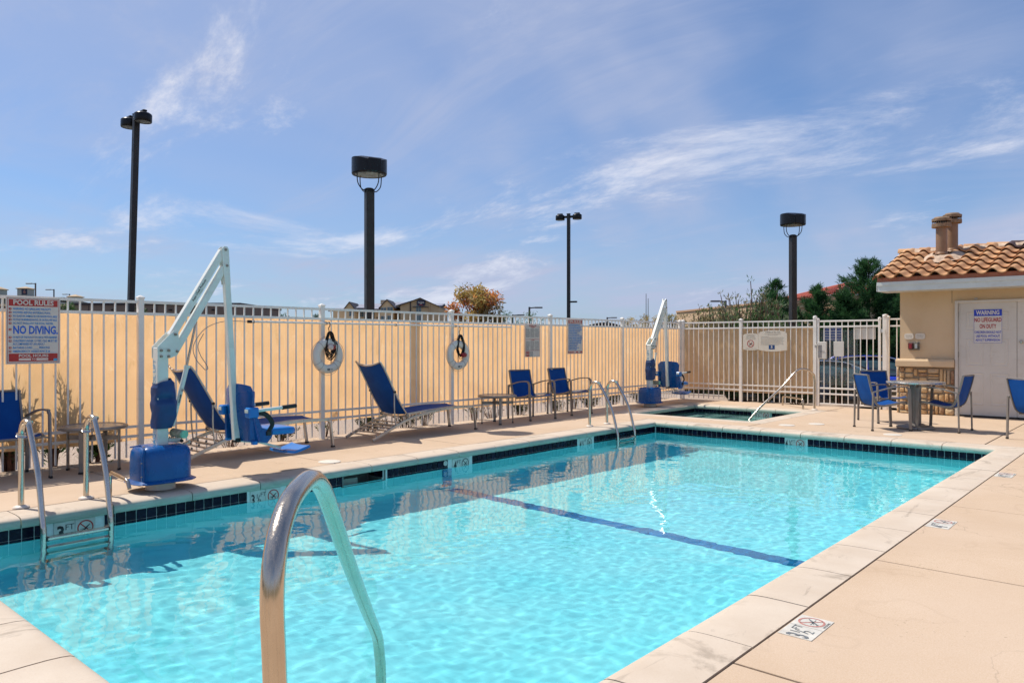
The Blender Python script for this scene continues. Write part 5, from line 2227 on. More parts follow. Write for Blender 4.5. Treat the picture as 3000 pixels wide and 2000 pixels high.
rect('ink_blue2', wb, (0, 0, 0), X_, Z_, .004, .488, .430, .114, .0012) if False else None
LAZY['ink_royal'] = lambda: plain('royal_blue_print', (0.02, 0.05, 0.50), .4)
rect('ink_royal', wb, (0, 0, 0), X_, Z_, .004, .488, .430, .114)
outline('ink_royal', wb, (0, 0, 0), X_, Z_, .003, .003, .432, .602, .004, .0014)
TW('WARNING', .105, 'sign_white', .219, .545, .36, .003)
TW('NO LIFEGUARD', .105, 'ink_red', .219, .415, .415, .0025)
TW('ON DUTY', .105, 'ink_red', .219, .300, .26, .0025)
TW('CHILDREN SHOULD NOT', .062, 'ink_royal', .219, .195, .41, .0010)
TW('USE POOL WITHOUT', .062, 'ink_royal', .219, .125, .37, .0010)
TW('ADULT SUPERVISION', .062, 'ink_royal', .219, .055, .38, .0010)
for (x0_, w_, lab, l1, l2) in ((2.797, .162, 'left small cream plaque above the switch box on the stucco wall', 'Emergency', 'Shut Off'), (2.984, .172, 'right small cream plaque above the switch box on the stucco wall', 'Whirlpool', 'Timer 15 min')):
    t = thing('small_plaque', lab, 'sign', (x0_, BY - .001, 1.412), 0, 'small cream plaques by the door')
    pts = []
    for k in range(16):
        a = 2 * PI * k / 16 + PI / 16
        pts.append((w_ / 2 + math.copysign(abs(math.cos(a)) ** .55, math.cos(a)) * w_ / 2, .056 + math.copysign(abs(math.sin(a)) ** .55, math.sin(a)) * .056))
    mb = MB()
    mb.prism(pts, (0, -.012, 0), X_, Z_, (0, .011, 0))
    b_ = mb.build('board', 'sign_cream', t, False)
    text_mesh(l1, .028, 'ink_taupe', b_, (w_ / 2, -.0135, .072), X_, Z_, 'CENTER', 0, width=w_ * .66)
    text_mesh(l2, .022, 'ink_taupe', b_, (w_ / 2, -.0135, .038), X_, Z_, 'CENTER', 0, width=w_ * .6)
t = thing('switch_box', 'outdoor switch box with a dark red and a grey cover below the small plaques', 'switch', (2.872, BY, 1.215))
for x0_, m_ in ((.0, 'switch_red'), (.098, 'switch_grey')):
    LAZY.setdefault('switch_red', lambda: plain('dark_red_cover', (0.10, 0.02, 0.018), .3))
    LAZY.setdefault('switch_grey', lambda: plain('smoked_grey_cover', (0.10, 0.09, 0.07), .25))
    c = MB().box((x0_ + .045, -.038, .065), (.088, .070, .125), None, .012).build('cover', m_, t)
    MB().box((x0_ + .045, -.0755, .065), (.045, .006, .080), None, .003).build('window', 'alu_light' if x0_ else 'float_red', c)
MB().box((.094, -.006, .065), (.19, .010, .15), None, .003).build('back_plate', 'alu', t)

# ------------------------------------------------------------------ the roof
EY, EZ, RY, RZ = 3.90, 2.548, 6.03, 3.255
SL = (RZ - EZ) / (RY - EY)
RX0, RX1 = 2.475, 9.0
slope = math.atan(SL)
rf = MB()
# decks
for s_ in (1, -1):
    ya = EY + .03 if s_ == 1 else 2 * RY - EY - .03
    mb_v = [BP(RX0, ya, EZ - .055), BP(RX1, ya, EZ - .055), BP(RX1, RY, RZ - .065), BP(RX0, RY, RZ - .065)]
    lo_v = [v - Vector((0, 0, .03)) for v in mb_v]
    rf.add(mb_v + lo_v, [(0, 1, 2, 3), (7, 6, 5, 4), (0, 4, 5, 1), (1, 5, 6, 2), (2, 6, 7, 3), (3, 7, 4, 0)])
roof = rf.build('roof', 'soffit', bt, False)
MB().box(BP((RX0 + RX1) / 2, EY + .012, 2.395), (RX1 - RX0, .024, .178)).build('fascia_board', 'fascia', roof, False)
MB().box(BP((RX0 + RX1) / 2, EY - .008, 2.445), (RX1 - RX0 + .01, .016, .070), None, .003).build('drip_edge', 'fascia', roof)
MB().box(BP((RX0 + RX1) / 2, EY + .008, 2.520), (RX1 - RX0, .024, .085)).build('bird_stop', 'fascia_pink', roof, False)
MB().box(BP((RX0 + RX1) / 2, (EY + BY) / 2 + .02, 2.312), (RX1 - RX0 - .004, BY - EY, .012)).build('soffit_board', 'soffit', roof, False)
# rake board on the near gable
for s_ in (1, -1):
    ya = EY if s_ == 1 else 2 * RY - EY
    rb = MB()
    v = [BP(RX0 - .012, ya, EZ - .10), BP(RX0 - .012, RY, RZ - .10), BP(RX0 - .012, RY, RZ - .26), BP(RX0 - .012, ya, EZ - .24)]
    rb.add(v + [q + Vector((.02, 0, 0)) for q in v], [(0, 1, 2, 3), (7, 6, 5, 4), (0, 4, 5, 1), (1, 5, 6, 2), (2, 6, 7, 3), (3, 7, 4, 0)])
    rb.build('rake_board', 'fascia', roof, False)
# S tiles
TW_, TL, EXP = .292, .42, None
NROW = 6
slen = math.hypot(RY - EY + .03, RZ - EZ)
EXP = slen / NROW


def s_profile(u):
    """u 0..1 across a tile: a broad barrel then a pan"""
    if u < .56:
        return .066 * math.sin(u / .56 * PI) ** .8 + .004
    w = (u - .56) / .44
    return .006 - .026 * math.sin(w * PI)


def s_tile_mesh(m):
    nu = 14
    mb = MB()
    th = .020
    vs = []
    for l, zz in ((0, 0), (TL + .0, 0)):
        for k in range(nu + 1):
            u = k / nu
            h = s_profile(u)
            vs.append((TW_ * u * 1.04, l, h + .060 - .052 * (l / TL)))
    o = len(vs)
    vs += [(x, y, z - th) for x, y, z in vs]
    m1 = nu + 1
    fs = []
    for k in range(nu):
        fs.append((k, k + 1, m1 + k + 1, m1 + k))
        fs.append((o + k + 1, o + k, o + m1 + k, o + m1 + k + 1))
        fs.append((k + 1, k, o + k, o + k + 1))
        fs.append((m1 + k, m1 + k + 1, o + m1 + k + 1, o + m1 + k))
    fs.append((0, m1, o + m1, o))
    fs.append((nu, o + nu, o + m1 + nu, m1 + nu))
    mb.add(vs, fs)
    return mb.mesh('roof_tile', m, True, 40)


tm, tmd = s_tile_mesh('rooftile'), s_tile_mesh('dark_tile')
NT_ = int((RX1 - RX0) / TW_)
far_t = MB()
rt_ = random.Random(11)
for i in range(NT_):
    for j in range(NROW):
        s_ = j * EXP - .04
        x = RX0 + .02 + i * TW_ + rt_.uniform(-.004, .004)
        y = EY - .03 + s_ * math.cos(slope)
        z = EZ - .022 + s_ * math.sin(slope) + rt_.uniform(0, .003)
        dark = (i in (7,) and j in (4, 5)) or (i == 6 and j == 5)
        o = link('roof_tile', tmd if dark else tm, roof, BP(x, y, z))
        o.rotation_euler = (slope, 0, rt_.uniform(-.012, .012))
        # the far slope, same tiles joined
        if i % 1 == 0:
            pass
bm_ = MB()
for j in range(NROW):
    pts = []
    s_ = j * EXP
    y = 2 * RY - EY + .03 - s_ * math.cos(slope)
    z = EZ + .01 + s_ * math.sin(slope)
    nn_ = NT_ * 8
    vs = []
    for k in range(nn_ + 1):
        x = RX0 + .02 + k * TW_ / 8
        h = s_profile((k % 8) / 8)
        vs.append(BP(x, y, z + h))
        vs.append(BP(x, y - EXP * math.cos(slope), z + h + EXP * math.sin(slope) - .02))
    bm_.add(vs, [(2 * k, 2 * k + 1, 2 * k + 3, 2 * k + 2) for k in range(nn_)])
tag(bm_.build('far_slope_tiles', 'rooftile', roof), kind='stuff')
# rake tiles along the near gable and ridge caps
for j in range(NROW):
    s_ = j * EXP
    y, z = EY - .02 + s_ * math.cos(slope), EZ + .0 + s_ * math.sin(slope)
    mb = MB()
    d = Vector((0, math.cos(slope), math.sin(slope)))
    p = BP(RX0 + .005, y, z)
    vs = []
    nseg = 8
    for t_, rr_ in ((0, .088), (EXP + .05, .076)):
        for k in range(nseg + 1):
            a = R(-100 + 200 * k / nseg)
            nrm = Vector((0, -math.sin(slope), math.cos(slope)))
            vs.append(p + d * t_ + Vector((math.sin(a) * rr_, 0, 0)) + nrm * (math.cos(a) * rr_ - .028 + (.012 if t_ == 0 else 0)))
    mb.add(vs, [(k + 1, k, nseg + 1 + k, nseg + 2 + k) for k in range(nseg)])
    mb.build('rake_tile', 'rooftile', roof, True, 60)
xr = RX0 - .16
i = 0
while xr < RX1:
    L_ = .40
    mb = MB()
    vs = []
    nseg = 10
    for t_, rr_ in ((0, .098), (L_ + .03, .080)):
        for k in range(nseg + 1):
            a = R(-95 + 190 * k / nseg)
            vs.append((t_, math.sin(a) * rr_ * 1.1, math.cos(a) * rr_ - .045 + (.010 if t_ == 0 else 0)))
    o_ = len(vs)
    cx2 = Vector((L_ / 2, 0, 0))
    vs2 = [(x, y * .86, z - .012) for x, y, z in vs]
    mb.add(vs + vs2, [(k, k + 1, nseg + 2 + k, nseg + 1 + k) for k in range(nseg)] + [(k, o_ + k, o_ + k + 1, k + 1) for k in range(nseg)])
    o = mb.build('ridge_tile', 'dark_tile' if i == 5 else 'rooftile', roof, True, 60)
    o.location = BP(xr, RY, RZ + .005 + rt_.uniform(-.006, .006))
    o.rotation_euler = (0, 0, rt_.uniform(-.03, .03))
    xr += L_
    i += 1
# mortar along the ridge
mm = MB()
mm.sheet(lambda u, v: tuple(BP(RX0 + .1 + (RX1 - RX0 - .1) * u, RY - .24 + .16 * v, RZ - .062 + .075 * v + .022 * noise.noise((u * 60, v * 3, 1)))), 120, 4, .02)
mm.build('ridge_mortar', 'mortar', roof, True, 60)
# flashing lump round the flues
vy = 5.18
vz = EZ + (vy - EY) * SL
mm = MB()
mm.grid(lambda u, v: tuple(BP(3.30 + (.17 + .15 * v + .05 * noise.noise((math.cos(6.28 * u) * 2, math.sin(6.28 * u) * 2, 2)) * v) * math.cos(2 * PI * u) + .10 * v * max(0, math.cos(2 * PI * u)), vy + (.15 + .24 * v) * math.sin(2 * PI * u) + .0,
                              vz + (.24 * math.sin(2 * PI * u) * v + .15 * math.sin(2 * PI * u)) * SL + .108 - .075 * v * v + .014 * noise.noise((u * 22, v * 4, 7)))), 40, 8, True)
mm.build('flashing_mortar', 'mortar', roof, True, 180)


def m_vent():
    n = NT('brown_flue_paint')
    v = n.pos()
    c = n.mix(n.ramp(n.noise(v, 4, 4), .3, .7), (0.25, 0.14, 0.075), (0.31, 0.18, 0.10))
    n.set(color=c, rough=.45, metal=.2)
    return n.m


LAZY['vent'] = m_vent
LAZY['vent_cap'] = lambda: plain('rusty_vent_cap', (0.26, 0.165, 0.095), .7, var=.3, vs=22, dirt=(0.11, 0.07, 0.045))


def flue(label, x, y, z0, h, r, rc_, capz):
    t = thing('flue_pipe', label, 'chimney', (x, y, z0), 0, 'flue pipes on the tiled roof')
    MB().lathe([(r, 0), (r, h), (0, h)], (0, 0, 0), 28, caps=False).build('pipe', 'vent', t, True, 40)
    MB().lathe([(r + .015, .0), (r + .02, .01), (r + .003, .05)], (0, 0, .06), 28, caps=False).build('storm_collar', 'vent', t, True, 40)
    MB().lathe([(r, 0), (rc_, .0), (rc_ + .002, .012), (rc_, .072), (rc_ - .01, .072), (rc_ - .012, .01), (r, .01)], (0, 0, capz), 32, caps=False).build('lower_band', 'vent_cap', t, True, 40)
    MB().lathe([(rc_ - .01, .0), (rc_, .0), (rc_ + .002, .050), (rc_ - .03, .062), (rc_ - .045, .082), (0, .092)], (0, 0, capz + .118), 32, caps=False).build('cap_lid', 'vent_cap', t, True, 40)
    k = MB()
    n_ = 26
    for i in range(n_):
        a = 2 * PI * i / n_
        k.box(((rc_ - .008) * math.cos(a), (rc_ - .008) * math.sin(a), capz + .095), (.004, .006, .048), a)
    tag(k.build('cap_mesh', 'vent_cap', t, False), kind='stuff')
    MB().lathe([(r * .9, 0), (r * .9, .10), (0, .10)], (0, 0, h), 20, caps=False).build('inner_core', 'rubber', t)
    return t


flue('nearer brown flue pipe with rusty cap on the clay tile roof', 3.295, 5.14, 2.99, .60, .098, .168, .585)
flue('farther brown flue pipe half hidden behind the nearer one', 3.385, 5.62, 3.10, .60, .10, .165, .60)
LAZY['ink_royal2'] = lambda: plain('deep_blue_board', (0.01, 0.07, 0.33), .4)
# ------------------------------------------------------------------ lamp posts
LAZY['lamp_black'] = lambda: plain('black_lamp_paint', (0.006, 0.006, 0.007), .3, var=.2, vs=5, spec=.3)
LAZY['pole_brown'] = lambda: plain('dark_bronze_pole_paint', (0.020, 0.018, 0.016), .5, var=.2, vs=3)
LAZY['lamp_lens'] = lambda: plain('prismatic_lamp_lens', (0.30, 0.32, 0.30), .3, var=.4, vs=22)
LAZY['far_pole'] = lambda: plain('grey_pole_paint', (0.08, 0.08, 0.085), .5)


def dome_lamp(label, loc, H, rz):
    t = thing('lamp_post', label, 'lamp post', loc, rz, 'single head lamp posts')
    MB().box((0, 0, H / 2 - .45), (.135, .135, H + .9), None, .006).build('pole', 'pole_brown', t)
    MB().lathe([(.0, -.03), (.085, -.03), (.088, .02), (.06, .04), (.0, .045)], (0, 0, H), 20, caps=False).build('pole_cap', 'lamp_black', t, True, 40)
    hz = H + .275
    for a in (20, 110, 200, 290):
        c, s_ = math.cos(R(a)), math.sin(R(a))
        pts = bez([(c * .07, s_ * .07, H - .005), (c * .15, s_ * .15, H + .01), (c * .225, s_ * .225, H + .09), (c * .245, s_ * .245, H + .20), (c * .245, s_ * .245, hz + .05)], 5)
        MB().tube(pts, .0085, 8).build('yoke_arm', 'lamp_black', t)
    # flat sided drum with an arched lid
    hd = MB()
    n = 40
    vs = []

    def outline_(k):
        a = 2 * PI * k / n
        ca, sa = math.cos(a), math.sin(a)
        r_ = .285
        return ca * r_, math.copysign(abs(sa) ** 1.0, sa) * r_
    lv = [(1.0, 0), (1.0, .008)]
    for k in range(n):
        x, y = outline_(k)
        vs.append((x, y, hz))
    for k in range(n):
        x, y = outline_(k)
        vs.append((x, y, hz + .118))
    for k in range(n):
        x, y = outline_(k)
        vs.append((x * 1.0, y, hz + .150 + .125 * math.sqrt(max(0, 1 - (x / .30) ** 2)) - .03))
    for f_, dz in ((.7, .030), (.35, .038)):
        for k in range(n):
            x, y = outline_(k)
            x, y = x * f_, y * f_
            vs.append((x, y, hz + .150 + .135 * math.sqrt(max(0, 1 - (x / .30) ** 2)) - .03 + dz * .3))
    vs.append((0, 0, hz + .268))
    fs = []
    for l in range(4):
        for k in range(n):
            m = (k + 1) % n
            fs.append((l * n + k, l * n + m, (l + 1) * n + m, (l + 1) * n + k))
    fs += [(4 * n + k, 4 * n + (k + 1) % n, 5 * n) for k in range(n)]
    hd.add(vs, fs)
    h = hd.build('lamp_head', 'lamp_black', t, True, 40)
    for s_ in (-1, 1):
        MB().box((s_ * .272, 0, hz + .10), (.018, .22, .20), None, .006).build('end_plate', 'lamp_black', h)
    MB().lathe([(.285, .0), (.275, -.018), (.235, -.022), (.235, -.012)], (0, 0, hz), 36, caps=False).build('rim', 'lamp_black', h, True, 40)
    MB().lathe([(.235, -.014), (.16, -.030), (.0, -.036)], (0, 0, hz), 30, caps=False).build('lens', 'lamp_lens', h, True, 60)
    return t


dome_lamp('nearer single head lamp post with big black drum lamp, left of the photo centre', (-3.154, -3.649, -.05), 3.87, R(-20))
dome_lamp('farther single head lamp post with black drum lamp, right of centre before the pines', (-0.003, 6.198, -.5), 4.32, R(-35))


def twin_lamp(label, loc, H, rz, lean=0.0, w=.135, arm=.19, bracket=True):
    t = thing('lamp_post', label, 'lamp post', loc, rz, 'tall twin head lamp posts')
    t.rotation_euler = (-lean * .85, lean * .52, rz)
    MB().box((0, 0, H / 2), (w, w, H), None, .006).build('pole', 'pole_brown', t)
    MB().box((0, 0, H + .006), (w + .02, w + .02, .012)).build('pole_cap', 'lamp_black', t)
    for s_ in (-1, 1):
        MB().box((s_ * (arm * .5), 0, H - .13), (arm, .06, .10), None, .01).build('arm', 'lamp_black', t)
        q_ = .205 / .275
        hd = MB()
        c = s_ * (arm + .205)
        prof = [(0, .115), (.12, .112), (.22, .085), (.268, .055), (.275, .04), (.275, -.115), (.262, -.135), (.24, -.135), (.24, -.12)]
        hd.lathe([(a * q_, b) for a, b in reversed(prof)], (c, 0, H - .12), 30, caps=False)
        h = hd.build('lamp_head', 'lamp_black', t, True, 40)
        MB().box((c, 0, H + .01), (.24, .10, .045), None, .012).build('heat_fin', 'lamp_black', h)
        MB().lathe([(.24 * q_, -.125), (.0, -.145)], (c, 0, H - .12), 24, caps=False).build('lens', 'lamp_lens', h, True, 60)
    return t


twin_lamp('tall dark lamp post with two drum heads at the far left', (-12.682, -3.652, -.5), 7.48, R(0), R(1.5))
t = twin_lamp('tall slim lamp post with two heads right of centre, above the spa rules sign', (-13.548, 15.453, -.5), 7.55, R(20))
MB().box((.22, 0, 3.65), (.34, .12, .07), None, .02).build('side_floodlight', 'lamp_black', t)


def small_lamp(label, loc, H, rz, grp='small distant street lamps', r=.09):
    t = thing('street_lamp', label, 'street lamp', loc, rz, grp)
    MB().tube([(0, 0, 0), (0, 0, H)], r, 8).build('pole', 'far_pole', t)
    MB().tube([(0, 0, H - .1), (.5, 0, H - .06)], r * .7, 6).build('arm', 'far_pole', t)
    MB().box((.85, 0, H - .06), (.75, .28, .13), None, .04).build('lamp_head', 'far_pole', t)


for (px, lab, xx, yy, H, rz) in (
    (104, 'tallest of three thin distant street lamps right of the grey tower', -101.103, 20.236, 9.726, R(218)),
    (158, 'middle one of three thin distant street lamps above the pool rules board', -116.114, 26.998, 10.011, R(218)),
    (204, 'lowest of three thin distant street lamps, before the small grey gable', -130.914, 33.946, 10.278, R(218)),
    (1551, 'small street lamp with right pointing head left of the tall slim twin lamp post', -38.368, 42.232, 5.543, R(38)),
    (1779, 'small street lamp behind the dark carport roof, left of the far pool lift', -47.126, 67.844, 5.430, R(38)),
    (2126, 'short street lamp with left pointing head above the tan wall', -21.121, 46.776, 5.699, R(218)),
    (1502, 'low street lamp just above the fence top, right of the orange tree', -46.14, 48.712, 5.217, R(38))):
    small_lamp(lab, (xx, yy, -.9), H, rz)
for (xx, yy, H, lab) in ((-72.502, 118.801, 11.951, 'taller of two thin antenna masts left of the far pool lift'), (-72.197, 119.07, 11.002, 'shorter of two thin antenna masts left of the far pool lift')):
    t = thing('antenna_mast', lab, 'antenna', (xx, yy, -.9), 0, 'thin antenna masts')
    MB().tube([(0, 0, 0), (0, 0, H)], (.11, .06), 6).build('mast', 'far_pole', t)

# ------------------------------------------------------------------ far buildings
LAZY['grey_roof'] = lambda: plain('grey_slate_shingles', (0.30, 0.31, 0.37), .8, var=.35, vs=2.2)
LAZY['far_beige'] = lambda: plain('far_beige_stucco', (0.76, 0.57, 0.35), .9, var=.05, vs=.4)
LAZY['far_tan'] = lambda: plain('far_dark_tan_stucco', (0.50, 0.37, 0.23), .9, var=.05, vs=.4)
LAZY['far_trim'] = lambda: plain('dark_roof_edge', (0.045, 0.035, 0.04), .7)
LAZY['far_glass'] = lambda: plain('far_window_glass', (0.08, 0.12, 0.14), .1, spec=.8)
LAZY['far_frame'] = lambda: plain('pale_window_frame', (0.55, 0.53, 0.48), .6)
LAZY['brown_wall'] = lambda: plain('grey_brown_wall', (0.20, 0.15, 0.125), .9, var=.06, vs=.5)
LAZY['grey_stucco'] = lambda: plain('pale_grey_stucco', (0.36, 0.38, 0.36), .9, var=.05, vs=.4)
LAZY['grey_green_roof'] = lambda: plain('grey_green_roofing', (0.22, 0.26, 0.22), .9, var=.1, vs=.5)
CR, CF = Vector((.75, .6615, 0)), Vector((-.6615, .75, 0))     # directions along and across the far street


def fbox(mb, a0, a1, d0, d1, z0, z1):
    """box in street coordinates: a to the right, d away"""
    P_ = [CR * a + CF * d for a, d in ((a0, d0), (a1, d0), (a1, d1), (a0, d1))]
    vs = [p + Vector((0, 0, z0)) for p in P_] + [p + Vector((0, 0, z1)) for p in P_]
    mb.add(vs, [(3, 2, 1, 0), (4, 5, 6, 7), (0, 1, 5, 4), (1, 2, 6, 5), (2, 3, 7, 6), (3, 0, 4, 7)])
    return mb


def fprism(mb, poly, d0, d1):
    """polygon (a, z) extruded along d"""
    mb.prism([(a, z) for a, z in reversed(poly)], CF * d1, CR, Vector((0, 0, 1)), CF * (d0 - d1))
    return mb


def gable_roof(a0, a1, d0, d1, ze, zr, over=.5, th=.25, axis='d'):
    """ridge along d (gable faces us) or along a"""
    mb = MB()
    if axis == 'd':
        am = (a0 + a1) / 2
        s_ = (zr - ze) / (am - a0)
        poly = [(a0 - over, ze - over * s_), (am, zr), (a1 + over, ze - over * s_), (a1 + over, ze - over * s_ + th), (am, zr + th), (a0 - over, ze - over * s_ + th)]
        fprism(mb, poly, d0 - over, d1)
    else:
        dm = (d0 + d1) / 2
        for (da, db) in ((d0 - over, dm), (d1 + over, dm)):
            v = [CR * (a0 - over) + CF * da + Vector((0, 0, ze)), CR * (a1 + over) + CF * da + Vector((0, 0, ze)),
                 CR * (a1 + over) + CF * db + Vector((0, 0, zr)), CR * (a0 - over) + CF * db + Vector((0, 0, zr))]
            mb.add(v + [q + Vector((0, 0, th)) for q in v], [(0, 1, 2, 3), (7, 6, 5, 4), (0, 4, 5, 1), (1, 5, 6, 2), (2, 6, 7, 3), (3, 7, 4, 0)])
    return mb


# the hotel, 150 m off. street coordinates from its left front corner
HD = 150.0
k_ = HD / 2211.0
hotel = thing('hotel', 'far beige three storey hotel with grey roofs, gables and a dark blue sign', 'building', (-117.94, 78.725, -.9))


def ha(px):
    return (px - 1000) * k_


def hz_(py):
    return (1003 - py) * k_ + 1.35 + .9


w = MB()
fbox(w, ha(962), ha(1215), 4, 22, 0, hz_(905))
w.build('wall', 'far_beige', hotel, False)
for (a, b_, zr_, ze_, m_) in ((1009, 1039, 886, 905, 'far_beige'), (1115, 1153, 879, 899, 'far_beige')):
    wl2 = MB()
    fprism(wl2, [(ha(a), 0), (ha(b_), 0), (ha(b_), hz_(ze_)), ((ha(a) + ha(b_)) / 2, hz_(zr_)), (ha(a), hz_(ze_))], 0, 6)
    wl2.build('gable_wall', m_, hotel, False)
    gable_roof(ha(a), ha(b_), 0, 8, hz_(ze_), hz_(zr_), .35, .18).build('gable_roof', 'far_trim', hotel, False)
gable_roof(ha(1009) + .3, ha(1075), 2.0, 20, hz_(903), hz_(886), .3, .2, 'a').build('roof', 'grey_roof', hotel, False)
gable_roof(ha(1118), ha(1200), 2.0, 24, hz_(899), hz_(877.5), .3, .2, 'a').build('roof', 'grey_roof', hotel, False)
gable_roof(ha(1060), ha(1130), 3.0, 18, hz_(905), hz_(884), .2, .2, 'a').build('roof', 'grey_roof', hotel, False)
gable_roof(ha(945), ha(1015), 6.0, 20, hz_(909), hz_(896), .3, .2, 'a').build('roof', 'grey_roof', hotel, False)
fbox(MB(), ha(1092), ha(1116), 9, 16, hz_(900), hz_(871)).build('stair_tower', 'far_tan', hotel, False)
# right wing with the sign
wl2 = MB()
fprism(wl2, [(ha(1181), 0), (ha(1291), 0), (ha(1291), hz_(901)), (ha(1238), hz_(877)), (ha(1181), hz_(897))], -3.5, 16)
wl2.build('sign_wing_wall', 'far_tan', hotel, False)
rf2 = MB()
fprism(rf2, [(ha(1180), hz_(897.5)), (ha(1238), hz_(877)), (ha(1293), hz_(901.5)), (ha(1293), hz_(899.8)), (ha(1238), hz_(875)), (ha(1180), hz_(895.8))], -4.0, -3.4)
rf2.build('verge', 'far_trim', hotel, False)
rf2 = MB()
fprism(rf2, [(ha(1165), hz_(899)), (ha(1238), hz_(877)), (ha(1293), hz_(901.5)), (ha(1293), hz_(900)), (ha(1238), hz_(875.3)), (ha(1165), hz_(897))], -3.3, 16)
rf2.build('roof', 'grey_roof', hotel, False)
gable_roof(ha(1240), ha(1284), 6.0, 18, hz_(893), hz_(883), .2, .2, 'a').build('roof', 'grey_roof', hotel, False)
fbox(MB(), ha(1208), ha(1211), -3.7, -3.45, 0, hz_(887)).build('pilaster', 'far_trim', hotel, False)
fbox(MB(), ha(1263), ha(1265), -3.7, -3.45, 0, hz_(888)).build('pilaster', 'far_tan', hotel, False)
fbox(MB(), ha(1216), ha(1261), -3.8, -3.45, hz_(903), hz_(901)).build('canopy_trim', 'far_trim', hotel, False)
LAZY['hotel_navy'] = lambda: plain('dark_navy_sign_face', (0.008, 0.015, 0.05), .4)
sg = MB()
pts = [(math.copysign(abs(math.cos(a)) ** .55, math.cos(a)) * .83, math.copysign(abs(math.sin(a)) ** .6, math.sin(a)) * .60) for a in [2 * PI * k / 20 for k in range(20)]]
sg.prism([(ha(1240) + x, hz_(890) + z) for x, z in pts], CF * -3.5, CR, Vector((0, 0, 1)), CF * -.3)
sg = sg.build('sign_board', 'hotel_navy', hotel, False)
text_mesh('Fairfield', .40, 'sign_white', sg, CR * ha(1240) + CF * -3.82 + Vector((0, 0, hz_(889))), CR, Z_, 'CENTER', .01, width=1.15)
text_mesh('INN', .20, 'sign_white', sg, CR * ha(1240) + CF * -3.82 + Vector((0, 0, hz_(892.5))), CR, Z_, 'CENTER', .01)
text_mesh('Marriott', .24, 'ink_red', sg, CR * ha(1240) + CF * -3.82 + Vector((0, 0, hz_(895.5))), CR, Z_, 'CENTER', .012, width=.72)
for (px, py, d_, w_, h_) in ((1124, 908, -.03, .55, .50), (1143, 908, -.03, .55, .60), (1124, 933, -.03, .55, .50), (1143, 933, -.03, .55, .60), (1030, 918, -.03, .45, .6), (1048, 918, 3.97, .45, .6),
                            (1233, 909, -3.53, .5, .9), (1233, 936, -3.53, .5, .8), (1170, 922, 3.97, .45, .7), (1245, 918, -3.53, .0, .0)):
    if w_ == 0:
        continue
    a = ha(px)
    fbox(MB(), a - w_, a + w_, d_ - .06, d_ + .02, hz_(py) - h_, hz_(py) + h_).build('window', 'far_frame', hotel, False)
    wn = [c for c in kids(hotel) if c.name.startswith('window')][-1]
    for s_ in (-1, 1):
        fbox(MB(), a + s_ * w_ * .5 - w_ * .42, a + s_ * w_ * .5 + w_ * .42, d_ - .10, d_ - .05, hz_(py) - h_ * .86, hz_(py) + h_ * .86).build('pane', 'far_glass', wn, False)
fbox(MB(), ha(1092), ha(1181), 3.8, 4.05, hz_(929), hz_(927)).build('string_course', 'far_trim', hotel, False)


def simple_building(name, label, px0, px1, d0, depth, pz, m, group=None, parapet=True, rm='far_trim', roofz=.25):
    k2 = d0 / 2211.0
    t = thing(name, label, 'building', (DPOS[px0, d0][0], DPOS[px0, d0][1], -.9), 0, group)
    W2 = (px1 - px0) * k2
    H = (1003 - pz) * k2 + 1.35 + .9
    fbox(MB(), 0, W2, 0, depth, 0, H).build('wall', m, t, False)
    if parapet:
        fbox(MB(), -.1, W2 + .1, -.12, depth + .1, H, H + roofz).build('parapet', rm, t, False)
    return t, W2, H, k2


DPOS = {(px, d): (xx, yy) for px, d, xx, yy in (
    (215, 80, -81.065, 17.908), (-60, 84, -93.29, 12.459), (-200, 120, -141.853, 17.63), (1712, 97, -50.464, 67.566))}
t, W2, H, k2 = simple_building('long_building', 'long low brown building seen between the fence rails at the left', 215, 703, 80, 14, 894, 'brown_wall')
for px in (333, 500, 626, 450):
    a = (px - 215) * k2
    o = MB()
    o.lathe([(.0, -.1), (.20, -.1), (.20, .0), (.0, .05)], CR * a + CF * -.1 + Vector((0, 0, H - .45)), 10, 'Z', False)
    o.build('wall_lamp', 'lamp_black', t)
for px in (260, 300, 372, 415, 460, 545, 590, 660):
    a = (px - 215) * k2
    fbox(MB(), a - .03, a + .03, -.03, .0, 0, H - .05).build('wall_joint', 'far_trim', t, False)
t, W2, H, k2 = simple_building('low_building', 'low reddish brown building behind the pool rules board', -60, 190, 84, 12, 897, 'brown_wall', None, True, 'far_beige')
t, W2, H, k2 = simple_building('motel', 'pale grey motel with small roof towers and a dark panel reading 6', -200, 110, 120, 14, 878, 'grey_stucco', None, False)
gable_roof(-1, (100 + 200) * k2, 0, 14, H, H + .6, .6, .25, 'a').build('roof', 'grey_green_roof', t, False)
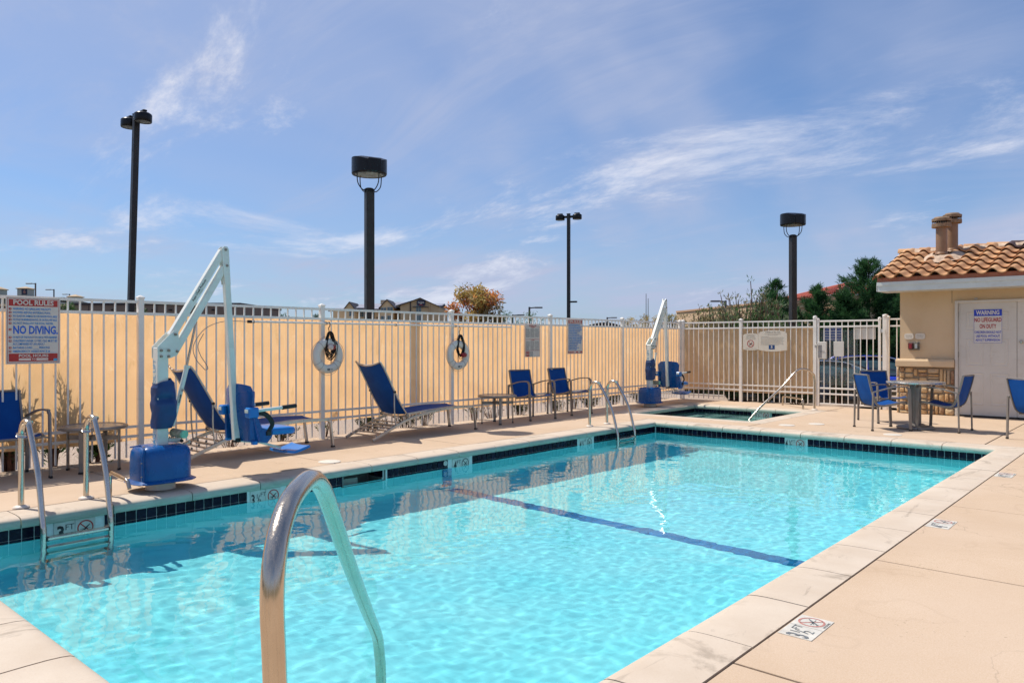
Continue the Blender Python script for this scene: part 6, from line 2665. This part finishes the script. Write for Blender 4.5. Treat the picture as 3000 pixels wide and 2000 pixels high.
for (px0_, px1_, pe, pk, sign) in ((-22, 10, 847, 840, 0), (60, 90, 845, 841, 1), (207, 234, 869, 864, 0)):
    a0, a1 = (px0_ + 200) * k2, (px1_ + 200) * k2
    ze = (1003 - pe) * k2 + 2.25
    zk = (1003 - pk) * k2 + 2.25
    tw = fbox(MB(), a0, a1, -.8, .9, 0, ze).build('tower', 'grey_stucco', t, False)
    mb = MB()
    c = [CR * a + CF * d + Vector((0, 0, ze)) for a, d in ((a0 - .15, -.95), (a1 + .15, -.95), (a1 + .15, 1.05), (a0 - .15, 1.05))]
    mb.add(c + [sum(c, Vector()) / 4 + Vector((0, 0, zk - ze + .1))] + [q - Vector((0, 0, .12)) for q in c],
           [(0, 1, 4), (1, 2, 4), (2, 3, 4), (3, 0, 4), (0, 5, 6, 1), (1, 6, 7, 2), (2, 7, 8, 3), (3, 8, 5, 0)])
    mb.build('tower_roof', 'far_tan', tw, False)
    if sign:
        fbox(MB(), a0 + .72, a1 - .05, -.86, -.79, ze - 1.05, ze - .12).build('sign_panel', 'hotel_navy', tw, False)
        text_mesh('6', .85, 'ink_pink', tw, CR * (a1 - .42) + CF * -.88 + Vector((0, 0, ze - .58)), CR, Z_, 'CENTER', .0)
# dark carport
ct = thing('carport', 'dark arched carport roof seen between the fence rails right of the spa rules sign', 'carport', (DPOS[1712, 97][0], DPOS[1712, 97][1], -.9))
k2 = 97 / 2211.0
mb = MB()
poly = [(0, 3.9)] + [((5.2) * i / 8, 4.1 + .75 * math.sin(PI * (i + .6) / 9.2)) for i in range(9)] + [(5.2, 3.7)]
fprism(mb, [(a, z) for a, z in poly], 0, 9)
mb.build('roof', 'far_trim', ct, False)
for a in (.2, 1.4, 2.6, 3.8, 5.0):
    fbox(MB(), a - .1, a + .1, .2, .4, 0, 3.95).build('post', 'far_trim', ct, False)
fbox(MB(), 0, 5.2, 3.0, 8.8, 0, 3.9).build('back_wall', 'far_trim', ct, False)

# tan building with the hipped red roof at the right
LAZY['tan_wall'] = lambda: plain('warm_tan_stucco', (0.62, 0.43, 0.26), .9, var=.06, vs=.5)
LAZY['tan_trim'] = lambda: plain('tan_cornice', (0.50, 0.30, 0.17), .85, var=.06, vs=.8)


def m_redtile():
    n = NT('red_pantiles')
    r = rnd(n)
    c = n.mix(n.ramp(n.noise(n.pos(), 1.5, 5), .3, .7), (0.40, 0.085, 0.055), (0.52, 0.14, 0.09))
    n.set(color=c, rough=.8)
    return n.m


LAZY['redtile'] = m_redtile
A_, B_ = Vector((-38.094, 69.143, 0)), Vector((-19.023, 53.961, 0))
C_ = Vector((-9.05, 57.423, 0))
tb2 = thing('tan_building', 'tan building with red hipped tile roof behind the pines at the right', 'building', (A_.x, A_.y, -.9))


def wall_run(mb, p, q, z, th):
    p, q = p - A_, q - A_
    d = (q - p).normalized()
    nrm = Vector((-d.y, d.x, 0)) * th
    vs = [p, q, q + nrm, p + nrm]
    vs = [Vector((v.x, v.y, 0)) for v in vs] + [Vector((v.x, v.y, z)) for v in vs]
    mb.add(vs, [(3, 2, 1, 0), (4, 5, 6, 7), (0, 1, 5, 4), (1, 2, 6, 5), (2, 3, 7, 6), (3, 0, 4, 7)])


mb = MB()
wall_run(mb, A_, B_, 5.95, 12)
mb.build('wall', 'tan_wall', tb2, False)
mb = MB()
wall_run(mb, A_ + Vector((.0, -.15, 0)), B_ + Vector((0, -.15, 0)), 5.99, .5)
for i in range(len(mb.v)):
    if mb.v[i][2] < .1:
        mb.v[i] = (mb.v[i][0], mb.v[i][1], 5.80)
mb.build('coping', 'tan_trim', tb2, False)
# hipped block: corner E nearest the camera
E_ = Vector((-11.802, 45.662, 0))
L_ = Vector((-20.033, 55.736, 0))
Rr_ = Vector((-9.558, 59.641, 0))
G_ = L_ + Rr_ - E_
H1 = 4.688
HE = 5.882
cen = (E_ + G_) / 2
HR = 7.297


def block(mb, pts, z0, z1, grow=0.0):
    c = sum(pts, Vector()) / len(pts)
    Q = [p + (p - c).normalized() * grow - A_ for p in pts]
    n = len(Q)
    vs = [Vector((q.x, q.y, z0)) for q in Q] + [Vector((q.x, q.y, z1)) for q in Q]
    mb.add(vs, [tuple(reversed(range(n))), tuple(range(n, 2 * n))] + [(i, (i + 1) % n, n + (i + 1) % n, n + i) for i in range(n)])
    return mb


ring4 = [E_, Rr_, G_, L_]
block(MB(), ring4, 0, HE - 1.25).build('wall', 'tan_wall', tb2, False)
block(MB(), ring4, HE - 1.25, HE - .75, .12).build('cornice', 'tan_trim', tb2, False)
block(MB(), ring4, HE - .75, HE - .45, .30).build('cornice', 'tan_wall', tb2, False)
block(MB(), ring4, HE - .45, HE - .12, .55).build('cornice', 'tan_trim', tb2, False)
# roof: four planes with ribs of pantiles as geometry
cc = sum(ring4, Vector()) / 4
Q = [p + (p - cc).normalized() * 1.0 - A_ for p in ring4]
apex = Vector((cc.x - A_.x, cc.y - A_.y, HR))
rfm = MB()
for i in range(4):
    a, b = Q[i].copy(), Q[(i + 1) % 4].copy()
    a.z = b.z = HE - .10
    nrow, ncol = 14, 46
    up = (a - b).cross(apex - a).normalized()
    if up.z < 0:
        up = -up
    for r in range(nrow):
        t0, t1 = r / nrow, (r + 1) / nrow
        p0, p1 = a.lerp(apex, t0), b.lerp(apex, t0)
        q0, q1 = a.lerp(apex, t1), b.lerp(apex, t1)
        nc = max(2, int(ncol * (1 - t0) + .5)) * 2
        vs = []
        for k in range(nc + 1):
            u = k / nc
            h = (.10 if k % 2 else .0)
            vs.append(p0.lerp(p1, u) + up * (h + .07))
            vs.append(q0.lerp(q1, u) + up * h)
        rfm.add(vs, [(2 * k, 2 * k + 2, 2 * k + 3, 2 * k + 1) for k in range(nc)])
tag(rfm.build('roof_tiles', 'redtile', tb2, False), kind='stuff')
for i in range(4):
    a = Q[i].copy()
    a.z = HE - .05
    MB().tube([a + Vector((0, 0, .1)), apex + Vector((0, 0, .12))], .14, 8).build('hip_cap', 'redtile', tb2)

# ------------------------------------------------------------------ plants
def leaf_mat(name, a, b, tr=.35):
    def f():
        n = NT(name)
        g_ = n.noise(n.pos(), 2.6, 4, .6)
        ii = n.n('ShaderNodeNewGeometry')
        c = n.mix(ii.outputs['Random Per Island'], a, b)
        c = n.mix(n.ramp(g_, .35, .7, 0, .6), c, tuple((x + y) / 2 * .8 for x, y in zip(a, b)))
        n.set(color=c, rough=.6, spec=.3)
        n.t.nodes.remove(n.out)
        o = n.n('ShaderNodeOutputMaterial')
        t_ = n.n('ShaderNodeBsdfTranslucent')
        n.l(c, t_.inputs[0])
        m_ = n.n('ShaderNodeMixShader')
        m_.inputs[0].default_value = tr
        n.l(n.b.outputs[0], m_.inputs[1])
        n.l(t_.outputs[0], m_.inputs[2])
        n.l(m_.outputs[0], o.inputs[0])
        return n.m
    return f


LAZY['leaf_green'] = leaf_mat('fresh_green_leaves', (0.035, 0.11, 0.022), (0.10, 0.22, 0.05))
LAZY['leaf_dark'] = leaf_mat('dark_green_leaves', (0.010, 0.035, 0.010), (0.03, 0.075, 0.02), .2)
LAZY['leaf_pine'] = leaf_mat('pine_needles', (0.018, 0.070, 0.026), (0.075, 0.19, 0.055), .35)
LAZY['leaf_olive'] = leaf_mat('dusty_olive_leaves', (0.22, 0.18, 0.08), (0.42, 0.34, 0.17), .45)
LAZY['leaf_sage'] = leaf_mat('pale_sage_leaves', (0.11, 0.16, 0.08), (0.26, 0.30, 0.17))
LAZY['leaf_orange'] = leaf_mat('orange_autumn_leaves', (0.62, 0.20, 0.06), (0.80, 0.38, 0.13), .55)
LAZY['leaf_gold'] = leaf_mat('yellow_green_leaves', (0.50, 0.36, 0.09), (0.70, 0.52, 0.17), .5)
LAZY['bark'] = lambda: plain('rough_bark', (0.10, 0.065, 0.04), .95, var=.3, vs=14, bump=.5)
LAZY['twig'] = lambda: plain('dry_reddish_twigs', (0.13, 0.06, 0.04), .9, var=.3, vs=20)
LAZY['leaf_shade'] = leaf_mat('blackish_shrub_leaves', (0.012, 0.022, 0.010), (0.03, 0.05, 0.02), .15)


def add_leaf(mb, p, r, s_, aspect=.45, d=None):
    a = Vector((r.gauss(0, 1), r.gauss(0, 1), r.gauss(0, 1))).normalized() if d is None else d
    b = a.cross(Vector((r.gauss(0, 1), r.gauss(0, 1), r.gauss(0, 1)))).normalized()
    mb.add([p - b * s_ * aspect * .5, p + a * s_ * .55 - b * s_ * aspect * .1, p + a * s_, p + a * s_ * .55 + b * s_ * aspect * .5], [(0, 1, 2, 3)])


def broad_tree(label, loc, H, cw, mats, seed, leaf=.16, n=2600, trunk_h=.3, group=None, cat='tree', name='tree', clumps=30, sparse=.0):
    r = random.Random(seed)
    t = thing(name, label, cat, loc, 0, group)
    tm_ = MB()
    h0 = H * trunk_h
    tm_.tube([(0, 0, -.1), (.03 * H * r.uniform(-1, 1), .02 * H, h0 * .5), (.02 * H, 0, h0), (0, .02 * H, H * .62)], [H * .028, H * .022, H * .018, H * .008], 8)
    cl = []
    for i in range(clumps):
        th = r.uniform(0, 2 * PI)
        zf = r.random() ** .8
        prof = math.sin(PI * min(1, max(.04, .12 + .80 * zf))) ** .6
        rr_ = cw / 2 * prof * math.sqrt(r.random()) * r.uniform(.75, 1.12)
        c = Vector((math.cos(th) * rr_, math.sin(th) * rr_, h0 + (H - h0) * (.05 + .88 * zf)))
        cl.append((c, cw * r.uniform(.09, .17)))
        if i % 2 == 0:
            m0 = Vector((0, 0, h0 + (c.z - h0) * .45))
            tm_.tube([m0, m0.lerp(c, .55) + Vector((0, 0, -.03 * H)), c], [H * .010, H * .006, H * .003], 5)
    tm_.build('trunk', 'bark', t, True, 60)
    mbs = {m: MB() for m in mats}
    for c, rad in cl:
        m = r.choices(list(mats), weights=list(mats.values()))[0]
        for k in range(int(n / clumps)):
            d = Vector((r.gauss(0, 1), r.gauss(0, 1), r.gauss(0, .8))).normalized()
            p = c + d * rad * (r.random() ** .45) * r.choice((1, 1, 1, 1.35))
            mm_ = m if r.random() < .8 else r.choice(list(mats))
            add_leaf(mbs[mm_], p, r, leaf * r.uniform(.6, 1.3), .5)
    for m, b_ in mbs.items():
        if b_.v:
            b_.build('crown', m, t, False)
    return t


def pine_tree(label, loc, H, cw, seed, mat_='leaf_pine', dens=1.0, group='pines behind the gate', lean=0.0):
    r = random.Random(seed)
    t = thing('pine_tree', label, 'tree', loc, 0, group)
    tk = MB()
    tk.tube([(0, 0, -.1), (lean * .3, 0, H * .5), (lean, 0, H * .97)], [H * .022, H * .013, H * .004], 8)
    nd = MB()
    z = .04 * H
    tips = []
    while z < H * .97:
        f = z / H
        prof = (min(1, .55 + f * 1.6) if f < .28 else 1.0) * (1 - f) ** .75 * 1.12
        nb = max(3, int(7 * (1 - f * .5)))
        for k in range(nb):
            an = r.uniform(0, 2 * PI)
            L = cw / 2 * prof * r.uniform(.55, 1.25)
            if L < .04:
                continue
            base = Vector((lean * f, 0, z))
            rise = r.uniform(.35, .9) * L
            tip = base + Vector((math.cos(an) * L, math.sin(an) * L, rise))
            mid = base.lerp(tip, .55) - Vector((0, 0, .08 * L))
            tk.tube([base, mid, tip], [.012 * (1 - f) + .004, .007, .003], 4, caps=False)
            m_ = int(17 * L / .35 * dens) + 9
            for j in range(m_):
                u = .25 + .75 * (j / m_)
                q = (base.lerp(mid, u / .55) if u < .55 else mid.lerp(tip, (u - .55) / .45))
                q = q + Vector((r.gauss(0, .035), r.gauss(0, .035), r.gauss(0, .035))) * (1 + L)
                ax = ((tip - base).normalized() + Vector((0, 0, .5))).normalized()
                for s_ in range(6):
                    d = (ax * .9 + Vector((r.gauss(0, .55), r.gauss(0, .55), r.gauss(0, .45)))).normalized()
                    add_leaf(nd, q, r, r.uniform(.12, .21), .17, d)
        z += H * .030
    for k in range(10):
        add_leaf(nd, Vector((lean, 0, H * .95)), r, .14, .15, Vector((r.gauss(0, .3), r.gauss(0, .3), 1)).normalized())
    tk.build('trunk', 'bark', t, True, 60)
    nd.build('crown', mat_, t, False)
    return t


def wispy_shrub(label, loc, H, cw, seed, mats, group, stems=14, leaf=.05, nl=60, name='shrub', cat='shrub', upright=.8):
    r = random.Random(seed)
    t = thing(name, label, cat, loc, 0, group)
    tw = MB()
    mbs = [(m, MB()) for m in mats]
    for i in range(stems):
        an = r.uniform(0, 2 * PI)
        sp = cw / 2 * math.sqrt(r.random())
        hh = H * r.uniform(.6, 1.0) * (1 - .35 * (sp / (cw / 2)) ** 2)
        b0 = Vector((math.cos(an) * sp * .25, math.sin(an) * sp * .25, -.02))
        b1 = Vector((math.cos(an) * sp * .6, math.sin(an) * sp * .6, hh * .5))
        b2 = Vector((math.cos(an) * sp + r.gauss(0, .04) * H, math.sin(an) * sp + r.gauss(0, .04) * H, hh))
        pts = bez([b0, b1, b2], 5)
        tw.tube(pts, [.010 * H * (1 - .75 * k / (len(pts) - 1)) + .0015 for k in range(len(pts))], 4, caps=False)
        for k in range(nl):
            u = r.uniform(.22, 1.0)
            q = pts[min(len(pts) - 1, int(u * (len(pts) - 1) + r.random()))]
            off = Vector((r.gauss(0, 1), r.gauss(0, 1), r.gauss(0, .8))) * (.055 * H * (1.15 - u))
            m, mb_ = r.choice(mbs)
            add_leaf(mb_, q + off, r, leaf * r.uniform(.6, 1.4), .35, (off.normalized() * .7 + Vector((0, 0, upright))).normalized())
            if k % 9 == 0:
                tw.tube([q, q + off * 1.2], [.0028, .0015], 3, caps=False)
    tw.build('stems', 'twig', t, True, 60)
    for m, mb_ in mbs:
        if mb_.v:
            mb_.build('foliage', m, t, False)
    return t


# shrubs in the bed behind the sunlit screen: their shadows fall on the fabric
gs = 'shrubs in the bed behind the long fence'
bed_sh = [(-2.60, -9.9, 1.05, .8, 's'), (-2.58, -9.30, 1.0, .34, 'l'), (-2.57, -8.86, 1.46, .36, 'l'), (-2.56, -8.02, .80, .34, 'l'), (-2.57, -8.45, 1.30, .36, 'l'), (-2.62, -7.15, .38, .45, 'd'), (-2.62, -6.35, .36, .5, 't'),
          (-2.62, -5.62, .40, .45, 'd'), (-2.50, -4.98, .78, .3, 'g'), (-2.60, -4.1, .36, .55, 'd'), (-2.62, -3.35, .42, .6, 'd'), (-2.52, -3.0, .74, .3, 'g'), (-2.52, -1.85, .84, .3, 'g'), (-2.62, -1.3, .34, .5, 't'),
          (-2.6, -.55, .36, .5, 'd'), (-2.58, .45, .38, .55, 'd'), (-2.50, 1.0, .70, .3, 'g'), (-2.6, 1.75, .36, .5, 'd'), (-2.65, 2.7, .40, .5, 'd'), (-2.6, 3.7, .36, .55, 'd')]
names = {'g': 'grassy', 's': 'broad', 'd': 'dark leafy', 'l': 'upright wispy', 't': 'bare twiggy'}
wh = ['behind the leftmost armchair', 'left of the pool rules board', 'below the pool rules board, tallest', 'behind the first side table', 'low beside the first side table', 'behind the near pool lift base', 'under the first lounger back',
      'under the first lounger seat', 'left of the first life ring post', 'behind the second lounger head', 'under the second lounger', 'right under the second life ring', 'behind the second side table', 'between side table and armchairs',
      'behind the left armchair of the pair', 'behind the right armchair of the pair', 'below the spa rules sign', 'behind the far pool ladder', 'behind the far pool lift', 'nearest the far fence corner']
for i, (x, y, h, cw_, kd) in enumerate(bed_sh):
    st_, lf_, nl_, mt = {'s': (16, .075, 70, ('leaf_dark', 'leaf_green')), 'd': (16, .045, 60, ('leaf_shade', 'leaf_dark')), 'l': (12, .085, 120, ('leaf_dark', 'leaf_green')), 'g': (12, .07, 22, ('leaf_sage', 'leaf_dark')), 't': (22, .035, 8, ('leaf_shade',))}[kd]
    wispy_shrub('%s shrub behind the long fence, %s' % (names[kd], wh[i]), (x, y, -.03), h, cw_, 40 + i, mt, gs, st_, lf_, nl_)
gs = 'dark low shrubs under the back fence screen'
for i, (x, h, cw_, lab) in enumerate(((-1.15, .40, .9, 'left of the middle fence post'), (-.45, .42, .8, 'below the warning plaque'), (.35, .44, .95, 'behind the low steel grab bar'), (1.15, .9, .5, 'just inside the gate beside the latch box'))):
    wispy_shrub('dark low shrub under the back fence screen, %s' % lab, (x, 5.55 if i < 3 else 5.9, -.03), h, cw_, 80 + i, ('leaf_shade', 'leaf_dark'), gs, 26, .06, 75)

# feathery shrubs and pines behind the back fence, in front of the tan wall
gs = 'feathery shrubs behind the back fence'
for i, (px, x, y, h, cw_, mt, st_, lab) in enumerate((
    (2010, -5.039, 10.29, 2.588, .9, ('leaf_olive', 'leaf_olive'), 16, 'lowest, at the tan wall corner'),
    (2040, -4.236, 9.664, 2.859, 1.3, ('leaf_olive', 'leaf_olive'), 26, 'rounded, left part of the tan wall'),
    (2120, -3.215, 9.232, 2.895, 1.1, ('leaf_olive', 'leaf_sage'), 22, 'in front of the short street lamp'),
    (2165, -2.842, 9.561, 3.273, 1.2, ('leaf_olive', 'leaf_sage'), 24, 'tall and brownish'),
    (2205, -2.122, 8.862, 3.341, 1.0, ('leaf_sage', 'leaf_green'), 20, 'tallest and palest green, before the red roof'),
    (2235, -1.894, 9.063, 3.094, .9, ('leaf_sage', 'leaf_olive'), 20, 'left of the tallest dark pine top'),
    (2290, -1.104, 8.427, 2.963, .9, ('leaf_sage', 'leaf_green'), 22, 'left beside the far drum lamp post'),
    (2085, -4.387, 10.865, 2.697, 1.3, ('leaf_green', 'leaf_olive'), 20, 'low green one mid wall'))):
    wispy_shrub('feathery shrub behind the back fence, %s' % lab, (x, y, -.5), h * 1.12, cw_ * 1.5, 120 + i, mt, gs, st_ + 34, .11, 200)
for i, (x, y, h, cw_, lab) in enumerate((
    (-3.265, 13.188, 3.897, 2.1, 'dark pine left of the far drum lamp post'),
    (-2.427, 14.594, 3.753, 2.3, 'medium pine just right of the far drum lamp post'),
    (-1.103, 15.762, 4.768, 3.5, 'tallest dark pine beside the clay tiled roof'),
    (-1.709, 15.228, 3.615, 1.3, 'narrow pine left against the tallest pine'),
    (-0.524, 16.273, 3.557, 2.0, 'shorter pine at the utility building corner'),
    (-2.011, 14.96, 2.980, 1.0, 'small young pine between medium and tallest pines'),
    (-2.92, 14.159, 2.980, 1.1, 'low bushy pine at the foot of the far drum lamp post'))):
    pine_tree(lab, (x, y, -.5), h, cw_, 200 + i, 'leaf_pine', 1.0 if i != 2 else 1.3)
# dark evergreen hedge behind the cars
hd = MB()
hr = random.Random(4)
hp0, hp1 = Vector((-4.562, 15.377, -.5)), Vector((0.523, 18.529, -.5))
for k in range(15000):
    u = hr.random()
    p = hp0.lerp(hp1, u)
    top = 1.95 + .35 * math.sin(u * 17) + .2 * math.sin(u * 41)
    z = top * hr.random() ** .7
    add_leaf(hd, p + Vector((hr.gauss(0, .28), hr.gauss(0, .28), z)), hr, hr.uniform(.09, .17), .5)
tag(hd.build('hedge', 'leaf_dark', None, False), 'dark dense evergreen hedge behind the parked cars and the gate', 'hedge')
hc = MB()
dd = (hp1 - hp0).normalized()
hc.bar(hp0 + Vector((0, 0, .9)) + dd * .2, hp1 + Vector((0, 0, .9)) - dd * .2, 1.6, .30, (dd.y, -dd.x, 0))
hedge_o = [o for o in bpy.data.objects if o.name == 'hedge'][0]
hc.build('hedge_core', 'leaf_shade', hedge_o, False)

broad_tree('orange and gold autumn tree right of the hotel', (-35.081, 31.797, -.9), 6.673, 4.6, {'leaf_orange': 5, 'leaf_gold': 4, 'leaf_olive': 2}, 7, .34, 7500, .22, None, 'tree', 'tree', 44)
broad_tree('small green tree at the left foot of the orange tree', (-40.739, 34.807, -.9), 5.534, 1.6, {'leaf_green': 3, 'leaf_gold': 1}, 8, .2, 700, .3, 'green trees beyond the fence')
broad_tree('low green tree right of the orange tree', (-37.381, 37.769, -.9), 4.937, 3.6, {'leaf_green': 3, 'leaf_sage': 1}, 9, .22, 1500, .3, 'green trees beyond the fence')
broad_tree('small green tree behind the right pointing street lamp', (-34.394, 37.736, -.9), 4.826, 3.0, {'leaf_green': 3, 'leaf_sage': 1}, 10, .2, 1300, .3, 'green trees beyond the fence')
broad_tree('green bushy tree right beside the pool rules board', (-59.504, 10.256, -.9), 5.561, 1.9, {'leaf_green': 3, 'leaf_dark': 1}, 11, .2, 1200, .2, 'green trees beyond the fence')
broad_tree('dark green bush behind the left fence post', (-57.106, 15.038, -.9), 5.419, 1.6, {'leaf_dark': 3, 'leaf_green': 1}, 12, .2, 900, .2, 'green trees beyond the fence')
broad_tree('dark green tree left of the hotel at a fence post', (-70.15, 40.87, -.9), 6.158, 2.0, {'leaf_dark': 3, 'leaf_green': 1}, 13, .25, 900, .2, 'green trees beyond the fence')
for i, (px, py, x, y, h) in enumerate(((745, 922, -94.211, 46.317, 6.429), (795, 918, -92.345, 47.962, 6.330), (836, 912, -90.964, 49.18, 6.827))):
    broad_tree(('tiny far green tree left one of three seen through the rails', 'tiny far green tree middle one of three seen through the rails', 'tiny far green tree right one of three seen through the rails')[i],
               (x, y, -.9), h, 1.9, {'leaf_dark': 2, 'leaf_green': 2}, 14 + i, .3, 500, .2, 'green trees beyond the fence')
broad_tree('dusty yellow green tree, smallest of three left of the far lift', (-34.16, 52.611, -.9), 4.862, 1.9, {'leaf_gold': 2, 'leaf_olive': 2}, 21, .2, 1000, .3, 'dusty yellow green trees by the far lift')
broad_tree('dusty yellow green tree below the two antenna masts', (-30.034, 49.583, -.9), 5.068, 2.7, {'leaf_gold': 3, 'leaf_olive': 2}, 22, .2, 1800, .3, 'dusty yellow green trees by the far lift')
broad_tree('dusty yellow green tree right behind the far lift arm', (-26.634, 47.247, -.9), 5.026, 1.9, {'leaf_gold': 2, 'leaf_sage': 2}, 23, .2, 1500, .3, 'dusty yellow green trees by the far lift')

# ------------------------------------------------------------------ parked cars and the blue notice board beyond the gate
LAZY['car_black'] = lambda: plain('black_car_paint', (0.012, 0.014, 0.018), .12, coat=1.0, var=.05)
LAZY['car_blue'] = lambda: plain('blue_car_paint', (0.010, 0.045, 0.50), .15, coat=1.0, var=.05)
LAZY['car_glass'] = lambda: plain('tinted_car_glass', (0.03, 0.07, 0.08), .05, spec=.9)
LAZY['chrome'] = lambda: plain('chrome_trim', (0.75, 0.78, 0.80), .12, metal=1.0)
LAZY['tyre'] = lambda: plain('tyre_rubber', (0.015, 0.015, 0.016), .8)
LAZY['rim'] = lambda: plain('alloy_rim', (0.45, 0.46, 0.47), .3, metal=.9)


def car(label, loc, rz, paint):
    """saloon along +x, 4.6 m"""
    t = thing('parked_car', label, 'car', loc, rz, 'cars parked beyond the gate')
    st_ = [(-2.28, .42, .74, .70), (-2.22, .30, .92, .80), (-1.75, .22, 1.00, .89), (-1.0, .20, .98, .91), (.0, .20, .96, .92), (.9, .20, .95, .91), (1.6, .22, .90, .88), (2.1, .28, .78, .80), (2.28, .38, .62, .66)]
    mb = MB()
    n = 20

    def sec(x, z0, z1, w):
        out = []
        for k in range(n):
            a = 2 * PI * k / n
            ca, sa = math.cos(a), math.sin(a)
            out.append((x, math.copysign(abs(ca) ** .42, ca) * w * (1 - .10 * max(0, sa)), (z0 + z1) / 2 + math.copysign(abs(sa) ** .5, sa) * (z1 - z0) / 2))
        return out
    vs = [p for s_ in st_ for p in sec(*s_)]
    m = len(st_)
    fs = [(i * n + k, (i + 1) * n + k, (i + 1) * n + (k + 1) % n, i * n + (k + 1) % n) for i in range(m - 1) for k in range(n)]
    fs += [tuple(range(n)), tuple(reversed([(m - 1) * n + k for k in range(n)]))]
    mb.add(vs, [tuple(reversed(f)) for f in fs])
    mb.build('body', paint, t, True, 50)
    # greenhouse
    cab = [(-1.95, .96, .02, .70), (-1.30, .96, .34, .66), (-.70, .95, .47, .61), (.0, .95, .49, .60), (.55, .94, .40, .63), (1.20, .92, .06, .74), (1.30, .92, .01, .76)]
    g1 = MB()
    n2 = 16
    vs = []
    for x, zb, h, w in cab:
        for k in range(n2 + 1):
            a = PI * k / n2
            ca, sa = math.cos(a), math.sin(a)
            vs.append((x, math.copysign(abs(ca) ** .55, ca) * (w + .14 * (1 - sa ** .6)), zb - .04 + sa ** .55 * (h + .04)))
    fs = [(i * (n2 + 1) + k, i * (n2 + 1) + k + 1, (i + 1) * (n2 + 1) + k + 1, (i + 1) * (n2 + 1) + k) for i in range(len(cab) - 1) for k in range(n2)]
    g1.add(vs, fs)
    for i, f in enumerate(g1.f):
        pass
    g1.build('windows', 'car_glass', t, True, 60)
    r2 = MB()
    vs = []
    rc_ = [(-.98, .425, .57), (-.70, .475, .56), (-.2, .498, .55), (.2, .482, .56), (.50, .425, .58)]
    for x, h, w in rc_:
        for k in range(9):
            y = (k / 4 - 1) * w
            vs.append((x, y, .955 + h + .010 - .035 * abs(k / 4 - 1) ** 3))
    r2.add(vs, [(i * 9 + k, (i + 1) * 9 + k, (i + 1) * 9 + k + 1, i * 9 + k + 1) for i in range(4) for k in range(8)])
    r2.build('roof_panel', paint, t, True, 60)
    for s_ in (-1, 1):
        for pts in ([(-1.90, .83, .98), (-1.30, .78, 1.20), (-.95, .70, 1.395)], [(.50, .72, 1.365), (.88, .80, 1.16), (1.25, .86, .97)], [(-.25, .845, .97), (-.28, .70, 1.42)]):
            MB().tube([(x, s_ * y, z) for x, y, z in pts], .028, 6).build('pillar', paint, t, True, 60)
        MB().tube(bez([(-1.70, s_ * .80, 1.06), (-1.25, s_ * .735, 1.27), (-.7, s_ * .68, 1.405), (.1, s_ * .68, 1.415), (.5, s_ * .745, 1.33), (1.2, s_ * .87, .985)], 4), .011, 5).build('window_trim', 'chrome', t)
        MB().tube([(-1.75, s_ * .885, .985), (0, s_ * .905, .965), (1.22, s_ * .90, .955)], .010, 5).build('belt_trim', 'chrome', t)
        MB().box((.95, s_ * .97, 1.02), (.12, .16, .12), None, .03).build('mirror', paint, t)
        MB().box((2.12, s_ * .60, .66), (.26, .30, .12), None, .04).build('headlight', 'rim', t)
        MB().box((-2.22, s_ * .62, .80), (.10, .30, .13), None, .03).build('tail_light', 'ink_red', t)
        for x in (-1.38, 1.40):
            wq = MB().lathe([(.30, -.10), (.325, -.08), (.325, .08), (.30, .10), (.21, .105)], (x, s_ * .80, .325), 26, 'Y', True).build('wheel', 'tyre', t, True, 40)
            MB().lathe([(.21, -.11), (.19, -.115), (.05, -.09), (.0, -.09)] if s_ < 0 else [(.0, .09), (.05, .09), (.19, .115), (.21, .11)], (x, s_ * .80, .325), 20, 'Y', False).build('rim', 'rim', wq, True, 40)
    MB().box((2.27, 0, .48), (.03, .90, .14), None, .01).build('grille', 'rubber', t)
    return t


car('black parked car directly behind the gate', (0.467, 7.145, -.50), R(24), 'car_black')
car('bright blue parked car right of and behind the black car', (0.234, 11.607, -.46), R(24), 'car_blue')
nb = thing('blue_notice', 'blue board with white lines standing behind the gate', 'sign', (-0.127, 9.289, 1.58))
nb.rotation_euler = (0, 0, R(30))
MB().box((0, 0, 0), (.46, .02, .36)).build('board', 'ink_royal2', nb, False)
for i in range(5):
    MB().box((0, -.013, .145 - i * .072), (.40, .006, .022)).build('white_line', 'sign_white', nb, False)
for s_ in (-1, 1):
    MB().box((s_ * .15, .02, -1.05), (.03, .02, 2.1)).build('leg', 'alu', nb, False)
